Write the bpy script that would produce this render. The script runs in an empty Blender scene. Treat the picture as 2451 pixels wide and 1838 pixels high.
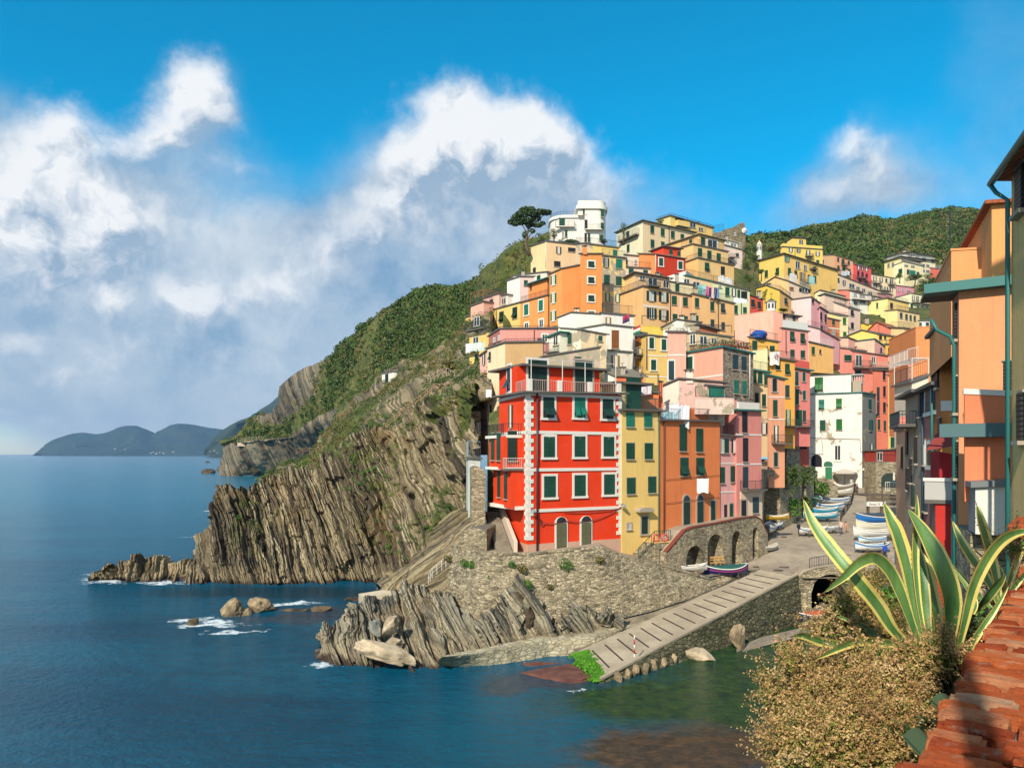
import bpy, bmesh, math, random
import numpy as np
from mathutils import Vector, Matrix, noise as mnoise
R = math.radians
random.seed(7)
S = bpy.context.scene
# ---------------------------------------------------------------- camera, light, sky
F0, U0, V0, HC = 1800.0, 1225.5, 1087.0, 15.0     # focal length in photo pixels, principal column, horizon row, eye height
cd = bpy.data.cameras.new('camera'); cam = bpy.data.objects.new('camera', cd); S.collection.objects.link(cam)
cam.location = (0, 0, HC); cam.rotation_euler = (R(90), 0, 0)
cd.sensor_width = 36; cd.lens = F0/2451*36; cd.shift_y = (V0-919)/2451; cd.clip_start = .1; cd.clip_end = 40000
S.camera = cam
S.view_settings.view_transform = 'Standard'; S.view_settings.look = 'None'
S.view_settings.exposure = 0.2; S.view_settings.gamma = 1
SUN_EL, SUN_AZ = R(36), R(-153)          # azimuth from +Y, clockwise; the sun stands behind the camera's left shoulder
sd = bpy.data.lights.new('sun', 'SUN'); sd.energy = 5.0; sd.angle = R(.53); sd.color = (1, .90, .74)
sun = bpy.data.objects.new('sun', sd); S.collection.objects.link(sun)
sv = Vector((math.sin(SUN_AZ)*math.cos(SUN_EL), math.cos(SUN_AZ)*math.cos(SUN_EL), math.sin(SUN_EL)))
sun.rotation_euler = sv.to_track_quat('Z', 'Y').to_euler(); sun.location = (-60, -60, 80)

class NT:
    def __init__(s, tree): s.t = tree
    def n(s, typ, **kw):
        nd = s.t.nodes.new(typ)
        for k, v in kw.items():
            if k == 'ins':
                for i, x in v.items():
                    if hasattr(x, 'is_linked') or isinstance(x, bpy.types.NodeSocket): s.t.links.new(x, nd.inputs[i])
                    else: nd.inputs[i].default_value = x
            else: setattr(nd, k, v)
        return nd
    def math(s, op, a, b=None, c=None, clamp=False):
        nd = s.t.nodes.new('ShaderNodeMath'); nd.operation = op; nd.use_clamp = clamp
        for i, x in enumerate((a, b, c)):
            if x is None: continue
            if isinstance(x, bpy.types.NodeSocket): s.t.links.new(x, nd.inputs[i])
            else: nd.inputs[i].default_value = x
        return nd.outputs[0]
    def vmath(s, op, a, b=None):
        nd = s.t.nodes.new('ShaderNodeVectorMath'); nd.operation = op
        for i, x in enumerate((a, b)):
            if x is None: continue
            if isinstance(x, bpy.types.NodeSocket): s.t.links.new(x, nd.inputs[i])
            else: nd.inputs[i].default_value = x
        return nd.outputs[0] if op not in ('DOT_PRODUCT', 'LENGTH') else nd.outputs['Value']
    def mix(s, f, a, b, typ='MIX'):
        nd = s.t.nodes.new('ShaderNodeMix'); nd.data_type = 'RGBA'; nd.blend_type = typ
        for i, x in ((0, f), (6, a), (7, b)):
            if isinstance(x, bpy.types.NodeSocket): s.t.links.new(x, nd.inputs[i])
            else: nd.inputs[i].default_value = x if i == 0 else (tuple(x)+(1,))[:4]
        return nd.outputs[2]
    def ramp(s, f, stops, interp='LINEAR'):
        nd = s.t.nodes.new('ShaderNodeValToRGB'); cr = nd.color_ramp; cr.interpolation = interp
        s.t.links.new(f, nd.inputs[0])
        while len(cr.elements) < len(stops): cr.elements.new(.5)
        for e, (p, c) in zip(cr.elements, stops):
            e.position = p; e.color = (tuple(c)+(1,))[:4] if not isinstance(c, (int, float)) else (c, c, c, 1)
        return nd.outputs[0]
    def noise(s, vec, scale, detail=4, rough=.5, dist=0, out=0, dim='3D'):
        nd = s.t.nodes.new('ShaderNodeTexNoise'); nd.noise_dimensions = dim
        if vec is not None: s.t.links.new(vec, nd.inputs['Vector'])
        nd.inputs['Scale'].default_value = scale; nd.inputs['Detail'].default_value = detail
        nd.inputs['Roughness'].default_value = rough; nd.inputs['Distortion'].default_value = dist
        return nd.outputs[out]
    def mapr(s, f, a, b, c, d, smooth=False):
        nd = s.t.nodes.new('ShaderNodeMapRange')
        if smooth: nd.interpolation_type = 'SMOOTHSTEP'
        s.t.links.new(f, nd.inputs[0])
        for i, x in enumerate((a, b, c, d)): nd.inputs[i+1].default_value = x
        return nd.outputs[0]

def lin(h, k=1.0):
    if isinstance(h, str):
        h = h.lstrip('#'); h = [int(h[i:i+2], 16)/255 for i in (0, 2, 4)]
    return tuple((c/12.92 if c <= .04045 else ((c+.055)/1.055)**2.4)*k for c in h)

def build_world():
    w = bpy.data.worlds.new('World'); S.world = w; w.use_nodes = True
    t = w.node_tree; t.nodes.clear(); N = NT(t)
    out = N.n('ShaderNodeOutputWorld'); bg = N.n('ShaderNodeBackground')
    sky = N.n('ShaderNodeTexSky'); sky.sky_type = 'NISHITA'; sky.sun_disc = False
    sky.sun_elevation = SUN_EL; sky.sun_rotation = SUN_AZ
    sky.air_density = 1.0; sky.dust_density = .3; sky.ozone_density = 6.0
    STR = .1
    hs = N.n('ShaderNodeHueSaturation'); hs.inputs['Saturation'].default_value = 1.38; hs.inputs['Value'].default_value = 1.62; hs.inputs['Hue'].default_value = .474
    t.links.new(sky.outputs[0], hs.inputs['Color'])
    tc = N.n('ShaderNodeTexCoord'); d = tc.outputs['Generated']
    sp = N.n('ShaderNodeSeparateXYZ'); t.links.new(d, sp.inputs[0])
    az = N.math('ARCTAN2', sp.outputs[0], sp.outputs[1])
    el = N.math('ARCSINE', sp.outputs[2])
    cb = N.n('ShaderNodeCombineXYZ'); t.links.new(az, cb.inputs[0]); t.links.new(el, cb.inputs[1])
    p = cb.outputs[0]
    def warp(pp, sc, amp, det):
        c = N.noise(pp, sc, det, .55, out=1)
        c = N.vmath('SUBTRACT', c, (.5, .5, .5)); sc_ = N.n('ShaderNodeVectorMath'); sc_.operation = 'SCALE'
        t.links.new(c, sc_.inputs[0]); sc_.inputs['Scale'].default_value = amp
        return N.vmath('ADD', pp, sc_.outputs[0])
    pw = warp(warp(p, 5, .055, 3), 20, .040, 6)
    pwg = warp(p, 3.0, .22, 6)
    def field(pp, blobs):
        acc = None
        for (u, v, ru, rv, wt) in blobs:
            a = math.atan((u-U0)/F0); c = math.cos(a); e = math.atan((V0-v)/F0*c)
            ra = ru/F0*c*c*1.22; re = rv/F0*c*1.22
            m = N.vmath('SUBTRACT', pp, (a, e, 0)); m = N.vmath('MULTIPLY', m, (1/ra, 1/re, 0))
            r = N.vmath('DOT_PRODUCT', m, m)
            f = N.math('MULTIPLY', N.math('EXPONENT', N.math('MULTIPLY', r, -1.1)), wt)
            acc = f if acc is None else N.math('ADD', acc, f)
        return acc
    W = [(166,315,75,60,1),(100,430,120,90,1),(60,530,140,100,.9),(270,500,120,60,.75),(170,610,150,60,.7),(465,195,60,48,1),(440,275,75,60,.9),(530,285,45,32,.6),
         (410,345,60,40,.7),(320,365,60,40,.6),(560,405,65,28,.45),(540,700,130,38,.75),(680,690,55,34,.6),(480,760,90,38,.6),(262,720,40,45,.85),(420,720,50,30,.5),
         (1060,290,80,55,1),(1165,310,80,60,.9),(1270,305,65,45,1),(1110,380,160,60,.95),(990,385,75,45,.8),(1335,350,75,40,.7),(930,480,100,45,.7),(850,560,80,45,.65),(1470,440,70,35,.4),(1240,400,90,50,.7),
         (790,640,60,45,.55),(2035,335,55,38,.8),(2105,390,60,38,.75),(1985,455,60,38,.5),(2110,470,80,38,.5),(20,800,60,30,.6),(150,880,120,35,.55),(60,970,110,30,.4),(330,560,120,70,.5),(90,700,120,50,.55),(700,610,90,50,.45),(620,860,140,40,.4),(1180,520,120,60,.4),(300,830,120,40,.45),(1000,560,110,60,.4),(1390,420,80,45,.45),(520,560,80,50,.3)]
    G = [(220,760,420,190,.9),(760,760,330,150,.9),(1150,590,260,130,.8),(980,690,240,120,.8),(80,560,240,170,.8),(1380,520,190,80,.55),(2050,500,150,60,.6),(300,960,700,110,1.0),(1050,440,170,110,.7),
         (10,320,80,90,.45),(350,470,260,110,.6),(2420,260,190,330,.42),(1700,560,600,90,.25),(450,300,90,110,.4),(2080,400,90,90,.3),(900,900,700,160,.5)]
    dn = N.noise(p, 13, 8, .62)
    fg = N.math('ADD', field(pwg, G), N.math('MULTIPLY', N.math('SUBTRACT', dn, .5), .35))
    mg = N.mapr(fg, .12, 1.05, 0, .95, True)
    FW = field(pw, W)
    fine = N.noise(p, 34, 9, .68)
    fw = N.math('ADD', N.math('ADD', FW, N.math('MULTIPLY', N.math('SUBTRACT', fine, .5), .75)), N.math('MULTIPLY', N.math('SUBTRACT', dn, .5), .5))
    mw = N.mapr(fw, .10, 1.25, 0, .97, True)
    # lighting on the cloud bank: thickness noise compared with the same noise a step toward the sun (up and to the left)
    n1 = N.noise(pw, 17, 7, .6); psh = N.vmath('ADD', pw, (-.012, .018, 0)); n2 = N.noise(psh, 17, 7, .6)
    dl = N.math('MULTIPLY', N.math('SUBTRACT', n1, n2), 3.4)
    FW2 = field(N.vmath('ADD', pw, (-.010, .022, 0)), W)
    d2 = N.math('MULTIPLY', N.math('SUBTRACT', FW, FW2), 1.1)
    lit = N.math('ADD', N.math('ADD', N.math('ADD', dl, d2), .60), 0.0, clamp=True)
    cw = N.mix(lit, lin('9cb6cf', .86/STR), lin('f6f8fa', .9/STR))
    gl = N.mapr(N.noise(pwg, 7, 8, .65), .34, .66, 0, 1)
    cg = N.mix(gl, lin('82a6c8', .84/STR), lin('cfdae4', .88/STR))
    low = N.mapr(el, 0.0, .22, 1, 0, True)
    cg = N.mix(N.math('MULTIPLY', low, .55), cg, lin('c8d2dc', .84/STR))
    c1 = N.mix(mg, hs.outputs[0], cg)
    c2 = N.mix(mw, c1, cw)
    # cloud cover added to the unseen sky, as white fill for the shade
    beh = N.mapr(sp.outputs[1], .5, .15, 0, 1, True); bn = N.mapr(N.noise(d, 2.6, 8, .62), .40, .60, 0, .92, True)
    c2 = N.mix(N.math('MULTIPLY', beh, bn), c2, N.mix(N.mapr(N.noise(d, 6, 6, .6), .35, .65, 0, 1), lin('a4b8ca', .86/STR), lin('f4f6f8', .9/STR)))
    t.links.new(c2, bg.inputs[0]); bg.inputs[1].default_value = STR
    t.links.new(bg.outputs[0], out.inputs[0])
    w.cycles.sampling_method = 'MANUAL'; w.cycles.sample_map_resolution = 512
build_world()

# ---------------------------------------------------------------- pixels, zooms, rays
ZM = {'P': (0, 0, 1), 'A': (1120, 440, 500/2212), 'B': (1440, 440, 500/2212), 'C': (1850, 480, 500/2212), 'D': (1110, 740, 500/2212), 'E': (1480, 740, 500/2212),
      'F': (1800, 740, 500/2212), 'G': (1110, 850, 750/2212), 'H': (1750, 1040, 500/2212), 'I': (1051, 1250, 750/2210), 'J': (1701, 1150, 750/1809), 'K': (180, 850, 1000/2212), 'L': (2050, 350, 401/700)}
def px(z, x, y):
    o = ZM[z]; return (o[0]+x*o[2], o[1]+y*o[2])
def pt(u, v, d): return Vector(((u-U0)/F0*d, d, HC-(v-V0)/F0*d))
def ptz(u, v, z):
    d = (HC-z)*F0/(v-V0); return Vector(((u-U0)/F0*d, d, z))
def zat(v, d): return HC-(v-V0)/F0*d
# ---------------------------------------------------------------- mesh helpers
def link(o, parent=None):
    S.collection.objects.link(o)
    if parent is not None: o.parent = parent
    return o
def tag(o, label=None, cat=None, group=None, kind=None):
    if label: o['label'] = label
    if cat: o['category'] = cat
    if group: o['group'] = group
    if kind: o['kind'] = kind
    return o
class MB:
    """collects polygons for ONE mesh object"""
    def __init__(s): s.v = []; s.f = []; s.m = []; s.ms = []; s.mx = None; s.sm = []
    def mi(s, mat):
        if mat not in s.ms: s.ms.append(mat)
        return s.ms.index(mat)
    def poly(s, pts, mat, smooth=False):
        b = len(s.v); s.v += [tuple(p) for p in pts]; s.f.append(tuple(range(b, b+len(pts)))); s.m.append(s.mi(mat)); s.sm.append(smooth)
    def faces(s, verts, faces, mat, smooth=False):
        b = len(s.v); s.v += [tuple(p) for p in verts]; k = s.mi(mat)
        for f in faces: s.f.append(tuple(i+b for i in f)); s.m.append(k); s.sm.append(smooth)
    def box(s, c, ex, ey, ez, hx, hy, hz, mat):
        """box at centre c along unit axes ex,ey,ez with half sizes"""
        c = Vector(c); vs = []
        for k in (-1, 1):
            for j in (-1, 1):
                for i in (-1, 1): vs.append(c+ex*(i*hx)+ey*(j*hy)+ez*(k*hz))
        s.faces(vs, [(0,2,3,1),(4,5,7,6),(0,1,5,4),(2,6,7,3),(0,4,6,2),(1,3,7,5)], mat)
    def abox(s, x0, x1, y0, y1, z0, z1, mat):
        s.box(((x0+x1)/2, (y0+y1)/2, (z0+z1)/2), X, Y, Zv, (x1-x0)/2, (y1-y0)/2, (z1-z0)/2, mat)
    def bar(s, a, b, r, mat, n=4, r2=None, cap=True):
        a = Vector(a); b = Vector(b); d = b-a
        if d.length < 1e-6: return
        d.normalize(); up = Zv if abs(d.z) < .9 else X
        e1 = d.cross(up).normalized(); e2 = d.cross(e1)
        r2 = r if r2 is None else r2; vs = []
        for q, rr in ((a, r), (b, r2)):
            for i in range(n):
                t = 2*math.pi*(i+.5)/n; vs.append(q+e1*(math.cos(t)*rr)+e2*(math.sin(t)*rr))
        fs = [(i, (i+1) % n, n+(i+1) % n, n+i) for i in range(n)]
        if cap: fs += [tuple(range(n))[::-1], tuple(range(n, 2*n))]
        s.faces(vs, fs, mat, n > 5)
    def tube(s, pts, r, mat, n=6, rad=None):
        pts = [Vector(p) for p in pts]; vs = []; L = len(pts)
        for k, q in enumerate(pts):
            d = (pts[min(k+1, L-1)]-pts[max(k-1, 0)]).normalized(); up = Zv if abs(d.z) < .95 else X
            e1 = d.cross(up).normalized(); e2 = d.cross(e1); rr = rad[k] if rad else r
            for i in range(n):
                t = 2*math.pi*i/n; vs.append(q+e1*(math.cos(t)*rr)+e2*(math.sin(t)*rr))
        fs = [(k*n+i, k*n+(i+1) % n, (k+1)*n+(i+1) % n, (k+1)*n+i) for k in range(L-1) for i in range(n)]
        fs += [tuple(range(n))[::-1], tuple(range((L-1)*n, L*n))]
        s.faces(vs, fs, mat, n > 5)
    def ball(s, c, rx, ry, rz, mat, n=8, m=6, jit=0):
        c = Vector(c); vs = []
        for j in range(m+1):
            th = math.pi*j/m
            for i in range(n):
                ph = 2*math.pi*i/n; k = 1+random.uniform(-jit, jit)
                vs.append(c+Vector((rx*k*math.sin(th)*math.cos(ph), ry*k*math.sin(th)*math.sin(ph), rz*k*math.cos(th))))
        fs = [(j*n+i, (j+1)*n+i, (j+1)*n+(i+1) % n, j*n+(i+1) % n) for j in range(m) for i in range(n)]
        s.faces(vs, fs, mat, jit == 0)
    def build(s, name, parent=None, origin=None):
        me = bpy.data.meshes.new(name)
        vs = s.v
        if parent is not None and origin is None: origin = parent.get('_o', None)
        o = Vector(origin) if origin is not None else Vector((0, 0, 0))
        po = Vector(parent['_o']) if parent is not None and '_o' in parent else Vector((0, 0, 0))
        me.from_pydata([(a-o.x, b-o.y, c-o.z) for a, b, c in vs], [], s.f)
        for m in s.ms:
            if m: me.materials.append(m)
        me.polygons.foreach_set('material_index', s.m); me.polygons.foreach_set('use_smooth', s.sm)
        me.validate(); me.update()
        ob = bpy.data.objects.new(name, me); link(ob, parent); ob.location = o-po; ob['_o'] = tuple(o)
        return ob
X = Vector((1, 0, 0)); Y = Vector((0, 1, 0)); Zv = Vector((0, 0, 1))
def empty(name, loc):
    o = bpy.data.objects.new(name, None); o.empty_display_size = .3; link(o); o.location = loc; o['_o'] = tuple(loc); return o
def npmesh(name, V, Fq, mats, mi=None, smooth=True, parent=None):
    """big mesh from numpy arrays: V (n,3), Fq (m,k)"""
    me = bpy.data.meshes.new(name); k = Fq.shape[1]
    me.vertices.add(len(V)); me.vertices.foreach_set('co', V.astype(np.float32).ravel())
    me.loops.add(len(Fq)*k); me.loops.foreach_set('vertex_index', Fq.astype(np.int32).ravel())
    me.polygons.add(len(Fq)); me.polygons.foreach_set('loop_start', np.arange(0, len(Fq)*k, k, dtype=np.int32))
    me.polygons.foreach_set('loop_total', np.full(len(Fq), k, dtype=np.int32))
    me.update(calc_edges=True)
    for m in mats: me.materials.append(m)
    if mi is not None: me.polygons.foreach_set('material_index', np.asarray(mi, dtype=np.int32))
    me.polygons.foreach_set('use_smooth', np.full(len(Fq), smooth, dtype=bool))
    ob = bpy.data.objects.new(name, me); link(ob, parent); return ob

# ---------------------------------------------------------------- numpy noise
rng = np.random.default_rng(5)
def _hash(ix, iy, iz, seed=0):
    h = (ix.astype(np.int64)*374761393+iy.astype(np.int64)*668265263+iz.astype(np.int64)*2147483647+seed*1274126177) & 0xffffffff
    h = ((h ^ (h >> 13))*1274126177) & 0xffffffff
    h = ((h ^ (h >> 16))*2246822519) & 0xffffffff
    return ((h ^ (h >> 15)) & 0xffffff)/float(0xffffff)
def vnoise(p, seed=0):
    i = np.floor(p).astype(np.int64); f = p-i; f = f*f*(3-2*f); r = 0
    for dx in (0, 1):
        for dy in (0, 1):
            for dz in (0, 1):
                w = (f[..., 0] if dx else 1-f[..., 0])*(f[..., 1] if dy else 1-f[..., 1])*(f[..., 2] if dz else 1-f[..., 2])
                r = r+w*_hash(i[..., 0]+dx, i[..., 1]+dy, i[..., 2]+dz, seed)
    return r
def fbm(p, oct=4, seed=0, gain=.5):
    a = 1; s = 0; t = 0; q = p.copy()
    for o in range(oct): s = s+a*vnoise(q, seed+o); t += a; a *= gain; q = q*2.03+7.1
    return s/t
def h1(i, seed=0): i = np.asarray(i); return _hash(i, i*0+3, i*0+11, seed)

def crom(P, t):
    """Catmull-Rom through rows of P (k,...) at params t in 0..k-1"""
    k = len(P); i = np.clip(np.floor(t).astype(int), 0, k-2); f = (t-i).reshape(-1, *([1]*(P.ndim-1)))
    p0 = P[np.clip(i-1, 0, k-1)]; p1 = P[i]; p2 = P[i+1]; p3 = P[np.clip(i+2, 0, k-1)]
    return .5*((2*p1)+(-p0+p2)*f+(2*p0-5*p1+4*p2-p3)*f*f+(-p0+3*p1-3*p2+p3)*f**3)
def loft(rows, nu, nv, lin_=True):
    """rows: list of lists of 3D points -> (nv,nu,3) grid"""
    R_ = []
    for r in rows:
        a = np.array([tuple(p) for p in r], float)
        # resample along arc parameter (blend of index and length)
        L = np.concatenate([[0], np.cumsum(np.linalg.norm(np.diff(a, axis=0), axis=1))]); t = np.linspace(0, L[-1], nu)
        R_.append(np.stack([np.interp(t, L, a[:, c]) for c in range(3)], 1))
    G = np.array(R_)
    return crom(G, np.linspace(0, len(rows)-1, nv)) if not lin_ else np.stack([[ [0]]]) if False else crom(G, np.linspace(0, len(rows)-1, nv))
def grid_normals(G):
    du = np.gradient(G, axis=1); dv = np.gradient(G, axis=0); n = np.cross(du, dv)
    n /= np.linalg.norm(n, axis=2, keepdims=True)+1e-9
    toc = np.array([0, 0, HC])-G
    s = np.sign((n*toc).sum(2, keepdims=True)); s[s == 0] = 1
    # one consistent sign for the whole sheet
    return n*np.sign(s.mean() or 1)
def grid_faces(nv, nu):
    i = np.arange(nv*nu).reshape(nv, nu)
    return np.stack([i[:-1, :-1], i[1:, :-1], i[1:, 1:], i[:-1, 1:]], -1).reshape(-1, 4)

# ---------------------------------------------------------------- materials
MT = {}
def mat(key, fn):
    if key not in MT:
        m = bpy.data.materials.new(key); m.use_nodes = True; t = m.node_tree; t.nodes.clear(); N = NT(t)
        out = N.n('ShaderNodeOutputMaterial'); b = N.n('ShaderNodeBsdfPrincipled'); t.links.new(b.outputs[0], out.inputs[0])
        b.inputs['Roughness'].default_value = .85
        pos = N.n('ShaderNodeNewGeometry').outputs['Position']
        fn(N, b, pos); MT[key] = m
    return MT[key]
def setc(N, b, c): N.t.links.new(c, b.inputs['Base Color'])
def bump(N, b, h, dist, strength=1):
    bp = N.n('ShaderNodeBump'); bp.inputs['Distance'].default_value = dist; bp.inputs['Strength'].default_value = strength
    N.t.links.new(h, bp.inputs['Height']); N.t.links.new(bp.outputs[0], b.inputs['Normal'])
def sc3(N, pos, s): return N.vmath('MULTIPLY', pos, s)
KW = 1.0       # photo colour of a sunlit wall -> albedo
def plaster(hexc, dirt=.35, peel=0):
    c = lin(hexc, KW); lu = .3*c[0]+.59*c[1]+.11*c[2]; ds = .10 if c[1] > .15 else .02; c = tuple(x+(lu-x)*ds for x in c); c = (min(.72, c[0]), min(.68, c[1]*((.85 if c[2] < .4*c[1] and c[1] > .4*c[0] else .90) if c[2] < .7*c[1] and c[0] > c[1] else 1.05 if c[2] > .8*c[1] and c[0] > 1.3*c[1] else 1)), min(.60, c[2]))
    def fn(N, b, pos):
        b.inputs['Specular IOR Level'].default_value = .12
        n1 = N.noise(pos, .45, 5, .6); n2 = N.noise(sc3(N, pos, (2.2, 2.2, .28)), 1.0, 5, .65)
        f1 = N.mapr(n1, .35, .7, 0, 1, True); f2 = N.mapr(n2, .47, .72, 0, 1, True)
        g = tuple(.72*x+.03 for x in c); l = tuple(min(.85, x*1.12+.03) for x in c)
        col = N.mix(N.math('MULTIPLY', f1, dirt), c, l); col = N.mix(N.math('MULTIPLY', f2, dirt*1.6), col, g); col = N.mix(N.mapr(N.noise(pos, 1.3, 6, .7), .56, .66, 0, dirt*.8), col, l); col = N.mix(N.mapr(N.noise(sc3(N, pos, (5, 5, .5)), 1.0, 4, .6), .58, .75, 0, dirt*.9), col, tuple(.6*x+.015 for x in c))
        fn_ = N.noise(pos, 9, 3, .7); col = N.mix(N.math('MULTIPLY', fn_, .14), col, tuple(x*.55 for x in c))
        if peel:
            pn = N.noise(pos, .33, 6, .68, dist=.4); pf = N.mapr(pn, .66-peel*.2, .68-peel*.2, 0, 1)
            col = N.mix(pf, col, N.mix(N.noise(pos, 3, 4), lin('9a8f7c', .8), lin('c9bba0', .8)))
        setc(N, b, col); bump(N, b, N.noise(pos, 5, 6, .7), .03, .5)
    return mat('plaster_'+hexc+('p%g' % peel if peel else '')+('' if dirt == .35 else 'd%g' % dirt), fn)
def paint(hexc, rough=.6, var=.25, metal=0, key='paint', k=.8):
    c = lin(hexc, k)
    def fn(N, b, pos):
        n = N.noise(pos, 2.5, 4, .6); setc(N, b, N.mix(N.math('MULTIPLY', n, var), c, tuple(x*.45+.02 for x in c)))
        b.inputs['Roughness'].default_value = rough; b.inputs['Metallic'].default_value = metal
    return mat('%s_%s_%g' % (key, hexc, rough), fn)
def shutter(hexc='0f5f45'):
    c = lin(hexc, .8)
    def fn(N, b, pos):
        sp = N.n('ShaderNodeSeparateXYZ'); N.t.links.new(pos, sp.inputs[0])
        w = N.math('FRACT', N.math('MULTIPLY', sp.outputs[2], 9.0)); w = N.mapr(w, .25, .6, 0, 1)
        n = N.noise(pos, .7, 3, .6); base = N.mix(N.mapr(n, .3, .7, 0, .8), tuple(x*.7 for x in c), tuple(x*1.25+.006 for x in c))
        setc(N, b, N.mix(w, base, N.mix(.55, base, (.004, .01, .01)))); bump(N, b, w, .03, .8); b.inputs['Roughness'].default_value = .55
    return mat('shutter_'+hexc, fn)
def masonry(key, cols, scale=2.6, mortar='c0b090', flat=2.4, k=1.0, bumpd=.09, moss=0):
    def fn(N, b, pos):
        wv = N.vmath('ADD', pos, N.vmath('MULTIPLY', N.noise(pos, 1.2, 3, .6, out=1), (.25, .25, .18)))
        p = sc3(N, wv, (1, 1, flat))
        v = N.n('ShaderNodeTexVoronoi'); v.inputs['Scale'].default_value = scale; N.t.links.new(p, v.inputs['Vector'])
        e = N.n('ShaderNodeTexVoronoi'); e.feature = 'DISTANCE_TO_EDGE'; e.inputs['Scale'].default_value = scale; N.t.links.new(p, e.inputs['Vector'])
        sp = N.n('ShaderNodeSeparateColor'); N.t.links.new(v.outputs['Color'], sp.inputs[0])
        col = N.ramp(sp.outputs[0], [(i/(len(cols)-1), lin(c, k)) for i, c in enumerate(cols)])
        col = N.mix(N.mapr(N.noise(pos, 6, 4, .7), .3, .8, 0, .5), col, (.03, .028, .022))
        m = N.mapr(e.outputs[0], .03, .09, 1, 0)
        big = N.mapr(N.noise(pos, .25, 4, .6), .45, .65, 0, 1, True)
        m = N.math('MULTIPLY', m, N.mapr(big, 0, 1, .95, .55))
        col = N.mix(m, col, N.mix(big, lin(mortar, k), lin(mortar, k*.45)))
        st = N.mapr(N.noise(sc3(N, pos, (1, 1, .25)), .55, 5, .65), .5, .72, 0, .5, True); col = N.mix(st, col, lin('4b4536', k))
        if moss: col = N.mix(N.mapr(N.noise(pos, .5, 5, .6), .55, .7, 0, moss), col, lin('44501f', .7))
        setc(N, b, col); bump(N, b, N.math('ADD', N.mapr(e.outputs[0], 0, .12, 0, 1), N.noise(pos, 7, 4, .7)), bumpd, 1); b.inputs['Roughness'].default_value = .92
    return mat(key, fn)
def concmat(key, h, h2, k=.8, sc=.6, spots=.3):
    def fn(N, b, pos):
        c = N.mix(N.mapr(N.noise(pos, sc, 6, .65), .35, .65, 0, 1, True), lin(h, k), lin(h2, k)); c = N.mix(N.mapr(N.noise(pos, 5, 5, .75), .5, .75, 0, spots), c, (.05, .045, .035))
        setc(N, b, c); bump(N, b, N.noise(pos, 8, 6, .75), .03, .6); b.inputs['Roughness'].default_value = .93
    return mat(key, fn)
SIN = lambda a: math.sin(R(a)); COS = lambda a: math.cos(R(a))
# ---------------------------------------------------------------- setting: sea, mountains, headland, cliffs
def setattr_f(ob, name, vals):
    a = ob.data.attributes.new(name, 'FLOAT', 'POINT'); a.data.foreach_set('value', np.asarray(vals, dtype=np.float32).ravel())
def iloft(rows, nu, nv):
    """rows with equal column counts; columns matched by index, spaced by mean length"""
    A = np.array([[tuple(p) for p in r] for r in rows], float)
    dl = np.linalg.norm(np.diff(A, axis=1), axis=2).mean(0); L = np.concatenate([[0], np.cumsum(dl)])
    t = np.interp(np.linspace(0, L[-1], nu), L, np.arange(len(L)))
    B = crom(A.transpose(1, 0, 2), t).transpose(1, 0, 2)
    dv = np.linalg.norm(np.diff(B, axis=0), axis=2).mean(1); Lv = np.concatenate([[0], np.cumsum(dv)])
    tv = np.interp(np.linspace(0, Lv[-1], nv), Lv, np.arange(len(Lv)))
    return crom(B, tv)
def strata(G, ns, ts, layers, warp=.6, seed=1, jitter=.0):
    n = grid_normals(G); wv = (fbm(G*.09, 3, seed+50)-.5)*2*warp*4
    s = (G*np.array(ns)).sum(2)+wv; t = (G*np.array(ts)).sum(2); o = np.zeros(s.shape)
    for q, (th, L, a) in enumerate(layers):
        sw = s/th+(vnoise(G*(.5/th), seed+q)-.5)*.35; k = np.floor(sw); f = sw-k
        kk = np.floor(t/L+h1(k, seed+3*q)*7+(vnoise(G*.7, seed+9)-.5)*.3)
        h = _hash(k.astype(np.int64), kk.astype(np.int64), (k*0).astype(np.int64), seed+q)
        e = np.minimum(f, 1-f); o = o+a*(h-.5)*np.clip(e/.10, 0, 1)-a*.45*np.clip(1-e/.09, 0, 1)
    o = o+(fbm(G*1.3, 4, seed+77)-.5)*.25*layers[0][2]
    return G+n*o[..., None], s
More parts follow.
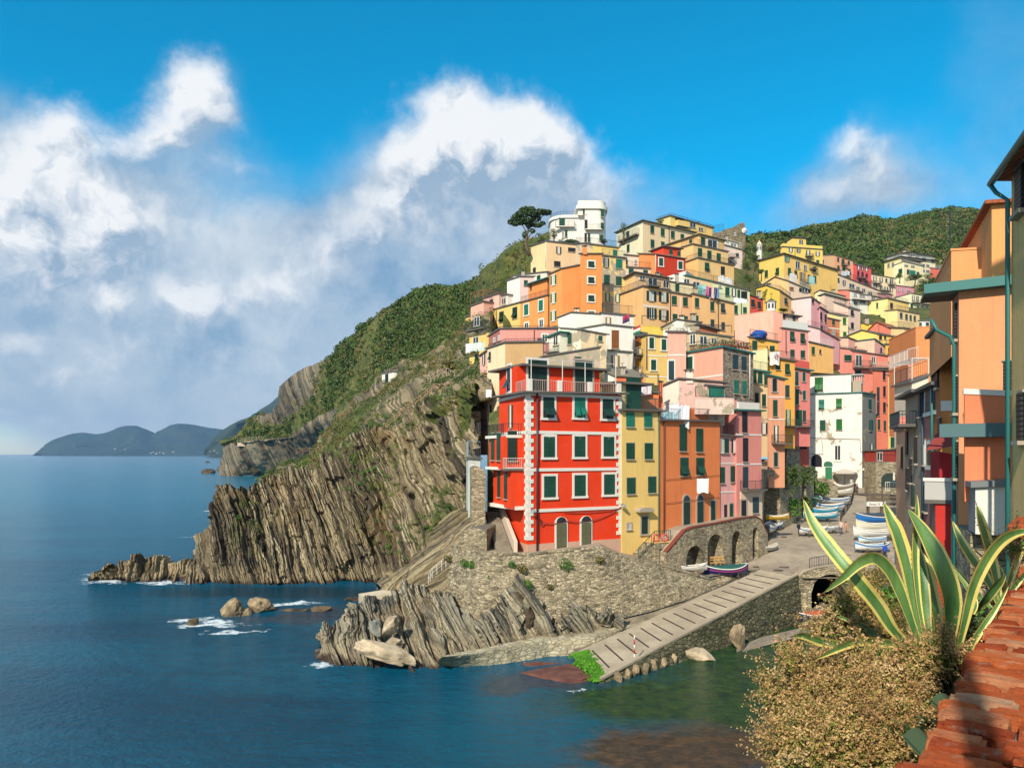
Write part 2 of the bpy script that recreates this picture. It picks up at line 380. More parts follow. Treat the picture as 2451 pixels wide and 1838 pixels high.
def rockmat(key, ns, th, cols, veg=True, wet=True, k=.75, green='3c4a1c'):
    def fn(N, b, pos):
        wv = N.noise(pos, .12, 3, .5); s = N.vmath('DOT_PRODUCT', pos, ns); s = N.math('ADD', s, N.math('MULTIPLY', N.math('SUBTRACT', wv, .5), 3.5))
        def layer(t):
            fl = N.math('FLOOR', N.math('MULTIPLY', s, 1/t)); w = N.n('ShaderNodeTexWhiteNoise'); w.noise_dimensions = '1D'; N.t.links.new(fl, w.inputs['W']); return w.outputs['Value']
        a = N.math('ADD', N.math('MULTIPLY', layer(th), .45), N.math('MULTIPLY', layer(th*.31), .30))
        a = N.math('ADD', a, N.math('MULTIPLY', N.noise(pos, .9, 6, .7), .35)); a = N.math('SUBTRACT', a, .05)
        col = N.ramp(a, [(i/(len(cols)-1)*.7+.15, lin(c, k)) for i, c in enumerate(cols)])
        col = N.mix(N.mapr(layer(th*.17), .72, .8, 0, .7), col, (.015, .014, .012))
        col = N.mix(N.mapr(N.noise(pos, .16, 4, .6), .52, .72, 0, .55, True), col, lin('9a7c4c', k))
        col = N.mix(N.mapr(N.noise(pos, 4.5, 4, .7), .5, .75, 0, .55), col, (.02, .018, .014))
        if wet:
            sp = N.n('ShaderNodeSeparateXYZ'); N.t.links.new(pos, sp.inputs[0])
            zz = N.math('ADD', sp.outputs[2], N.math('MULTIPLY', N.math('SUBTRACT', N.noise(pos, .8, 4), .5), 1.4))
            col = N.mix(N.mapr(zz, .9, 2.2, .45, 0), col, lin('b3a07c', k))
            col = N.mix(N.mapr(zz, .15, .5, .9, 0), col, lin('45302a', .6))
        if veg:
            at = N.n('ShaderNodeAttribute'); at.attribute_name = 'veg'
            vg = N.math('ADD', at.outputs['Fac'], N.math('MULTIPLY', N.math('SUBTRACT', N.noise(pos, .5, 6, .7), .5), 1.1))
            g = N.ramp(N.noise(pos, .35, 6, .7), [(.3, lin(green, .6)), (.5, lin('56611f', .7)), (.7, lin('8a7a45', .7))])
            col = N.mix(N.mapr(vg, .45, .6, 0, 1), col, g)
        setc(N, b, col); bump(N, b, N.noise(pos, 2.2, 8, .75), .25, .9); b.inputs['Roughness'].default_value = .9
    return mat(key, fn)

# sea
def sea_mat():
    def fn(N, b, pos):
        sp = N.n('ShaderNodeSeparateXYZ'); N.t.links.new(pos, sp.inputs[0])
        w = N.vmath('ADD', pos, N.vmath('MULTIPLY', N.noise(pos, .22, 6, .62, out=1), (9, 9, 0)))
        w = N.vmath('ADD', w, (-4.5, -4.5, 0))
        def zone(u, v, rx, ry, rot=0):
            c = ptz(u, v, 0); m = N.vmath('SUBTRACT', w, (c.x, c.y, 0))
            if rot:
                r = N.n('ShaderNodeVectorRotate'); r.rotation_type = 'Z_AXIS'; N.t.links.new(m, r.inputs[0]); r.inputs['Angle'].default_value = R(rot); m = r.outputs[0]
            m = N.vmath('MULTIPLY', m, (1/rx, 1/ry, 0)); return N.math('EXPONENT', N.math('MULTIPLY', N.vmath('DOT_PRODUCT', m, m), -1.0))
        deep = N.mix(N.mapr(sp.outputs[1], 40, 260, 0, 1), lin('013f5a', 1.0), lin('0a7494', 1.0)); b.inputs['Specular IOR Level'].default_value = .24
        big = N.mapr(N.noise(sc3(N, pos, (.6, 2.0, 0)), .035, 4, .6), .35, .65, 0, 1)
        col = N.mix(N.math('MULTIPLY', big, .5), deep, lin('0c7c98', .9))
        mo = N.mapr(N.noise(sc3(N, pos, (1, 1.5, 1)), .55, 9, .72), .36, .64, 0, 1); col = N.mix(N.math('MULTIPLY', mo, .42), col, tuple(x*.45 for x in lin('014a70')))
        teal = N.math('ADD', zone(1300, 1700, 9, 8), zone(1150, 1760, 6, 4), clamp=True)
        fine = N.noise(pos, 1.1, 8, .75); f2 = N.mapr(fine, .35, .65, 0, 1)
        col = N.mix(N.math('MULTIPLY', teal, .6), col, lin('026078', .9))
        gr = N.math('ADD', N.math('ADD', zone(1800, 1570, 8, 6), zone(1560, 1680, 6, 3.5)), N.math('ADD', zone(1960, 1520, 6, 7), zone(1850, 1680, 7, 6)), clamp=True)
        col = N.mix(N.mapr(gr, .15, .75, 0, 1), col, N.mix(f2, lin('08352c', .9), lin('3f5a2c', .9)))
        br = N.math('ADD', zone(1760, 1800, 5.5, 4), zone(1560, 1810, 3, 2.5), clamp=True)
        col = N.mix(N.mapr(br, .2, .8, 0, .85), col, N.mix(f2, lin('2c2415', .9), lin('7a5630', .8)))
        rd = N.math('ADD', N.math('ADD', zone(1350, 1620, 3.6, 2.4), zone(1240, 1640, 3.2, 2)), N.math('ADD', zone(770, 1470, 2.5, 5), zone(680, 1480, 5, 2.2)), clamp=True)
        col = N.mix(N.mapr(rd, .3, .9, 0, .5), col, N.mix(f2, lin('2e2a26', .9), lin('6e5348', .8)))
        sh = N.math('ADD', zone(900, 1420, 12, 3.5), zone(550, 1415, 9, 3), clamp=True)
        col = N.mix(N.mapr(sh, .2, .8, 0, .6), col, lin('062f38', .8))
        # foam
        fz = None
        for a in ((300, 1386, 5.5, 3.2), (255, 1375, 4, 2.6), (520, 1490, 3.2, 1.2), (470, 1478, 2, 1), (560, 1508, 3, .8), (510, 1222, 3, 1.5), (470, 1285, 3, 1.2), (655, 1448, 3, .7), (700, 1442, 3, .7), (1300, 1583, 1.2, .3), (1372, 1656, 1, .25), (400, 1395, 3, 1.0), (780, 1590, 1.2, .7)):
            q = zone(*a); fz = q if fz is None else N.math('ADD', fz, q)
        fo = N.math('ADD', fz, N.math('MULTIPLY', N.math('SUBTRACT', N.noise(pos, 1.6, 8, .75), .5), 2.4))
        fm = N.mapr(fo, .55, .95, 0, 1); fm = N.math('MULTIPLY', fm, N.mapr(fz, .12, .4, 0, 1))
        # a few whitecap flecks out at sea
        col = N.mix(fm, col, (.75, .82, .84)); setc(N, b, col)
        N.t.links.new(N.mapr(fm, 0, 1, .12, .8), b.inputs['Roughness'])
        b.inputs['IOR'].default_value = 1.33
        d1 = N.noise(sc3(N, pos, (1, 1.25, 1)), 1.3, 7, .68); d2 = N.noise(sc3(N, pos, (.7, 1.6, 1)), .14, 3, .5); d3 = N.noise(pos, 4.0, 3, .6)
        h = N.math('ADD', N.math('MULTIPLY', d1, .62), N.math('MULTIPLY', d2, .8)); h = N.math('ADD', h, N.math('MULTIPLY', d3, .09))
        bump(N, b, h, 1.0, .8)
    return mat('sea_water', fn)
W_ = MB(); ring = [(-4000, 6), (-200, 6), (200, 6), (9000, 6)]
xs = [-30000, -3000, -400, -100, 0, 100, 400, 3000, 30000]; ys = [-60, 20, 60, 120, 300, 900, 4000, 33000]
vv = [(x, y, 0) for y in ys for x in xs]; nn = len(xs)
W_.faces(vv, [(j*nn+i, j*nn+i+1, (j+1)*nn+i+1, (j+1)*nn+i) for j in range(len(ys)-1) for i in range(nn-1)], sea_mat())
tag(W_.build('sea'), kind='structure')
def ground_plain():
    m = MB(); m.abox(-30000, 30000, -60, 33000, -9, -8, paint('3b3a30', .95, .3, key='seabed')); tag(m.build('seabed'), kind='structure')
ground_plain()

# far mountains across the bay
def mtmat(hexc):
    def fn(N, b, pos):
        n = N.noise(pos, .004, 8, .7); setc(N, b, N.mix(n, lin(hexc, .8), lin('3a4a35', .7)))
    return mat('far_hill_'+hexc, fn)
def ridge(name, pts, d, depth, hexc, base_d):
    top = [pt(u, v, d+depth*.5) for u, v in pts]; 
    rows = [[Vector((p.x, p.y+depth, -20)) for p in top], top,
            [Vector((p.x*(base_d+p.y)/2/p.y, (base_d+p.y)/2, max(1, p.z*.5))) for p in top], [Vector((p.x*base_d/p.y, base_d, -3)) for p in top]]
    G = iloft(rows, 260, 60); nrm = (fbm(G*.0022, 5, 3)-.5)*(G[..., 2:3].squeeze()*.35+10); G[..., 2] += nrm; G[..., 1] += (fbm(G*.003, 4, 9)-.5)*500
    ob = npmesh(name, G.reshape(-1, 3), grid_faces(60, 260), [mtmat(hexc)]); tag(ob, kind='structure'); return ob
ridge('far_mountains', [(90,1091),(118,1085),(150,1052),(200,1037),(240,1040),(270,1035),(325,1018),(372,1037),(400,1030),(450,1019),(500,1027),(550,1031),(600,1040),(680,1045)], 7600, 1500, '1c3a40', 6900)
ridge('coastal_ridge', [(500,1089),(515,1072),(541,1046),(587,1014),(625,995),(659,976),(700,950),(800,900)], 3600, 900, '1a3532', 3100)
# little buildings of the far towns
def far_town():
    for k, (u, v, d) in enumerate([(362,1083,6500),(368,1081,6550),(375,1084,6480),(383,1082,6500),(392,1083,6500),(415,1080,6500),(300,1075,6600),(276,1073,6700),(505,1079,3080),(515,1077,3085),(522,1082,3060),(560,1058,3100),(566,1054,3120),(571,1050,3120)]):
        p = pt(u, v, d); s = d/6500*random.uniform(5, 8); m = MB(); m.abox(p.x-s, p.x+s, p.y-10, p.y+s, p.z-s*1.6, p.z, paint('b8b4a8', .8, .2)); m.poly([(p.x-s*1.1, p.y-12, p.z), (p.x+s*1.1, p.y-12, p.z), (p.x+s*1.1, p.y+s, p.z+s*.5), (p.x-s*1.1, p.y+s, p.z+s*.5)], paint('a06a50', .8, .2))
        tag(m.build('far_house'), 'tiny pale house on the distant blue shore across the bay, number of pixels wide like its neighbours' if False else 'tiny pale house on the distant blue shore across the bay', 'house', 'houses on the distant shore')
far_town()

# headland beyond the bay (cliff, path, green hill) and the mid hillside left of the village
NSF = (.93, .12, .35)
def put_sheet(name, rows, nu, nv, material, disp=None, vegf=None, kind='structure', st=None):
    G = iloft(rows, nu, nv)
    if disp: 
        n = grid_normals(G); o = sum((fbm(G*f, 5, int(f*1000)+3)-.5)*a for f, a in disp); G = G+n*o[..., None]
    if st: G, _ = strata(G, *st[0], **st[1])
    ob = npmesh(name, G.reshape(-1, 3), grid_faces(nv, nu), [material], smooth=not st)
    if vegf is not None:
        uu, vv = np.meshgrid(np.linspace(0, 1, nu), np.linspace(0, 1, nv)); setattr_f(ob, 'veg', vegf(uu, vv, G))
    if kind: tag(ob, kind=kind)
    return ob, G
HILLR = rockmat('headland_rock', (.9, .1, .4), 3.2, ['3c372e', '6a6152', '8d826b', 'a79a7c'], wet=False)
hd = [(545,1060,545),(567,1052,530),(600,1005,520),(640,985,510),(665,965,500),(682,925,490),(720,900,475),(745,880,460),(800,850,430),(860,800,400),(908,764,385),(950,745,370),(986,722,355),(1020,700,345),(1055,692,335),(1091,695,325),(1136,702,300),(1158,675,230),(1180,650,205),(1219,618,195),(1262,592,190),(1330,570,190)]
top = [pt(*p) for p in hd]
mid = [(540,1066,540),(568,1057,515),(600,1053,505),(650,1050,495),(680,1046,487),(705,1030,470),(735,1000,450),(760,985,435),(800,960,400),(850,930,370),(890,900,350),(930,880,330),(970,860,310),(1000,840,290),(1040,820,265),(1080,800,240),(1120,790,215),(1150,780,195),(1175,760,185),(1210,720,178),(1255,680,172),(1320,640,170)]
low = [(535,1090,536),(560,1062,512),(600,1060,500),(650,1056,491),(690,1054,482),(720,1052,465),(745,1040,445),(775,1025,430),(810,1010,385),(860,980,340),(900,950,310),(940,930,280),(980,910,255),(1010,890,235),(1050,870,215),(1090,850,200),(1130,840,180),(1160,830,170),(1185,810,165),(1220,790,160),(1265,760,160),(1330,740,160)]
bot = [(530,1138,529),(548,1139,519),(590,1139,519),(640,1139,519),(700,1140,509),(750,1141,500),(800,1142,491),(850,1142,491)]+[(u, v+60, d*.9) for u, v, d in low[8:]]
back = [Vector((p.x+20, p.y+90, p.z*.75)) for p in top]
def vegh(u, v, G):
    s = np.clip(1.15-np.abs(v-.30)*2.6, 0, 1); rockband = np.exp(-(((u-.24)/.13)**2+((v-.50)/.13)**2)); low_ = (v > .74)*(u < .5)
    return np.clip(1.0-1.35*rockband-1.1*low_-.15*(fbm(G*.02, 3, 4)), 0, 1)
head, HEADG = put_sheet('headland', [back, top, [pt(*p) for p in mid], [pt(*p) for p in low], [pt(*p) for p in bot]], 620, 260, HILLR, disp=[(.03, 8), (.12, 4), (.45, 1.2)], vegf=vegh)
# mid hillside between promontory and village
ra = [(620,1146,122),(660,1120,130),(691,1103,138),(718,1094,142),(755,1072,148),(772,1040,156),(800,1006,164),(812,980,170),(840,949,176),(885,927,182),(915,900,182),(949,882,178),(1016,850,165),(1080,800,155),(1125,745,152),(1180,705,152)]
rb = [(640,1150,112),(690,1130,118),(720,1115,124),(745,1105,128),(775,1090,132),(800,1065,138),(825,1035,142),(845,1010,146),(870,985,148),(905,970,148),(940,955,145),(975,940,138),(1030,915,122),(1085,880,118),(1130,845,114),(1180,820,114)]
rc = [(640,1160,103),(700,1145,106),(760,1120,108),(800,1104,109),(830,1090,110),(850,1070,111),(870,1050,112),(885,1042,112),(915,1035,110),(945,1025,107),(975,1010,104),(1005,998,101),(1050,965,96),(1100,945,91),(1135,930,88),(1180,915,88)]
def vegm(u, v, G): return np.clip(.42+1.2*(fbm(G*.07, 4, 8)-.5)+(v < .3)*.15, 0, 1)
MIDR = rockmat('hillside_rock', (.9, .1, .4), 1.8, ['4a4336', '7b6f57', '9c8c6c', 'b4a27c'], wet=False, green='38461a')
midh, MG = put_sheet('hillside', [[pt(u, v+20, d+18) for u, v, d in ra], [pt(*p) for p in ra], [pt(*p) for p in rb], [pt(*p) for p in rc], [pt(u, v+40, d-3) for u, v, d in rc]], 420, 200, MIDR, disp=[(.08, 5), (.3, 1.8), (1.0, .5)], vegf=vegm)

# the near promontory of tilted strata
kx =  [100,200,330,450,560,660,705,760,900,1000,1150,1370,1500,1600,1700,1860,2000,2120]
sky_ = [1180,1128,1100,1080,1070,1030,935,752,716,690,642,552,438,412,366,295,240,195]
sd_ =  [90.5,91,92,93,94,95,95.5,96,98,99,100,101,100,99,97,93,89,85]
wat =  [1188,1192,1199,1203,1208,1206,1204,1205,1210,1213,1211,1203,1200,1200,1215,1250,1290,1330]
T0 = []; T1 = []; T2 = []; T3 = []; T4 = []; T5 = []
for x, y, d, w in zip(kx, sky_, sd_, wat):
    u, v = px('K', x, y); a = pt(u, v, d); uw, vw = px('K', x, w); c = ptz(uw, vw, 0)
    T0.append(Vector((a.x-1, a.y+9, a.z*.35-2))); T1.append(a)
    q = a.lerp(c, .33); q.y -= .8; T2.append(q); q = a.lerp(c, .68); q.y -= .9+.10*a.z*0; T3.append(q); T4.append(c); T5.append(c+Vector((0, -.6, -3)))
G = iloft([T0, T1, T2, T3, T4, T5], 1050, 460)
n = grid_normals(G); G = G+n*((fbm(G*.10, 3, 21)-.5)*3.2+(fbm(G*.3, 3, 22)-.5)*1.6)[..., None]*np.linspace(.3, 1.3, 1050)[None, :, None].clip(0, 1)*np.clip((G[..., 2:3]+1)/3, .15, 1)
PN = (.90, .12, .42); PT = (.42, 0, -.90)
G, _ = strata(G, PN, PT, [(2.4, 7, 1.3), (.9, 4.5, 1.0), (.42, 2.6, .62), (.2, 1.4, .34)], warp=.3, seed=31)
prom = npmesh('rocky_promontory', G.reshape(-1, 3), grid_faces(460, 1050), [rockmat('promontory_rock', PN, .85, ['3c352a', '6c5f49', '948566', 'b8a884', 'd6c8a6'])], smooth=False)
uu, vv_ = np.meshgrid(np.linspace(0, 1, 1050), np.linspace(0, 1, 460)); 
setattr_f(prom, 'veg', np.clip(.05+.42*(fbm(G*.12, 4, 5) > .55)*(uu > .33)+.5*np.exp(-((vv_-.33)/.07)**2)*(uu > .35)+.35*np.clip((uu-.8)*4, 0, 1), 0, 1)*(G[..., 2] > 3)); tag(prom, kind='structure'); PG = G

# lower ledges of tilted rock by the quay
rt = [(760,1535,57.3),(786,1501,58.5),(826,1474,61),(835,1446,64),(876,1420,67),(921,1408,69),(1007,1399,67),(1030,1425,63),(1080,1424,61.5),(1129,1470,59.3),(1163,1462,59.2),(1200,1418,59.6),(1241,1378,60),(1275,1418,59.7),(1322,1495,58.9),(1360,1490,59),(1397,1445,60),(1440,1470,60),(1492,1484,60.3)]
rbm = [(762,1560,57.1),(790,1585,54.2),(830,1590,53.7),(865,1592,53.5),(905,1594,53.3),(950,1598,52.9),(1000,1600,52.6),(1040,1596,53),(1062,1590,53.5),(1090,1572,54.2),(1119,1559,54.4),(1160,1548,55.3),(1214,1538,56),(1260,1527,56.8),(1310,1517,57.3),(1345,1511,57.8),(1385,1505,58.2),(1440,1499,58.7),(1492,1492,59)]
A = [pt(*p) for p in rt]; C_ = [ptz(u, v, 0.0) if i < 9 else pt(u, v, d) for i, (u, v, d) in enumerate(rbm)]
B_ = [a.lerp(c, .5)+Vector((0, -.2, .35)) for a, c in zip(A, C_)]
G = iloft([[a+Vector((0, 6, -5)) for a in A], A, B_, C_, [c+Vector((0, -.5, -2.5)) for c in C_]], 820, 260)
n = grid_normals(G); G = G+n*((fbm(G*.22, 3, 41)-.5)*1.6)[..., None]
LN = (.80, .10, .59); LT = (.59, 0, -.80)
G, _ = strata(G, LN, LT, [(1.5, 6, 1.0), (.55, 5, .6), (.26, 3.5, .38), (.14, 2, .18)], warp=.15, seed=61)
led = npmesh('rock_ledges', G.reshape(-1, 3), grid_faces(260, 820), [rockmat('ledge_rock', LN, .5, ['4c4c46', '7c796c', 'a39c86', 'c4b89a', 'dccfae'])], smooth=False)
setattr_f(led, 'veg', np.zeros(260*820)); tag(led, kind='structure')
# diagonal slab ridge running up towards the stair wall
ra_ = [(905,1392,76),(960,1345,76),(1010,1300,75),(1050,1270,74),(1090,1240,72),(1130,1225,70),(1160,1215,70)]
rb_ = [(912,1402,72),(965,1380,71),(1015,1350,70),(1060,1325,68),(1095,1310,66),(1130,1300,64),(1165,1300,64)]
rc_ = [(925,1412,69),(980,1405,67.5),(1030,1425,64),(1070,1425,62),(1095,1420,61.5),(1125,1400,61.3),(1160,1400,61.6)]
G = iloft([[pt(u, v+30, d+6) for u, v, d in ra_], [pt(*p) for p in ra_], [pt(*p) for p in rb_], [pt(*p) for p in rc_], [pt(u, v+20, d) for u, v, d in rc_]], 380, 240)
n = grid_normals(G); G = G+n*((fbm(G*.2, 3, 45)-.5)*1.5)[..., None]
SN = (.86, .2, .45); G, _ = strata(G, (-.55, .2, .80), (.8, 0, .6), [(1.6, 7, .8), (.6, 4, .45), (.25, 2.5, .2)], warp=.3, seed=71)
slab = npmesh('rock_ridge', G.reshape(-1, 3), grid_faces(240, 380), [rockmat('ridge_rock', (-.55, .2, .80), .6, ['62584a', '958666', 'b8a680', 'd4c298'])], smooth=False)
setattr_f(slab, 'veg', np.clip((fbm(G*.3, 3, 4)-.35)*1.0, 0, .5)); tag(slab, kind='structure')

# boulders and sea rocks
def boulder(u, v, d, rx, ry, rz, label, seed, ang=0, name='boulder', mk='b', group=None, z=None, flat=.5):
    bm = bmesh.new(); bmesh.ops.create_icosphere(bm, subdivisions=5, radius=1)
    c = pt(u, v, d) if z is None else ptz(u, v, z)
    Vv = np.array([q.co[:] for q in bm.verts]); f = np.array([[w.index for w in q.verts] for q in bm.faces]); bm.free()
    rr = 1+(fbm(Vv*1.1+seed*3.7, 3, seed)-.5)*1.1+(fbm(Vv*4+seed, 4, seed+1)-.5)*.3
    P_ = Vv*rr[:, None]; gq = np.random.default_rng(seed)
    for _ in range(11): q_ = gq.normal(size=3); q_ /= np.linalg.norm(q_); h_ = gq.uniform(.55, .85); e_ = np.clip(P_@q_-h_, 0, None); P_ = P_-e_[:, None]*q_*.88
    P_ = P_+Vv*((fbm(Vv*6+seed, 4, seed+2)-.5)*.10)[:, None]; P_[:, 2] = np.where(P_[:, 2] > 0, np.minimum(P_[:, 2], .72+.25*(fbm(Vv*2.5, 2, seed+5))), P_[:, 2])
    P_ = P_*np.array([rx, ry, rz]); a = R(ang); ca, sa = math.cos(a), math.sin(a)
    P_ = np.stack([P_[:, 0]*ca+P_[:, 2]*sa, P_[:, 1], -P_[:, 0]*sa+P_[:, 2]*ca], 1)
    cols = {'b': ['6b6558', '978c76', 'b5a88c'], 't': ['8d7f66', 'b39f80', 'c8b496'], 'g': ['4c4f4c', '74776f', '92928a'], 's': ['6a5c48', '7e7058', 'aa9674'], 'w': ['2c241e', '5c4a38', '66563e']}[mk]
    ob = npmesh(name, P_, f, [concmat('boulder_rock_'+mk, cols[0], cols[2], k=.95, sc=.9)], smooth=True); ob.location = c
    return tag(ob, label, 'rock', group)
boulder(*px('K', 1635, 1572), 53.6, 2.4, 1.0, .80, 'long pale flat boulder lying at the waterline below the striped ledges', 3, 12, mk='t', z=1.15)
boulder(*px('K', 1665, 1430), 55.6, .62, .6, 1.05, 'tan upright boulder wedged between striped ledges', 4, 24, mk='t')
boulder(*px('K', 1597, 1455), 56, .5, .5, .85, 'grey oval boulder left of the tan upright one', 5, -14, mk='g')
boulder(*px('K', 1685, 1525), 54.3, .68, .6, .55, 'small tan boulder just above the long flat one', 6, 0, mk='t')
boulder(*px('K', 820, 1355), 70, 1.15, 1.0, 1.3, 'tall rounded rock standing in the sea, left of the pair', 7, 0, 'sea_rock', 's', z=.4)
boulder(*px('K', 980, 1335), 72, 1.3, 1.1, 1.05, 'broad rounded rock standing in the sea, right of the pair', 8, 8, 'sea_rock', 's', z=.3)
boulder(*px('K', 895, 1372), 72, .7, .7, .7, 'low dark rock in the water between two tall sea rocks', 9, 0, 'sea_rock', 's', z=.0)
boulder(*px('K', 622, 1422), 72, .65, .6, .55, 'small dark sea rock washed by white foam', 10, 0, 'sea_rock', 'w', z=.05)
boulder(*px('K', 1150, 1352), 72, 1.9, .8, .28, 'long low brown reef barely above the water', 11, 0, 'sea_rock', 'w', z=-.05)
boulder(*px('K', 1305, 1352), 72, 1.1, .7, .5, 'low mossy rock at the right end of the reef', 12, 0, 'sea_rock', 'w', z=.0)
boulder(*px('K', 1475, 1295), 72, 1.1, .8, .45, 'low brown rock awash beside the concrete ledge', 13, 0, 'sea_rock', 'w', z=.0)
boulder(*px('K', 708, 622), 72, 6, 5, 4.2, 'dark rock off the foot of the headland cliff', 14, 0, 'sea_rock', 'w', z=.5)
boulder(*px('K', 785, 612), 72, 7, 6, 5.5, 'dark rock joined to the headland cliff foot', 15, 0, 'sea_rock', 'w', z=.5)
boulder(*px('K', 703, 568), 72, 5, 5, 3.2, 'lone dark islet far out by the headland', 16, 0, 'sea_rock', 'w', z=.3)
# ---------------------------------------------------------------- houses
GREEN = shutter('0f6048'); DGREEN = shutter('0c4438'); TEAL = shutter('1c9a80'); DARK = shutter('20242c'); BROWN = shutter('b5682a'); OCHRE = shutter('c8962c'); LIME = shutter('1f8a30'); BLUEG = shutter('2a5560')
SHC = {'g': GREEN, 'd': DGREEN, 't': TEAL, 'k': DARK, 'b': BROWN, 'o': OCHRE, 'l': LIME, 'u': BLUEG}
WHITE = paint('f2ece0', .7, .15); STONE = paint('b8ab98', .85, .3); IRON = paint('2c3438', .5, .2); IRONG = paint('2a5a52', .5, .2); WIRON = paint('e6e2d8', .5, .1)
SLAB = paint('6a6660', .85, .4); SLATE = paint('7b756a', .9, .4); TEALM = paint('2b7a74', .5, .3); CURT = paint('e8e4da', .9, .2)
def glassmat():
    def fn(N, b, pos):
        setc(N, b, N.mix(N.noise(pos, 1.5, 3), (.012, .016, .022), (.05, .06, .07))); b.inputs['Roughness'].default_value = .12
    return mat('window_glass', fn)
GLASS = glassmat()
def tilemat(h='b5633c'):
    def fn(N, b, pos):
        w = N.n('ShaderNodeTexWave'); w.inputs['Scale'].default_value = 2.2; w.inputs['Distortion'].default_value = 1.0; N.t.links.new(pos, w.inputs[0])
        c = lin(h, .8); setc(N, b, N.mix(N.noise(pos, 2.5, 5, .7), tuple(x*.5 for x in c), tuple(min(1, x*1.3) for x in c))); bump(N, b, w.outputs[1], .06, .8)
    return mat('rooftile_'+h, fn)
TILE = tilemat(); GTILE = tilemat('8b8272')
STN = masonry('rubble_masonry', ['6c6452', '9a8c70', 'b8a888', 'cdbd9c', '857a64'], 2.5)
STN2 = masonry('rubble_masonry_far', ['6e6452', '94866b', 'a8977a', '5d5546'], 1.6, mortar='b09c78')
PEB2 = masonry('rough_stone_face', ['7a6c5e', '9c8e7c', 'b8aa96', '5e5348'], 3.2, mortar='a89880', flat=1.4)
PEB = masonry('pebble_masonry', ['8c8072', 'b8a890', 'd3c4aa', '6f665a'], 3.4, mortar='c4b294', flat=1.6)
GP = []       # ground points under the houses
def plan(u, d): return Vector(((u-U0)/F0*d, d, 0))
def hit(C, e, u):
    r = (u-U0)/F0; den = (e.x-r*e.y)
    return C+e*((r*C.y-C.x)/den)
class Face:
    def __init__(s, z, P, Q):
        s.z = z; s.P = P.copy(); s.P.z = 0; s.e = (Q-P); s.e.z = 0; s.len = s.e.length; s.e.normalize()
        n = Vector((s.e.y, -s.e.x, 0)); s.n = n if n.dot(s.P) < 0 else -n
    def at(s, x, y):
        u, v = px(s.z, x, y); q = hit(s.P, s.e, u); return q, zat(v, q.y)
    def sz(s, x, y):
        q, z = s.at(x, y); return (q-s.P).dot(s.e), z
    def pnt(s, a, z, out=0): q = s.P+s.e*a+s.n*out; return Vector((q.x, q.y, z))
def leafbox(m, fc, a, z, w, h, off, t, mt, ang=0, hingetop=False):
    m.box(fc.pnt(a, z, off+t/2), fc.e, fc.n, Zv, w/2, t/2, h/2, mt)
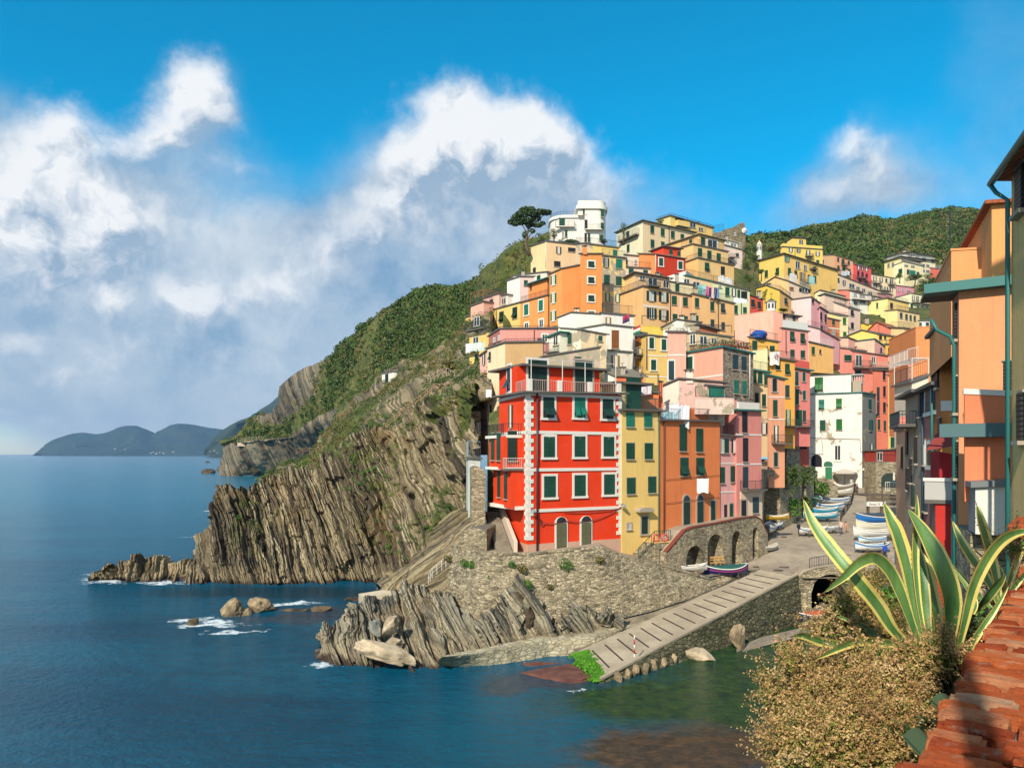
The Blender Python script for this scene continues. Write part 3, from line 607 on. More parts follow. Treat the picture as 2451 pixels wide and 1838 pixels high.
def window(H, fc, a, z, w, h, style, near=False):
    """style letters: frame F(white) S(stone) -(none); body c closed, t tilted lower leaves, o open, g glass, x single door; colour key"""
    fr, body, col = style[0], style[1], SHC[style[2]]
    pm = MB(); parts = []
    o0 = .02; lw = w
    if fr in 'FS':
        fm = WHITE if fr == 'F' else STONE; b = min(.16, w*.16)+.03
        for sx in (-1, 1): pm.box(fc.pnt(a+sx*(w/2+b/2), z, .03), fc.e, fc.n, Zv, b/2, .045, h/2+b, fm)
        pm.box(fc.pnt(a, z+h/2+b/2, .03), fc.e, fc.n, Zv, w/2, .044, b/2, fm)
        pm.box(fc.pnt(a, z-h/2-b/2, .06), fc.e, fc.n, Zv, w/2+b+.04, .08, b/2, fm)
    else:
        pm.box(fc.pnt(a, z-h/2-.05, .07), fc.e, fc.n, Zv, w/2+.08, .09, .045, STONE)
        pm.box(fc.pnt(a, z+h/2+.03, .03), fc.e, fc.n, Zv, w/2+.04, .03, .03, STONE)
    pm.box(fc.pnt(a, z, .005), fc.e, fc.n, Zv, w/2, .015, h/2, GLASS)
    def leaf(name='shutter'):
        m = MB(); parts.append((name, m)); return m
    if body == 'c':
        for sx in (-1, 1): leafbox(leaf(), fc, a+sx*w*.25, z, w*.48, h*.98, .03, .05, col)
    elif body == 'x': leafbox(leaf(), fc, a, z, w*.96, h*.98, .03, .05, col)
    elif body == 't':
        for sx in (-1, 1):
            m = leaf(); leafbox(m, fc, a+sx*w*.25, z+h*.24, w*.48, h*.5, .03, .05, col)
            leafbox(m, fc, a+sx*w*.25, z-h*.44, w*.48, h*.10, .03, .05, col)
            ang = R(random.choice((18, 28, 34))); ax = Vector((0, 0, -1))*math.cos(ang)+fc.n*math.sin(ang); nn = fc.n*math.cos(ang)+Zv*math.sin(ang)
            c = fc.pnt(a+sx*w*.25, z, .08)+ax*(h*.21); m.box(c, fc.e, nn, ax, w*.23, .02, h*.21, col)
    elif body == 'o':
        for sx in (-1, 1): leafbox(leaf(), fc, a+sx*(w*.74), z, w*.46, h, .05, .045, col)
        m = leaf('casement')
        for q in (-.47, 0, .47): m.box(fc.pnt(a+q*w, z, .035), fc.e, fc.n, Zv, .04, .02, h/2, WHITE)
        if random.random() < .6:
            for sx in (-1, 1): m.box(fc.pnt(a+sx*w*.25, z, .025), fc.e, fc.n, Zv, w*.12, .008, h*.46, CURT)
    elif body == 'h':      # half open: one leaf closed, one open
        leafbox(leaf(), fc, a-w*.25, z, w*.48, h*.98, .03, .05, col); leafbox(leaf(), fc, a+w*.74, z, w*.46, h, .05, .045, col)
    elif body == 'g':
        m = leaf('casement')
        for q in (-.47, 0, .47): m.box(fc.pnt(a+q*w, z, .035), fc.e, fc.n, Zv, .04, .02, h/2, WHITE)
        for q in (-.48, .48): m.box(fc.pnt(a, z+q*h, .035), fc.e, fc.n, Zv, w/2, .018, .04, WHITE)
    if near:
        o = pm.build('window', H)
        for nm, m in parts: m.build(nm, o)
    else:
        for nm, m in parts:
            for f, k, s_ in zip(m.f, m.m, m.sm): pm.f.append(tuple(i+len(pm.v) for i in f)); pm.m.append(pm.mi(m.ms[k])); pm.sm.append(s_)
            pm.v += m.v
        o = pm.build('door' if body == 'x' and h > 1.9 else 'window', H)
    return o
def railing(m, pts, h=.95, mt=None, step=.16, r=.018, solid=None):
    mt = mt or IRON
    for a, b in zip(pts[:-1], pts[1:]):
        a = Vector(a); b = Vector(b); L = (b-a).length
        if L < .05: continue
        up = Zv*h
        if solid:
            e = (b-a).normalized(); n = e.cross(Zv).normalized(); m.box((a+b)/2+Zv*(h/2), e, n, Zv, L/2, .06, h/2, solid); continue
        m.bar(a+up, b+up, r*1.6, mt); m.bar(a+Zv*.08, b+Zv*.08, r, mt)
        k = max(1, int(L/step))
        for i in range(k+1):
            q = a.lerp(b, i/k); m.bar(q, q+up, r*(1.6 if i % 8 == 0 else .8), mt, 3, cap=False)
def balcony(H, fc, x0, x1, yr, ys, prot=.9, mt=None, slab=None, solid=None):
    a0, z = fc.sz(x0, ys); a1, _ = fc.sz(x1, ys); _, zr = fc.sz(x0, yr)
    if a0 > a1: a0, a1 = a1, a0
    m = MB(); m.box(fc.pnt((a0+a1)/2, z, prot/2), fc.e, fc.n, Zv, (a1-a0)/2, prot/2, .08, slab or SLAB); o = m.build('balcony', H)
    m = MB(); railing(m, [fc.pnt(a0+.04, z+.08, .05), fc.pnt(a0+.04, z+.08, prot-.05), fc.pnt(a1-.04, z+.08, prot-.05), fc.pnt(a1-.04, z+.08, .05)], max(.6, abs(zr-z)-.08), mt, solid=solid); m.build('railing', o); return o
HN = {}
def house(z, L, C, R_, base, d, fa, col, label, wins=(), ex=(), cs=None, sa=None, typ='L', roof='slab', pf=None, ps=None, dep=8, name='house', cat='house', near=False, drop=2.5, ov=.22, rm=None, peel=0, group='coloured houses of the village', wm=None, gp=True, wf=None):
    sa = fa if sa is None else sa
    if not isinstance(C, (tuple, list)): raise ValueError(label)
    uc, vc = px(z, *C); Cp = plan(uc, d); zC = zat(vc, d)
    if typ == 'L': ef = Vector((COS(fa), SIN(fa), 0)); es = Vector((-SIN(sa), COS(sa), 0)); fr, sd_ = R_, L
    else: ef = Vector((-COS(fa), SIN(fa), 0)); es = Vector((SIN(sa), COS(sa), 0)); fr, sd_ = L, R_
    def end(e, q):
        if q is None: return Cp+e*dep, zC
        if isinstance(q, (tuple, list)): p = hit(Cp, e, px(z, q[0], 0)[0]); return p, zat(px(z, 0, q[1])[1], p.y)
        p = hit(Cp, e, px(z, q, 0)[0]); return p, zC
    Fp, zF = end(ef, fr); Sp, zS = end(es, sd_)
    if (Sp-Cp).length < 3 and sd_ is not None and not ps: pass
    zb = zat(px(z, 0, base)[1], d)-drop
    org = Vector((Cp.x, Cp.y, zb)); Hh = empty(name, org); tag(Hh, label, cat, group)
    m1 = wf or wm or plaster(col, peel=peel); m2 = wm or (plaster(cs, peel=peel) if cs else m1)
    FF = Face(z, Cp, Fp); FS = Face(z, Cp, Sp); Hh_faces = {'f': FF, 's': FS}
    # top polylines
    def poly(face, endp, zE, prof):
        pts = [(Cp, zC)]
        for (x, y) in (prof or []):
            q, zz = face.at(x, y); pts.append((q, zz))
        pts.append((endp, zE)); return pts
    pl = poly(FF, Fp, zF, pf) if not ps else poly(FS, Sp, zS, ps)
    ext, zx = ((Sp-Cp), zS-zC) if not ps else ((Fp-Cp), zF-zC)
    mA, mB_ = (m1, m2) if not ps else (m2, m1)
    W = MB(); up = lambda p, zz: Vector((p.x, p.y, zz))
    W.poly([up(pl[0][0], zb)]+[up(pl[-1][0], zb)]+[up(p, q) for p, q in pl[::-1]], mA)
    W.poly([up(pl[0][0]+ext, zb)]+[up(pl[-1][0]+ext, zb)]+[up(p+ext, q+zx) for p, q in pl[::-1]], m2)
    for i in (0, -1):
        p, q = pl[i]; W.poly([up(p, zb), up(p+ext, zb), up(p+ext, q+zx), up(p, q)], mB_ if i == 0 else m2)
    for (p, q), (p2, q2) in zip(pl[:-1], pl[1:]): W.poly([up(p, q-.01), up(p2, q2-.01), up(p2+ext, q2+zx-.01), up(p+ext, q+zx-.01)], SLATE)
    W.build('wall', Hh)
    if roof != 'none':
        rm = rm or {'slab': SLAB, 'tile': TILE, 'gtile': GTILE, 'teal': TEALM, 'par': m1, 'white': WHITE}[roof]
        Rr = MB(); e1 = (pl[-1][0]-pl[0][0]).normalized(); e2 = ext.normalized(); th = .16 if roof not in ('tile', 'gtile') else .12
        o_ = ov if roof != 'par' else .03
        for k, ((p, q), (p2, q2)) in enumerate(zip(pl[:-1], pl[1:])):
            sl = (q2-q)/max(.01, (p2-p).length); sx = zx/max(.01, ext.length)
            a = up(p, q) - (e1*o_+Zv*(sl*o_) if k == 0 else Vector()); b = up(p2, q2)+(e1*o_+Zv*(sl*o_) if k == len(pl)-2 else Vector())
            bk = e2*o_+Zv*(sx*o_); E = ext+Zv*zx
            c = [a-bk, b-bk, b+E+bk, a+E+bk]; t = Zv*(th if roof != 'par' else .08)
            vs = [x+Zv*.004 for x in c]+[x+t for x in c]
            Rr.faces(vs, [(0,1,2,3),(4,5,6,7),(0,1,5,4),(1,2,6,5),(2,3,7,6),(3,0,4,7)], rm)
        ro = Rr.build('roof', Hh)
    else: ro = Hh
    if gp:
        zg = zb+drop-.3
        GP.extend([(Cp.x, Cp.y, zg), (Fp.x, Fp.y, zg), (Sp.x, Sp.y, zg+.5), ((Fp+Sp-Cp).x, (Fp+Sp-Cp).y, zg+1)])
    for w in wins:
        fc = Hh_faces[w[0]]; xs = w[1] if isinstance(w[1], (list, tuple)) else [w[1]]; ys = w[2] if isinstance(w[2], (list, tuple)) else [w[2]]
        for y in ys:
            a0, z0 = fc.sz(xs[0], y); al, _ = fc.sz(xs[0]-w[3]/2, y); ar, _ = fc.sz(xs[0]+w[3]/2, y); _, zt = fc.sz(xs[0], y-w[4]/2); ww = abs(ar-al)
            st = w[5]
            if st[1] == 'o': ww *= .52
            for x in xs:
                a, _ = fc.sz(x, y); window(Hh, fc, a, z0, ww, 2*(zt-z0), st, near)
    for e in ex:
        k = e[0]
        if k == 'balc': balcony(Hh, Hh_faces[e[1]], *e[2:6], **(e[6] if len(e) > 6 else {}))
        elif k == 'band':      # white band along a face at height y (at the corner)
            fc = Hh_faces[e[1]]; _, zz = fc.sz(C[0] if e[1] == 'f' else C[0], e[2]); m = MB(); m.box(fc.pnt(fc.len/2, zz, .015), fc.e, fc.n, Zv, fc.len/2, .02, e[3], e[4] if len(e) > 4 else WHITE); m.build('string_course', Hh)
        elif k == 'rail':      # railing round the roof along the visible edges
            m = MB(); i_ = .12; g = Vector((0, 0, .17)); h = e[1] if len(e) > 1 else .95
            cen = (Fp+Sp)/2; ins = lambda p, zz: up(p+(cen-p).normalized()*i_, zz)+g
            railing(m, [ins(Sp, zS), ins(Cp, zC), ins(Fp, zF)], h, e[2] if len(e) > 2 else IRON, solid=e[3] if len(e) > 3 else None); m.build('railing', Hh)
        elif k == 'chim':
            p = Cp+(Fp-Cp)*e[1]+(Sp-Cp)*e[2]; zz = zC+(zF-zC)*e[1]+(zS-zC)*e[2]; s = e[3] if len(e) > 3 else .3; hh = e[4] if len(e) > 4 else 1.0
            m = MB(); m.abox(p.x-s, p.x+s, p.y-s, p.y+s, zz-.1, zz+hh, m2 if random.random() < .4 else STONE)
            for q in (-1, 1): m.abox(p.x+q*s*.7-.06, p.x+q*s*.7+.06, p.y-s, p.y+s, zz+hh, zz+hh+.22, STONE)
            m.abox(p.x-s-.1, p.x+s+.1, p.y-s-.1, p.y+s+.1, zz+hh+.22, zz+hh+.32, SLAB); m.build('chimney', ro)
        elif k == 'pipe':
            fc = Hh_faces[e[1]]; a, z1 = fc.sz(e[2], e[3]); _, z2 = fc.sz(e[2], e[4]); m = MB(); m.bar(fc.pnt(a, z1, .1), fc.pnt(a, z2, .1), .06, e[5] if len(e) > 5 else IRON, 6); m.build('downpipe', Hh)
        elif k == 'ant':
            p = Cp+(Fp-Cp)*e[1]+(Sp-Cp)*e[2]; p = up(p, zC); m = MB(); m.bar(p, p+Zv*2.2, .03, IRON); 
            for q in (1.5, 1.8, 2.1): m.bar(p+Vector((-.45, 0, q)), p+Vector((.45, 0, q)), .015, IRON)
            m.build('antenna', ro)
        elif k == 'perg':
            hgt = e[1]; m = MB(); q4 = [Cp, Fp, Fp+(Sp-Cp), Sp]; zz = zC+.16
            for q in q4: m.bar(up(q, zz), up(q, zz+hgt), .035, e[2])
            for i in range(4): m.bar(up(q4[i], zz+hgt), up(q4[(i+1) % 4], zz+hgt), .035, e[2])
            for i in range(1, 5): m.bar(up(Cp.lerp(Fp, i/5), zz+hgt), up(Sp.lerp(Sp+Fp-Cp, i/5), zz+hgt), .025, e[2])
            m.build('pergola', Hh)
    Hh['_f'] = 1; HN[label] = (Hh, Hh_faces, Cp, Fp, Sp, zC, zb)
    return Hh
# ---------------------------------------------------------------- the village on the hill
Hs = house
# --- zoom A: upper left
Hs('A', (665,665), (835,610), (1190,650), 960, 146, 18, 'e2c287', 'sand-coloured block with a blank wall beside the umbrella pine', [('f',960,705,52,72,'-ok'),('f',1100,700,80,40,'-xk'),('f',945,850,66,56,'-ck'),('s',[705],925,28,70,'-ck')], [('pipe','s',828,615,890,WIRON),('rail',.5)], cs='f0d08c', sa=30)
Hs('A', (1140,640), (1300,640), (1600,680), 760, 131, 12, 'ecc95c', 'low yellow flat with peeling gable above the orange tower house', [('f',1557,732,45,62,'-ct')], [('rail',1.0)], cs='cdb98a', sa=30, peel=.6, ps=[(1230,632)])
Hs('A', 1190, (1192,745), (1420,745), 1380, 118, 10, 'ef8e34', 'tall orange tower house with one blank facade and a column of small framed windows', [('f',[1305],[855,1022,1215,1385],66,66,'Ftd')], [('chim',.2,.5)], cs='e88430', sa=25, drop=4)
Hs('A', (860,960), (997,900), (1188,862), 1380, 118.6, 10, 'ef8e34', 'orange wing with green open shutters joined to the orange tower house', [('s',[908],[1020,1210,1400],58,100,'Fol')], [('pipe','s',862,960,1540,IRON)], cs='f09a40', sa=37, drop=4)
Hs('A', (555,1262), (845,1182), None, 1545, 121, 37, 'f0963c', 'orange row house with four framed windows left of the orange wing', [('s',[620],[1335],46,115,'Fct'),('s',[775],1290,46,115,'Fct'),('s',[622,778],1512,40,80,'Fgt')], [('rail',.8)], sa=37, dep=6, cs='f0963c')
Hs('A', (640,1075), (838,1010), None, 1185, 124, 37, 'e88c36', 'small orange roof room under a green-grey sheet roof', [('s',[668],1100,16,40,'-xk')], [], sa=37, dep=5, roof='teal', ov=.6, gp=False)
Hs('A', (-25,1418), (555,1258), None, 1560, 128, 37, 'f4cb62', 'long yellow row house on the cliff edge with dark tilted shutters', [('s',[250],[1440],50,112,'-td'),('s',[357],1410,46,112,'-td'),('s',[498],1368,48,120,'-td')], [('pipe','s',305,1340,1540)], sa=37, dep=7)
Hs('A', (415,1030), (550,985), (700,985), 1175, 131, 12, 'f0b8b4', 'pale pink house with a blank lit side below the cactus slope', [('f',612,1052,38,58,'-cg')], [('chim',.5,.3)], cs='f8d6cc', sa=37)
Hs('A', (480,975), (835,935), None, 1060, 139, 37, 'f0c8b8', 'low whitish-pink house under a brown sloping roof', [('s',[750],995,36,50,'-cg')], [], sa=37, dep=6, gp=False)
Hs('A', (160,1215), (330,1165), None, 1310, 133, 37, 'eda79a', 'salmon terrace house with a chimney at the left end of the upper row', [('s',[250],1250,30,50,'-cg')], [('rail',.9)], sa=37, dep=6)
Hs('A', (330,1200), (420,1175), None, 1310, 132, 37, 'f4cfc8', 'tiny whitish-pink terrace room with a barred window', [('s',[380],1245,40,66,'Sgk')], [], sa=37, dep=5, gp=False)
Hs('A', (30,1300), (165,1250), None, 1330, 133, 37, 'e9a58e', 'rose terrace wall with wooden pergola at the cliff end', [], [('perg',2.0,paint('c06a50')),('rail',.9)], sa=37, dep=5, gp=False)
Hs('A', 1413, (1415,762), (1672,792), 1345, 123, 14, 'eeca6c', 'yellow house with large grey peeling patches right of the orange tower house', [('f',[1462],835,60,95,'-od'),('f',1600,848,66,100,'-ct'),('f',[1470],[1015],60,102,'-cg'),('f',1597,1032,60,98,'-cg'),('f',[1478],1200,46,86,'-ol'),('f',1582,1212,46,80,'-ol')], [('rail',1.0)], peel=1.0, sa=14)
Hs('A', 1655, (1665,885), (1950,905), 990, 134, 14, 'eebaa6', 'pink house under a roof terrace left of the dark red house', [('f',[1727],930,50,62,'-cg'),('f',1880,935,48,40,'-cg')], [('rail',1.0)])
Hs('A', 1660, (1662,755), (1870,775), 900, 137.5, 14, 'f2c4b4', 'pale pink back room on the pink roof terrace', [('f',1680,830,20,56,'-xk'),('f',1775,830,26,52,'-gk')], [], dep=4, gp=False)
# --- zoom B
Hs('B', (160,520), (437,395), (985,520), 745, 163, 30, 'eccb93', 'big cream house high up with a corner roof and a long left balcony', [('s',278,545,30,85,'-cg'),('s',282,683,28,78,'-cg'),('f',[535],485,38,82,'-cg'),('f',645,514,38,82,'-cg'),('f',752,541,38,76,'-cg'),('f',853,560,36,50,'-cg'),('f',537,635,38,84,'-cg'),('f',647,640,36,50,'-cg')], [('balc','s',200,400,560,625),('pipe','f',712,460,650),('chim',.6,.4)], cs='f6e0b0', sa=27, dep=12, ov=.5)
Hs('B', (588,385), (730,340), (1182,468), 550, 178, 30, 'f3c860', 'yellow hilltop house with a shaded loggia under a thin roof', [('f',[965],440,64,56,'-gk'),('f',825,385,90,30,'-xk'),('f',1050,482,50,36,'-gk')], [('balc','f',780,900,392,450,{'solid':plaster('f3c860')}),('rail',.5),('chim',.8,.5)], cs='f6d67c', sa=27, ov=.3)
Hs('B', (700,650), (1032,540), (1296,605), 700, 150, 28, 'f1c470', 'top storey of the tiered yellow house with a sliding glass door', [('f',[1072],610,40,84,'-cg'),('f',1172,640,104,88,'Fgk'),('s',945,612,30,40,'-cg')], [('ant',.5,.2)], cs='e9bb63', sa=38, roof='gtile', ov=.5, gp=False)
Hs('B', (838,680), (970,642), (1338,722), 800, 143, 28, 'f1c470', 'middle storey of the tiered yellow house with three green doors', [('f',[1040],728,42,90,'-cg'),('f',1140,755,42,92,'-cg'),('f',1238,782,42,88,'-cg')], [('rail',1.0)], cs='efc06c', sa=33, gp=False)
Hs('B', (885,835), (1022,788), (1402,868), 1080, 138.5, 28, 'f0c26c', 'lowest storey of the tiered yellow house with laundry over the sill', [('f',1115,880,46,88,'-tg'),('f',1282,922,40,88,'-xk')], [('rail',.9)], cs='efbe66', sa=33)
Hs('B', (388,742), (575,748), (888,795), 985, 134, 22, 'b8381c', 'dark red house with two framed green windows and an orange left side', [('f',628,830,44,86,'Fcg'),('f',833,865,44,82,'Fcg'),('f',620,965,30,30,'-cg')], [('pipe','s',578,750,970,WIRON)], cs='ee8f3f', sa=30)
Hs('B', (525,718), (655,668), (838,695), 790, 140, 22, 'cc4224', 'small vermilion upper storey behind the dark red house', [('f',733,725,34,58,'-cg'),('f',818,742,30,56,'-cg')], [], cs='d2482a', sa=35, gp=False, ov=.4)
Hs('B', (1300,648), (1310,650), (1490,700), 830, 166, 24, 'eec0b2', 'pink house with a white terrace rail below the ruined tower', [('f',1437,757,28,38,'-cu')], [('rail',1.3,WIRON),('balc','f',1340,1395,745,785)], sa=30)
Hs('B', 1330, (1335,800), (1402,852), 900, 150, 28, 'e9a07c', 'narrow peach house squeezed right of the tiered yellow house', [('f',1360,835,40,36,'-cu')], [], dep=4, gp=False)
Hs('B', (1300,625), (1310,605), (1440,640), 700, 172, 24, 'e4dccb', 'off-white attic room with sheds just under the ruined tower', [('f',1395,650,60,36,'-gk')], [('chim',.1,.1)], sa=30, gp=False)
Hs('B', (182,1040), (352,948), (720,1010), 1110, 121.5, 27, 'e0bd80', 'shaded roof loggia on top of the ochre house with white bands', [('f',430,998,56,40,'-gd'),('f',540,1045,100,90,'-gk'),('f',680,1065,60,80,'-gd')], [('chim',.8,.3)], cs='efbf72', sa=26, ov=.5, gp=False)
Hs('B', (186,1180), (440,1088), (722,1135), 1510, 118, 27, 'efbe70', 'ochre house with white bands and open brown-framed windows', [('f',[525],1190,100,105,'-od'),('f',655,1200,100,105,'-od'),('f',528,1372,100,110,'-od'),('f',655,1392,100,108,'-od')], [('rail',1.0),('band','f',1290,.14),('balc','f',470,590,1040,1085)], cs='f1b968', sa=26, drop=4)
Hs('B', 720, (726,1040), (968,1075), 1160, 124, 20, 'ecd49a', 'cream roof room with a tall green door and pergola pole', [('f',800,1095,40,98,'-cg')], [('chim',.3,.2,.25,1.2),('perg',.6,WIRON)], dep=5, gp=False)
Hs('B', 715, (720,1150), (972,1195), 1470, 117.5, 20, 'dfb578', 'tan house with paired green shutters in the middle of the ochre row', [('f',[768],[1235],50,92,'-cg'),('f',[885],[1250],48,94,'-cg'),('f',[775],1420,48,80,'-cg'),('f',885,1432,48,60,'-cg')], [('rail',1.0),('pipe','f',838,1200,1430,WIRON),('pipe','f',725,1160,1450)], drop=4)
Hs('B', 960, (968,1170), (1405,1272), 1590, 116.5, 24, 'eeb968', 'ochre house with laundry on its roof terrace and slim green shutters', [('f',[1008],1260,40,98,'-cg'),('f',1170,1298,38,96,'-cg'),('f',1282,1315,38,96,'-tu'),('f',1005,1430,34,70,'-cg'),('f',1172,1478,36,80,'-cu'),('f',1285,1510,34,84,'-cu')], [('rail',1.0),('pipe','f',1232,1240,1540)], drop=6)
Hs('B', 880, (893,975), (1180,1040), 1130, 128, 22, 'e4c88c', 'long roof terrace house with a green slab edge below the tiered yellow house', [('f',900,1040,60,60,'-gk'),('f',1000,1070,80,60,'-gk')], [('rail',1.0)], roof='teal', gp=False)
Hs('B', 1175, (1180,1042), (1568,1135), 1390, 126, 22, 'cfd3a0', 'pale green house with laundry lines under its windows', [('f',1250,1085,34,30,'-gk'),('f',[1330],1143,42,92,'-cg'),('f',1398,1152,46,80,'-od'),('f',1450,1168,26,84,'-cg'),('f',1508,1180,62,78,'-ck'),('f',1420,1332,36,86,'-cg'),('f',1516,1340,36,62,'-cg')], [('rail',1.0),('pipe','f',1476,1250,1380)], drop=4)
Hs('B', (680,985), (900,920), None, 1000, 131, 60, 'dcd8cc', 'low whitewashed lean-to wall rising behind the ochre row', [], [], dep=5, sa=45, gp=False, roof='none')
Hs('B', 1560, (1566,1180), (1712,1225), 1370, 134, 22, 'c8523e', 'small coral-red house with dark propped shutters', [('f',1600,1265,34,80,'-td'),('f',1668,1285,32,78,'-td')], [('chim',.7,.4)])
Hs('B', (1638,1110), (1885,1130), (2010,1215), 1350, 143, 40, 'e4b75c', 'bright yellow blank-sided house with a beige front', [('f',1950,1243,28,66,'-tu')], [('rail',.8),('chim',.1,.5)], cs='f4c936', sa=30, ps=[(1745,1078)])
Hs('B', (1695,1085), (1975,1030), (2212,1130), 1200, 152, 25, 'e8c0a4', 'cream gabled house behind the bright yellow one', [('f',2010,1110,40,30,'-cb'),('f',2150,1130,120,40,'-od')], [('rail',.9,WIRON)], cs='f3c377', sa=32, ps=[(1840,990)], gp=False)
Hs('B', (1668,818), (1930,745), (2500,920), 1070, 170, 26, 'ecc257', 'large yellow gabled house with loggias and laundry on the right ridge', [('s',1745,955,32,74,'-cg'),('s',1862,930,34,76,'-tg'),('f',1962,798,50,58,'-ot'),('f',1987,930,30,74,'-tg'),('f',2055,955,28,70,'-tg'),('f',2075,860,50,80,'-gk'),('f',2155,890,36,60,'-gk'),('f',2125,985,60,92,'-oo'),('f',2195,1000,26,70,'-td'),('f',2253,905,30,50,'-cg'),('f',2255,1010,32,70,'-cg')], [('balc','f',2095,2180,1040,1050),('balc','f',2200,2260,860,905)], cs='f6cb50', sa=30, ov=.5)
# --- zoom C: right ridge
Hs('C', (80,512), (100,495), (527,525), 775, 190, 12, 'f2cc4f', 'tall yellow ridge house with white-curtained windows', [('f',[187,270],[526],40,42,'-od'),('f',372,560,42,66,'-od'),('f',472,566,42,44,'-od'),('f',382,637,34,44,'-od'),('f',474,652,30,40,'-cg')], [('balc','f',340,415,585,595),('rail',.8,None,plaster('f2cc4f')),('pipe','f',232,490,600)], sa=25)
Hs('C', (150,430), (205,396), (350,405), 500, 196, 12, 'f0cb55', 'square yellow attic storey on top of the tall yellow ridge house', [('f',298,445,38,52,'-od')], [('ant',.9,.1)], sa=28, gp=False, ov=.4)
Hs('C', (527,580), (650,578), (850,640), 850, 216, 25, 'e0a26e', 'peach house with tan blank side on the right ridge', [('s',533,650,12,40,'-cu'),('f',690,626,20,42,'-cu'),('f',742,650,30,58,'-cg'),('f',803,662,20,42,'-cu'),('f',693,712,22,44,'-tg'),('f',748,740,30,60,'-cg'),('f',810,750,20,50,'-tg')], [('balc','f',722,775,670,688),('balc','f',725,800,768,785)], cs='c8a470', sa=28)
Hs('C', (846,668), (880,680), (1042,718), 910, 226, 22, 'd8525a', 'crimson-pink house with three white-curtained windows', [('f',[905],710,30,44,'-od'),('f',945,720,26,44,'-od'),('f',990,730,30,44,'-od'),('f',[903],775,22,56,'-ck'),('f',948,785,22,56,'-ck'),('f',993,795,20,44,'-ck'),('f',920,850,20,40,'-ck'),('f',985,870,34,40,'-ck')], [('balc','f',885,980,800,822),('balc','f',930,1010,860,885)], sa=25, cs='e04a52')
Hs('C', 1035, (1040,782), (1302,828), 1020, 232, 18, 'e8cf9c', 'cream apartment house with dark open shutters left of the scaffolding', [('f',[1078],830,34,52,'-od'),('f',1145,840,34,44,'-od'),('f',1200,848,18,40,'-cg'),('f',1255,858,34,56,'-od'),('f',1080,905,34,42,'-od'),('f',1145,925,24,50,'-od'),('f',1198,935,36,44,'-od'),('f',1256,945,28,44,'-od')], [('balc','f',1055,1130,862,878),('balc','f',1215,1285,880,895),('balc','f',1130,1230,940,955)], sa=18)
Hs('C', 1298, (1303,900), (1492,925), 1020, 236, 12, 'c8788c', 'rose house wrapped in blue netting', [('f',[1330],[945],20,36,'-gk'),('f',1375,948,20,36,'-gk'),('f',1425,950,20,36,'-gk')], [], sa=14)
Hs('C', (1180,650), (1350,600), (1720,640), 830, 300, 22, 'ead9a4', 'upper tier of the cream hotel on the wooded slope', [('s',[1225,1270],690,26,50,'-gk'),('f',1460,640,46,30,'-gk'),('f',[1590],[685],40,26,'-gk'),('f',1640,693,36,26,'-gk'),('f',[1590,1640],[745],40,26,'-gk'),('f',1695,640,36,46,'-gt'),('f',1600,630,40,24,'-gk'),('f',1480,575,50,20,'-gk')], [('rail',1.0,WIRON),('balc','f',1360,1560,615,632,{'prot':2})], cs='e6d488', sa=30, name='hotel', cat='hotel', ov=1.0)
Hs('C', (1210,600), (1400,556), (1690,590), 640, 310, 22, 'e6dcc0', 'penthouse floor on top of the cream hotel', [('f',[1450,1530,1600],590,40,24,'-gk')], [('chim',.1,.2,.6,1.2)], sa=30, name='hotel_penthouse', cat='building', ov=1.0, gp=False)
Hs('C', (1280,690), (1385,650), (1590,700), 860, 285, 22, 'eed9a0', 'lower front tier of the cream hotel with green shop doors', [('f',[1412,1480],690,40,16,'-gk'),('f',1432,757,28,50,'-cg'),('f',1480,765,60,46,'-ct'),('f',1535,778,28,40,'-cu'),('s',1350,750,40,50,'-cg')], [('rail',.8,WIRON)], cs='f2dfa6', sa=30, name='hotel_annex', cat='building', gp=False)
Hs('C', 1665, (1672,715), (1892,745), 860, 276, 15, 'c86a56', 'coral-red house at the right edge of the far row', [('f',[1778],745,34,24,'-gk'),('f',1830,760,40,20,'-gk'),('f',1790,820,34,24,'-gk'),('f',1862,832,24,24,'-gk')], [('rail',1.2,WIRON)])
Hs('C', 480, (487,788), (645,862), 960, 196, 25, 'dfc4b8', 'greyish-pink house with a row of four small windows', [('f',505,855,22,46,'-tg'),('f',545,870,20,48,'-tg'),('f',602,890,40,46,'-od')], [('balc','f',560,640,800,858)], sa=25)
Hs('C', (550,795), (652,772), (1150,968), 1060, 200, 30, 'e6c0a2', 'long pale peach row house with pergola poles running down the slope', [('f',690,843,22,44,'-tu'),('f',752,872,30,52,'-od'),('f',835,905,60,44,'-gk'),('f',900,930,40,30,'-gk'),('f',960,950,40,30,'-gk'),('f',1030,985,40,30,'-gk')], [('rail',1.4)], sa=35, cs='ecccb4')
Hs('C', (520,955), (820,950), None, 1075, 184, 30, 'd9705c', 'long salmon-red wall house with a small chimney', [], [('chim',-.2,.6,.4,.8)], sa=60, dep=5, cs='de7362', gp=False)
Hs('C', 815, (822,960), (1005,1010), 1110, 180, 22, 'e8e0cc', 'white house with two stacked balconies', [('f',870,1000,36,28,'-gk'),('f',[945],[1010],60,30,'-gk'),('f',875,1085,30,36,'-od'),('f',950,1070,60,36,'-gk')], [('balc','f',828,1010,1000,1050,{'mt':WIRON})], sa=22)
Hs('C', 1000, (1005,1000), (1310,1080), 1120, 188, 22, 'e4c79a', 'beige low house with an awning in the middle distance', [('f',1060,1030,40,30,'-gk')], [('rail',.8)], gp=False)
Hs('C', 1110, (1115,985), (1265,1000), 1060, 190, 20, 'd78f8e', 'small rose house in front of the cream apartment house', [], [], gp=False)
Hs('C', (445,985), (500,955), (760,1020), 1110, 172, 25, 'f0dcab', 'cream house with a long sloping eave between pink houses', [], [('chim',.6,.3)], sa=40, gp=False)
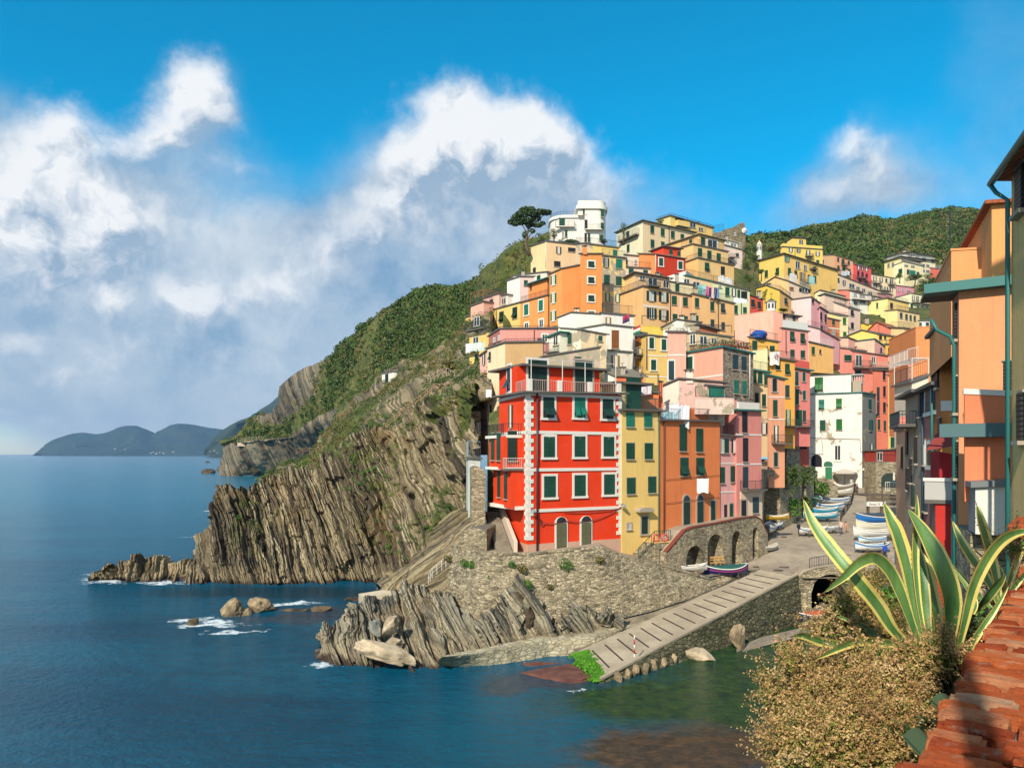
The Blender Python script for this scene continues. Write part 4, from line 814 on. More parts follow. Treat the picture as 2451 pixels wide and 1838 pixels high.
Hs('C', (500,1010), (545,995), (795,1060), 1130, 167, 25, 'dab9a2', 'taupe house with a satellite dish under a low gable', [], [('ant',.3,.2)], sa=40, cs='e0b5a0', ov=.4)
Hs('C', (645,1080), (795,1135), (925,1165), 1420, 158, 24, 'd4b0a4', 'tall grey-pink house with two tilted dark shutters', [('f',838,1192,28,64,'-td'),('f',840,1325,28,64,'-ck')], [('rail',.9),('chim',.5,.5)], cs='dcb4a0', sa=55)
Hs('C', (922,1082), (1215,1038), (1440,1090), 1180, 180, 25, 'efc968', 'big pale yellow house with a broad sloping roof', [('s',993,1130,34,58,'-cg'),('s',1105,1112,20,56,'-cg'),('s',1035,1257,34,60,'-cg'),('s',1122,1243,34,60,'-cg'),('f',1255,1115,28,60,'-ck')], [('rail',.8),('chim',.5,.4)], cs='f6d678', sa=58, drop=20, roof='gtile', ov=.4)
Hs('C', (1192,1172), (1318,1162), (1552,1205), 1350, 174, 24, 'f0c680', 'yellow-peach lower wing of the big pale yellow house with four small windows', [('f',[1357],1218,26,58,'-cu'),('f',1413,1233,24,56,'-cu'),('f',1457,1242,20,56,'-cu'),('f',1500,1250,20,56,'-cu')], [('rail',1.0)], cs='f6d37a', sa=52)
Hs('C', (1300,1030), (1465,985), (1680,1025), 1275, 222, 20, 'ecdba8', 'cream apartment house with two long balconies in the right distance', [('f',[1485],1035,26,52,'-od'),('f',1530,1045,26,56,'-od'),('f',1590,1060,26,56,'-od'),('f',1632,1068,26,56,'-od'),('f',1535,1140,20,44,'-cg'),('f',1582,1143,20,44,'-cg'),('f',1632,1145,20,40,'-cg'),('f',1470,1120,24,60,'-cg'),('f',1580,1235,18,50,'-cg')], [('balc','f',1470,1560,1065,1085),('balc','f',1570,1672,1080,1100),('balc','f',1440,1620,1165,1190),('chim',.2,.4)], cs='efe0ac', sa=35)
Hs('C', (1640,1045), (1752,985), (1990,1010), 1260, 230, 20, 'e3c56c', 'ochre-yellow house half hidden by the big orange end wall', [('f',1776,1062,22,56,'-cg'),('f',1780,1135,24,56,'-od'),('f',1782,1195,20,30,'-cg')], [('balc','f',1758,1810,1090,1102),('balc','f',1758,1810,1155,1168)], cs='d8c070', sa=35)
Hs('C', 1545, (1550,1275), (1800,1270), 1370, 168, 5, 'd8d2c2', 'low grey-white house with two small blue-green windows', [('f',1562,1310,24,30,'-cu'),('f',1635,1310,32,36,'-cu')], [('chim',.8,.5)], sa=5)
Hs('C', 1640, (1730,1325), (1910,1330), 1400, 155, 5, 'ead7b0', 'small cream gable roof behind the big orange wall', [], [], sa=5, pf=[(1830,1270)], gp=False, ov=.3)
Hs('C', (195,1055), (405,1028), (495,1090), 1440, 146, 35, 'e3949c', 'tall pale pink house with one huge blank wall', [('f',422,1068,20,40,'-xk')], [], cs='f4bcc0', sa=45, drop=6)
Hs('C', (485,1150), (497,1140), (575,1190), 1440, 138, 40, 'd88e98', 'rose-pink narrow front with two tall dark shutters', [('f',510,1228,17,86,'-ck'),('f',556,1250,17,84,'-ck'),('f',515,1345,16,40,'-ck')], [('rail',.9)], sa=40)
Hs('C', (580,1190), (685,1215), (797,1225), 1460, 155, 12, 'eed694', 'narrow cream-yellow house with two green shutters', [('f',757,1276,32,70,'-cl'),('f',760,1422,32,60,'-cl')], [('rail',.5)], cs='efd080', sa=45)
Hs('C', 570, (577,1245), (707,1275), 1470, 149, 22, 'c97e4c', 'orange-brown house with a white band behind the pink terraces', [('f',640,1292,26,54,'-cg')], [('band','f',1350,.10)], sa=22)
Hs('C', (365,1330), (500,1365), (705,1480), 1560, 131, 35, 'df9aa0', 'stepped pink terrace house with roof plants', [('f',640,1400,30,50,'-gk')], [('rail',.9)], cs='f2aeb2', sa=45)
Hs('C', 380, (385,1500), (640,1560), 1659, 124, 22, 'e2b656', 'ochre house with white loungers on its roof terrace', [('f',425,1590,30,80,'-cg'),('f',500,1600,16,40,'-xk')], [('rail',1.0,WIRON)], sa=22)
Hs('C', 925, (928,1300), (1062,1310), 1390, 162, 8, 'f0c62e', 'small bright yellow house with a stubby chimney', [], [('chim',.45,.1,.4,1.0)])
Hs('C', (1012,1380), (1265,1358), (1388,1385), 1520, 150, 24, 'c06844', 'brick-red gabled house with a terracotta roof', [('f',1287,1395,32,52,'-cg')], [('chim',.3,.5)], cs='cc7454', sa=58, ps=[(1110,1287)], roof='tile', ov=.4)
Hs('C', (1250,1345), (1385,1350), (1512,1372), 1500, 146, 10, 'd8bd7a', 'olive-cream house under a grey tiled roof', [('f',1418,1430,28,98,'-cg')], [('rail',1.0)], sa=45, roof='gtile', ov=.5)
Hs('C', 1280, (1288,1490), (1480,1510), 1600, 141, 10, 'b77658', 'dull terracotta house with two square windows', [('f',1323,1525,24,36,'-cu'),('f',1374,1528,22,32,'-cu'),('f',1428,1530,30,30,'-cg')], [('rail',.9)], gp=False)
Hs('C', (805,1438), (1100,1408), (1282,1440), 1560, 139, 12, 'efc54a', 'yellow gabled house with two tiny dark windows', [('f',1138,1452,28,46,'-ck'),('f',1187,1452,20,34,'-ck')], [('ant',.6,.3)], cs='f6cf52', sa=60, ps=[(960,1376)], ov=.4)
Hs('C', 1190, (1196,1525), (1285,1535), 1659, 134, 10, 'f0bc2c', 'small golden yellow annex with one barred window', [('f',1235,1585,28,56,'-ck')], [('rail',.6)])
Hs('C', 1280, (1285,1560), (1512,1545), 1700, 131, 5, 'eab8b0', 'pale pink house with a steel stair frame', [], [('rail',.8)], sa=5)
# --- zoom D: left centre
Hs('D', (60,290), (262,250), None, 830, 104, 40, 'f1c65c', 'narrow yellow end house with awnings and laundry over the cliff', [('s',[140],560,40,160,'-cd'),('s',143,745,24,70,'-gk'),('s',140,130,60,100,'-gk'),('s',130,330,60,70,'-gk')], [('balc','s',55,255,170,245),('balc','s',60,170,410,455)], sa=40, dep=6, roof='none')
Hs('D', (270,290), (385,215), (780,212), 480, 101, 3, 'da8a80', 'dusty pink flat-topped house with side windows in shade', [('s',[325],330,22,54,'-gk'),('s',375,305,20,54,'-gk'),('f',746,280,8,110,'-xk')], [('rail',.3)], cs='9a5f5c', sa=38)  # side wall colour is darkened to paint its shade
Hs('D', 770, (778,207), (985,208), 480, 103, 3, 'd98f88', 'dusty pink narrow extension with one white-framed window', [('f',858,305,56,78,'Fgu')], [('rail',.3)], sa=10, gp=False)
Hs('D', (250,420), (438,358), (838,352), 640, 84, 4, 'c2a264', 'tan blank block with a pale cream side above the vermilion house', [('s',[278],[500],18,90,'-td'),('s',283,790,18,90,'-td'),('s',290,1060,14,90,'-ck')], [('rail',.3)], cs='f2cf9c', sa=36, drop=22)
Hs('D', (172,500), (258,440), None, 1320, 89, 36, 'e2a396', 'narrow pink house with stacked side windows at the cliff edge', [('s',[215],[530],30,110,'-od'),('s',[205],[760],34,110,'-od'),('s',[205],[1020],20,70,'-cu')], [('balc','s',178,250,1180,1262)], sa=36, dep=6)
Hs('D', (1000,95), (1140,42), (1470,60), 260, 107, 6, 'f2eadb', 'long whitewashed house with a curved left end', [('f',1190,15,6,10,'-gk')], [('chim',.3,.3,.3,.7)], cs='f6f0e6', sa=50)
Hs('D', 1455, (1460,42), (1800,75), 250, 105, 14, 'ece4d2', 'whitewashed terrace house with ochre shutters and flags', [('f',1528,120,56,66,'-oo')], [('rail',1.2)], sa=14)
Hs('D', (1210,215), (1497,168), (1795,200), 440, 94.5, 14, 'dcdcdc', 'white gabled house with tall closed brown shutters', [('f',1603,322,74,190,'-cb')], [('pipe','f',1785,200,420,WIRON)], cs='f4ecd8', sa=50, drop=1)
Hs('D', 1505, (1512,440), (1792,462), 690, 93.5, 14, 'd6cdb8', 'worn off-white lower house with ochre shutters and potted plants', [('f',1604,550,84,120,'-oo')], [('pipe','f',1780,460,660,WIRON)], peel=.7, sa=14)
Hs('D', (1020,205), (1238,222), (1510,272), 470, 90.5, 15, 'dccb94', 'cream cottage with a flaking front and two green shutters', [('s',1122,315,40,118,'-cg'),('f',1445,312,38,58,'-cg')], [('pipe','f',1512,280,500,WIRON)], cs='f7ebb4', sa=55, peel=.8, roof='slab')
Hs('D', (905,300), (1020,255), None, 480, 91, 30, 'e8dcbc', 'shaded porch under a green awning beside the cream cottage', [('s',[975],330,50,110,'-gk')], [('balc','s',895,1015,375,470)], sa=45, dep=4, roof='teal', ov=.4, gp=False)
Hs('D', 660, (675,578), (1442,408), 730, 77, 3, 'b9a98c', 'rough grey stucco wall with a steep lean-to roof above the vermilion house', [('f',1205,552,66,96,'-xg')], [], peel=.9, sa=3, dep=5, pf=[(840,505)], ov=.15)
Hs('D', 1800, (1932,277), (2165,302), 830, 96, 14, 'f0c65e', 'yellow house with framed green shutters and thin white bands', [('f',[1988],360,50,118,'Fcg'),('f',2118,378,50,118,'Fcg'),('f',2008,592,54,112,'Fcg')], [('band','f',490,.07),('band','f',715,.07),('pipe','f',1935,300,640)], sa=14, drop=3)
Hs('D', 1790, (1792,245), (1925,260), 700, 97.5, 10, 'cfc8c4', 'narrow grey-white house with brown shutters and a shaded balcony', [('f',1845,345,58,106,'-cb'),('f',1848,570,60,84,'-co')], [('balc','f',1800,1940,612,690),('balc','f',1800,1930,470,490)], sa=12)
Hs('D', 1885, (1890,175), (2145,200), 290, 100, 14, 'f2cb38', 'golden yellow fenced roof terrace under an iron frame', [], [('perg',1.2,IRON)], dep=5, gp=False, sa=14, roof='par')
Hs('D', (1490,650), (1600,700), (1900,710), 760, 79, 6, 'dc7038', 'low orange roof room under a grey tiled lean-to', [], [('chim',.35,.2,.25,.5)], cs='f0e4d4', sa=50, roof='gtile', ov=.3, gp=False)
Hs('D', 1870, (1880,880), (2065,890), 1110, 73, 6, 'e07a3c', 'orange stairhead with a barred terrace full of laundry', [], [('perg',1.6,IRON)], sa=10, gp=False)
Hs('D', 2060, (2062,770), (2108,776), 930, 74, 6, 'de7438', 'small orange chimney wall beside the laundry terrace', [], [], sa=10, dep=1.0, roof='slab', ov=.06, gp=False)
# --- zoom E: centre
Hs('E', (475,195), (620,120), (862,150), 260, 99, 6, 'ece4d0', 'white peeling gable house below the ochre row', [], [('chim',.9,.3,.3,1.2),('chim',.4,.3,.25,.8)], cs='f2e9d6', sa=50, peel=.9)
Hs('E', 860, (864,175), (1050,225), 270, 98, 15, 'a8694a', 'rust-brown wooden lean-to with a thatched shade', [], [], dep=4, ov=.5, gp=False)
Hs('E', 520, (525,245), (715,248), 780, 86, 4, 'efa988', 'salmon house wing with a tall framed green door-window', [('f',560,650,60,205,'Fcu')], [('rail',.3),('band','f',485,.08)], sa=8, drop=3)
Hs('E', (715,470), (1108,405), (1430,478), 930, 82, 34, 'a39786', 'salmon house with a rough stone right face and teal roof edge', [('s',758,575,66,142,'Fcg'),('f',1237,560,50,160,'-cu'),('f',1328,575,46,150,'-cu'),('f',1247,822,44,145,'-ct'),('f',1332,832,38,145,'-ct')], [('rail',1.0),('pipe','f',1385,480,950,WIRON),('band','s',695,.09)], cs='efa682', sa=27, roof='teal', wf=PEB2, drop=3)
Hs('E', (728,262), (860,255), (1200,300), 420, 89, 12, 'c9b87a', 'glazed garden room with green doors among terrace flowerpots', [('f',[900],330,80,90,'-gt'),('f',1010,340,60,60,'-gk'),('s',790,320,60,110,'-gt')], [('perg',.9,IRON)], cs='bfae78', sa=50, gp=False)
Hs('E', (470,825), (640,752), (1110,790), 1080, 75.5, 5, 'e9a8a0', 'flaking pale pink house with a long sloping roof and a chimney', [], [('chim',.3,.2,.35,1.0)], cs='f0c4b6', sa=50, peel=.6, ov=.3)
Hs('E', 805, (812,945), (1225,950), 1090, 73, 7, 'eab8ac', 'pale pink parapet wall over the rose houses', [], [('rail',1.0)], sa=10, peel=.25, roof='par', drop=.2)
Hs('E', 945, (950,812), (1125,828), 960, 74.3, 8, 'b9aa92', 'terrace room with a wide green roller shutter', [('f',1040,882,158,104,'-xt')], [], dep=3, gp=False, ov=.3)
Hs('E', 1385, (1393,645), (1590,675), 1340, 89, 14, 'd8c588', 'narrow olive-cream house with a row of half-open shutters', [('f',[1445],722,30,120,'-cg'),('f',[1500],730,46,120,'-cg'),('f',1562,745,36,120,'-cg'),('f',[1465],[950],38,124,'-ck'),('f',1540,965,38,124,'-cg'),('f',1540,1262,70,118,'-od')], [('rail',1.0)], sa=14, roof='teal', ov=.3, peel=.3)
Hs('E', 1400, (1405,450), (1580,425), 640, 91, 5, 'f0dc98', 'pale cream parapet block with strung laundry lines', [], [('perg',.5,IRON)], sa=14, gp=False, roof='par')
Hs('E', 1580, (1590,705), (1762,745), 1659, 86, 14, 'd89a6a', 'slim peach-brown house with pale bands and tall green shutters', [('f',1652,805,46,140,'Sck'),('f',1660,1048,44,174,'-cg'),('f',1668,1322,46,180,'-og'),('f',1665,1590,40,150,'Sxd')], [('balc','f',1620,1795,1330,1425),('band','f',930,.06),('band','f',1165,.06)], sa=14, roof='teal', ov=.3)
Hs('E', 1575, (1580,512), (1868,555), 1260, 93, 14, 'efac28', 'amber-yellow house with a barrel-free upper terrace and dark shutters', [('f',1690,600,46,84,'-cg'),('f',1788,635,46,112,'-tg'),('f',1788,870,42,128,'-cu'),('f',1795,1150,50,170,'-ol')], [('rail',.9),('balc','f',1755,1870,1170,1245,{'mt':IRONG})], sa=14, ov=.3)
Hs('E', 1385, (1393,300), (1695,352), 520, 104, 14, 'edb42f', 'yellow terrace house under a blue covered pool', [('f',1443,385,50,102,'-cg'),('f',1628,440,48,100,'-cg')], [('rail',1.0)], sa=14)
Hs('E', (1235,75), (1640,18), (1740,60), 620, 112, 14, 'f0a088', 'large salmon house with a smooth windowless left wall', [], [], cs='f2a48c', sa=62, drop=2, roof='par', gp=True)
Hs('E', 1730, (1742,205), (2012,240), 560, 110, 14, 'df8a80', 'rose house with white quoins and propped green shutters', [('f',1840,290,44,108,'-tg'),('f',1950,310,44,108,'-tg'),('f',[1842],470,44,80,'-cg'),('f',1952,478,44,80,'-cg')], [('rail',1.1,None,paint('d8d8d0',.6,.2)),('pipe','f',1772,230,470)], sa=14, drop=12)
Hs('E', 1640, (1648,45), (1905,82), 210, 116, 14, 'c98f80', 'shaded attic storey with a row of green doors over the rose house', [('f',[1700],90,26,80,'-cg'),('f',1755,98,22,80,'-cg'),('f',1810,106,30,76,'-gk'),('f',1860,112,26,76,'-cg')], [], ov=.5, gp=False, sa=14)
Hs('E', 1855, (1862,628), (2030,655), 1250, 98, 14, 'd4716a', 'coral-rose narrow house with framed green shutters beside the white house', [('f',1887,735,36,150,'Scu'),('f',1963,717,30,100,'Scg'),('f',1890,930,36,160,'Scg'),('f',1966,912,30,100,'Scg'),('f',1912,1152,60,170,'-cg'),('f',1968,1132,30,120,'-cg')], [('rail',1.0,None,paint('d8584c')),('balc','f',1880,2035,1180,1245)], sa=14, roof='teal', ov=.4)
# --- zoom F: street right of the white house
Hs('F', (655,478), (855,408), (1200,450), 700, 135, 12, 'ef9378', 'broad coral house with one wide green window behind the white house', [('f',1015,518,76,64,'-cg')], [('rail',.3)], cs='f09a80', sa=50, drop=4)
Hs('F', 1060, (1065,445), (1440,500), 760, 131, 14, 'e2896c', 'coral terrace house with balconies and white doors', [('f',1130,545,70,120,'-gg'),('f',1282,540,44,80,'-gt'),('f',1120,670,66,50,'-cu')], [('balc','f',1065,1240,545,625),('balc','f',1255,1440,565,625,{'mt':paint('b8cfc0')})], sa=14)
Hs('F', 1280, (1290,645), (1462,655), 1620, 126, 16, 'dd7c58', 'tall terracotta-orange house with many narrow dark shutters', [('f',[1335],[900,1055],26,150,'-cu'),('f',[1342],[1222],24,110,'-cg'),('f',[1398],[700],26,100,'-ck'),('f',[1400],[870,1040],24,110,'-ck'),('f',[1405],1235,22,110,'-cg')], [('rail',.6)], sa=16, ov=.3)
Hs('F', (1045,352), (1296,322), (1405,400), 480, 137, 35, 'df9a94', 'taupe and pink house with a teal roof edge', [('f',1365,440,14,60,'-ck')], [], cs='ddb598', sa=45, roof='teal')
Hs('F', (935,305), (1020,305), (1090,330), 450, 137, 30, 'd2a184', 'small beige house between the coral and yellow houses', [], [], cs='d9b795', sa=45, gp=False)
Hs('F', (1335,495), (1560,470), (1615,500), 760, 133, 35, 'd98e8a', 'pink block with a plain left side and white eave line', [('f',1590,600,12,40,'-ck')], [('rail',.3)], cs='eda49e', sa=52, drop=6)
Hs('F', 1505, (1512,402), (1715,392), 760, 128, 8, 'eab0ac', 'pale pink house in front of the dull terracotta one', [('f',1616,600,16,40,'-cu')], [('balc','f',1640,1730,435,510)], sa=8)
Hs('F', 1440, (1446,700), (1545,712), 1500, 121, 8, 'f1cb60', 'slender yellow house with four green shuttered windows', [('f',1480,818,48,148,'-cl'),('f',1480,1000,48,148,'-cl'),('f',1488,1182,50,92,'-cl'),('f',1493,1410,52,110,'-xg')], [], sa=8, roof='gtile', ov=.25)
Hs('F', 1540, (1546,720), (1660,850), 1000, 122, 30, 'dd9440', 'orange gable wall touching the slender yellow house', [('f',1560,800,16,60,'-xk')], [], pf=[(1580,650)], sa=8, gp=False)
Hs('F', 1520, (1532,850), (1665,845), 1290, 114, 5, 'dba878', 'peach house with green flower balconies at the end of the street', [('f',1625,950,46,70,'-gk'),('f',1625,1040,46,60,'-gk')], [('balc','f',1575,1660,980,1000,{'mt':IRONG}),('rail',.9)], sa=8)
# ---------------------------------------------------------------- near row of houses and special buildings
def sub(H, z, L, C, R_, yt, yb, d, fa, sa, m, dm=None):
    Cp = plan(px(z, C, 0)[0], d); ef = Vector((COS(fa), SIN(fa), 0)); es = Vector((-SIN(sa), COS(sa), 0))
    Fp = hit(Cp, ef, px(z, R_, 0)[0]); Sp = hit(Cp, es, px(z, L, 0)[0]) if L is not None else Cp+es*(dm or 2)
    z1 = zat(px(z, 0, yt)[1], d); z0 = zat(px(z, 0, yb)[1], d); w = MB(); q = [Cp, Fp, Fp+Sp-Cp, Sp]; U = lambda p, zz: Vector((p.x, p.y, zz))
    for i in range(4): w.poly([U(q[i], z0), U(q[(i+1) % 4], z0), U(q[(i+1) % 4], z1), U(q[i], z1)], m)
    w.poly([U(p, z0) for p in q], m); w.poly([U(p, z1) for p in q], m)
    return w.build('bay', H), Face(z, Cp, Fp), Face(z, Cp, Sp), z0, z1, q
def archpanel(fc, a, z0, w, h, rise, m, mt, out, t=.03, n=10):
    """arched slab on a face: bottom z0, width w, springing at z0+h, arch rise"""
    top = [(-w/2*math.cos(math.pi*i/n), h+rise*math.sin(math.pi*i/n)) for i in range(n+1)]
    pts = [(-w/2, 0), (w/2, 0)]+[(x, y) for x, y in top[::-1]]
    fr = [fc.pnt(a+x, z0+y, out+t) for x, y in pts]; bk = [fc.pnt(a+x, z0+y, 0) for x, y in pts]; N_ = len(pts)
    m.poly(fr, mt); 
    for i in range(N_): m.poly([fr[i], fr[(i+1) % N_], bk[(i+1) % N_], bk[i]], mt)
# --- vermilion house
RED = 'e63c0c'
rh = Hs('G', (250,300), (447,268), (1115,278), 1392, 62, 28, RED, 'vermilion house with white quoins and three floors of green shutters above the rock', [
  ('f',[598],370,80,146,'Ftd'),('f',[818],368,78,146,'Ftt'),('f',1016,380,78,140,'Ftd'),('f',[602],648,80,146,'Fcg'),('f',[818],645,78,146,'Fcg'),('f',1022,645,76,140,'Fcg'),
  ('f',[606],928,84,150,'Fcg'),('f',[819],920,80,148,'Fcg'),('f',1026,912,78,142,'Fcg'),('s',[335],432,26,160,'-og')], [], cs='e8420e', sa=17, near=True, drop=1.0, ov=.55, group='houses along the harbour front')
def red_details():
    Hh, fcs, Cp, Fp, Sp, zC, zb = HN['vermilion house with white quoins and three floors of green shutters above the rock']; f, s = fcs['f'], fcs['s']
    # top storey
    t, ff, fs, z0, z1, q = sub(Hh, 'G', 250, 375, 960, 76, 262, 64.9, 28, 17, plaster(RED)); t.name = 'top_storey'
    window(Hh, ff, *ff.sz(520,146), 1.9, 2.75, 'Fcd', True); a, z_ = ff.sz(845,178); window(Hh, ff, a, z_, 1.9, 3.5, 'Sxd', True); a, z_ = fs.sz(322,165); window(Hh, fs, a, z_, 1.0, 2.3, 'Ftu', True)
    m = MB(); c = (q[0]+q[2])/2; ex = ff.e; L_ = (q[1]-q[0]).length/2; D_ = (q[3]-q[0]).length/2
    m.box((c.x, c.y, z1+.09), ff.e, ff.n, Zv, L_+.35, D_+.55, .09, SLAB); m.build('roof', Hh)
    # white corner quoins
    zt = zC-.1
    for fc, a0, sg in ((f, 0, 1), (f, f.len, -1), (s, 0, 1)):
        z = zb+2.0; k = 0; m = MB()
        m.box(fc.pnt(a0+sg*.17, (z+zt)/2, .02), fc.e, fc.n, Zv, .17, .035, (zt-z)/2, WHITE)
        while z < zt-.3:
            if k % 2 == 0: m.box(fc.pnt(a0+sg*.29, z+.17, .03), fc.e, fc.n, Zv, .29, .04, .165, WHITE)
            z += .335; k += 1
        m.build('quoins', Hh)
    for y in (272, 543, 810, 1100):
        m = MB(); b = .13
        _, zz = f.sz(447, y); m.box(f.pnt(f.len/2, zz, .03), f.e, f.n, Zv, f.len/2, .055, b, WHITE); 
        if y != 1100: m.box(s.pnt(s.len/2, zz, .03), s.e, s.n, Zv, s.len/2, .055, b, WHITE)
        if y == 543:
            for x in (602, 818, 1022):
                a, _ = f.sz(x, 540); m.faces([f.pnt(a-.5, zz-.12, .07), f.pnt(a+.5, zz-.12, .07), f.pnt(a+.18, zz-.55, .07), f.pnt(a-.18, zz-.55, .07)], [(0, 1, 2, 3)], WHITE)
        m.build('string_course', Hh)
    # socle
    TAN = plaster('c39a80'); m = MB(); _, za = f.sz(447, 1336); m.box(f.pnt(f.len/2, (za+zb)/2, .01), f.e, f.n, Zv, f.len/2, .06, (za-zb)/2, TAN)
    m.box(s.pnt(s.len/2, (za+zb)/2, .0), s.e, s.n, Zv, s.len/2, .05, (za-zb)/2, TAN); m.build('socle', Hh)
    DOORM = paint('6b6a4a', .7, .6)
    for x, y0 in ((686, 1364), (861, 1354)):
        a, z0 = f.sz(x, y0); m = MB(); archpanel(f, a, z0, 1.25, 2.15, .55, m, WHITE, .06, .03); d_ = m.build('door', Hh)
        m = MB(); archpanel(f, a, z0, .98, 2.12, .0, m, DOORM, .10, .03)
        for q_ in (-.25, .25):
            for zz in (.55, 1.5): m.box(f.pnt(a+q_, z0+zz, .145), f.e, f.n, Zv, .17, .012, .36, DOORM)
        m.build('door_leaf', d_)
        m = MB(); archpanel(f, a, z0+2.2, .98, .02, .46, m, GLASS, .10, .03); 
        for t_ in (30, 60, 90, 120, 150): m.bar(f.pnt(a, z0+2.22, .15), f.pnt(a+.47*COS(t_), z0+2.22+.45*SIN(t_), .15), .018, IRON)
        m.build('fanlight', d_)
    # bays on the left side
    RM = plaster('e8420e')
    b1, bf, bs, z0, z1, q = sub(Hh, 'G', 180, 283, 440, 572, 806, 62.6, 24, 17, RM)
    for x in (207, 248): a, z_ = bs.sz(x, 645); window(b1, bs, a, z_, 1.5, 2.4, '-cg') if False else None
    def bw(fc, x, y, w, h, st): a, z_ = fc.sz(x, y); return window(Hh, fc, a, z_, w, h, st, True)
    bw(bs, 207, 645, .95, 2.35, '-cg'); bw(bs, 248, 645, .95, 2.35, '-cg'); bw(bf, 342, 640, .85, 2.5, '-xd')
    m = MB(); 
    for zz in (z0+.05, z1): m.box((q[0]+q[2])/2+Zv*zz, bf.e, bf.n, Zv, (q[1]-q[0]).length/2+.07, (q[3]-q[0]).length/2+.07, .12, WHITE)
    m.build('string_course', Hh)
    b2, bf2, bs2, z02, z12, q2 = sub(Hh, 'G', 208, 335, 440, 815, 1085, 62.2, 26, 17, RM)
    bw(bs2, 250, 908, .75, 2.3, '-cg'); bw(bs2, 298, 918, .75, 2.3, '-cg')
    m = MB(); m.box((q2[0]+q2[2])/2+Zv*(z02+.05), bf2.e, bf2.n, Zv, (q2[1]-q2[0]).length/2+.1, (q2[3]-q2[0]).length/2+.1, .15, WHITE); m.build('string_course', Hh)
    balcony(Hh, bf, 275, 436, 726, 808, .75, WIRON)
    # terrace on the bay
    m = MB(); railing(m, [Vector((p.x, p.y, z1+.12)) for p in (q[3], q[0], q[1])], .95, IRON); m.build('railing', Hh)
    m = MB(); railing(m, [Vector((p.x, p.y, zC+.16)) for p in (Cp+s.e*3, Cp+(f.e+s.e)*.1)]+[f.pnt(.1, zC+.16, -.1), f.pnt(f.len-.1, zC+.16, -.1)], 1.0, paint('e8c0b0', .6, .1), step=.18); m.build('railing', Hh)
    m = MB()
    for a in (.3, .335*f.len, .655*f.len, f.len-.25): m.box(f.pnt(a, zC+.68, -.12), f.e, f.n, Zv, .19, .16, .52, WHITE)
    m.build('railing_pier', Hh)
    m = MB(); zt = z1
    for a in (.5, .37*f.len, .61*f.len, f.len-.5): m.bar(f.pnt(a, zC+.16, -.2), f.pnt(a, zC+2.9, -.2), .04, WIRON)
    m.bar(f.pnt(.5, zC+2.9, -.2), f.pnt(f.len-.5, zC+2.9, -.2), .03, WIRON); m.build('pergola', Hh)
    m = MB(); a, zt = f.sz(513, 262); m.bar(f.pnt(a, zC, .14), f.pnt(a, zb+.9, .14), .085, paint('55303a', .5), 8); m.build('downpipe', Hh)
    # cables sagging over the ground floor
    m = MB()
    for (xa, ya, xm, ym, xb, yb_) in ((1108,1070,905,1205,735,1170),(735,1170,640,1200,530,1180),(1108,1078,900,1120,700,1105),(530,1180,545,1215,560,1190)):
        P3 = []
        for i in range(11):
            t = i/10; x = (1-t)**2*xa+2*t*(1-t)*xm+t*t*xb; y = (1-t)**2*ya+2*t*(1-t)*ym+t*t*yb_; a, z_ = f.sz(x, y); P3.append(f.pnt(a, z_, .12))
        m.tube(P3, .035, paint('8a4038', .7), 5)
    m.build('cable', Hh)
red_details()
def wall_lamp(fc, x, y, label, arm=.55):
    a, z = fc.sz(x, y); o = fc.pnt(a, z, 0); r = empty('wall_lamp', o); tag(r, label, 'lamp', 'wall lamps on the harbour houses')
    m = MB(); m.bar(fc.pnt(a, z+.25, 0), fc.pnt(a, z+.35, arm), .03, IRON); m.box(fc.pnt(a, z+.2, .02), fc.e, fc.n, Zv, .08, .03, .16, IRON); m.build('bracket', r)
    m = MB(); c = fc.pnt(a, z+.12, arm); n_ = 10; vs = [c+Vector((.26*math.cos(6.283*i/n_), .26*math.sin(6.283*i/n_), 0)) for i in range(n_)]+[c+Vector((.05*math.cos(6.283*i/n_), .05*math.sin(6.283*i/n_), .22)) for i in range(n_)]
    m.faces(vs, [(i, (i+1) % n_, n_+(i+1) % n_, n_+i) for i in range(n_)], paint('8fa0a0', .4), True); m.build('lamp_shade', r)
    m = MB(); m.ball(c+Vector((0, 0, -.03)), .09, .09, .10, paint('dfe6e6', .2)); m.build('bulb', r)
_rf = HN['vermilion house with white quoins and three floors of green shutters above the rock'][1]['f']
wall_lamp(_rf, 470, 1115, 'street lamp on the corner of the vermilion house')
wall_lamp(_rf, 1105, 1075, 'street lamp where the vermilion and yellow houses meet')
# --- yellow, orange, pink houses of the harbour front
HG = 'houses along the harbour front'
yh = Hs('G', None, (1116,392), (1386,400), 1440, 66.3, 30, 'f3c75c', 'slim yellow house with six shuttered windows next to the vermilion house', [('f',[1175,1300],455,56,102,'-ct'),('f',[1175,1304],677,56,114,'-cg'),('f',1180,922,58,114,'-cg'),('f',1328,914,54,114,'-cg'),('f',1166,1208,26,44,'Sgk'),('f',1274,1200,44,122,'Sxd')], [('pipe','f',1373,400,1450,IRONG)], near=True, group=HG, roof='slab', ov=.4, drop=1.5)
_H, _f = HN['slim yellow house with six shuttered windows next to the vermilion house'][:2]; _f = _f['f']
m = MB(); a, z_ = _f.sz(1264, 1094); archpanel(_f, a, z_-.12, 1.7, .18, .22, m, STONE, .55, .05); m.build('door_canopy', _H)
t_, tf, ts, z0, z1, q = sub(_H, 'G', None, 1118, 1250, 205, 392, 68.6, 30, 30, plaster('e6cd84'), 3); t_.name = 'roof_room'
m = MB(); m.box((q[0]+q[2])/2+Zv*(z1+.1), tf.e, tf.n, Zv, 2.3, 2.0, .1, SLAB); m.build('roof', _H); a, z_ = tf.sz(1198, 270); window(_H, tf, a, z_, 1.7, 3.0, '-cg', True)
Cq = HN['slim yellow house with six shuttered windows next to the vermilion house']
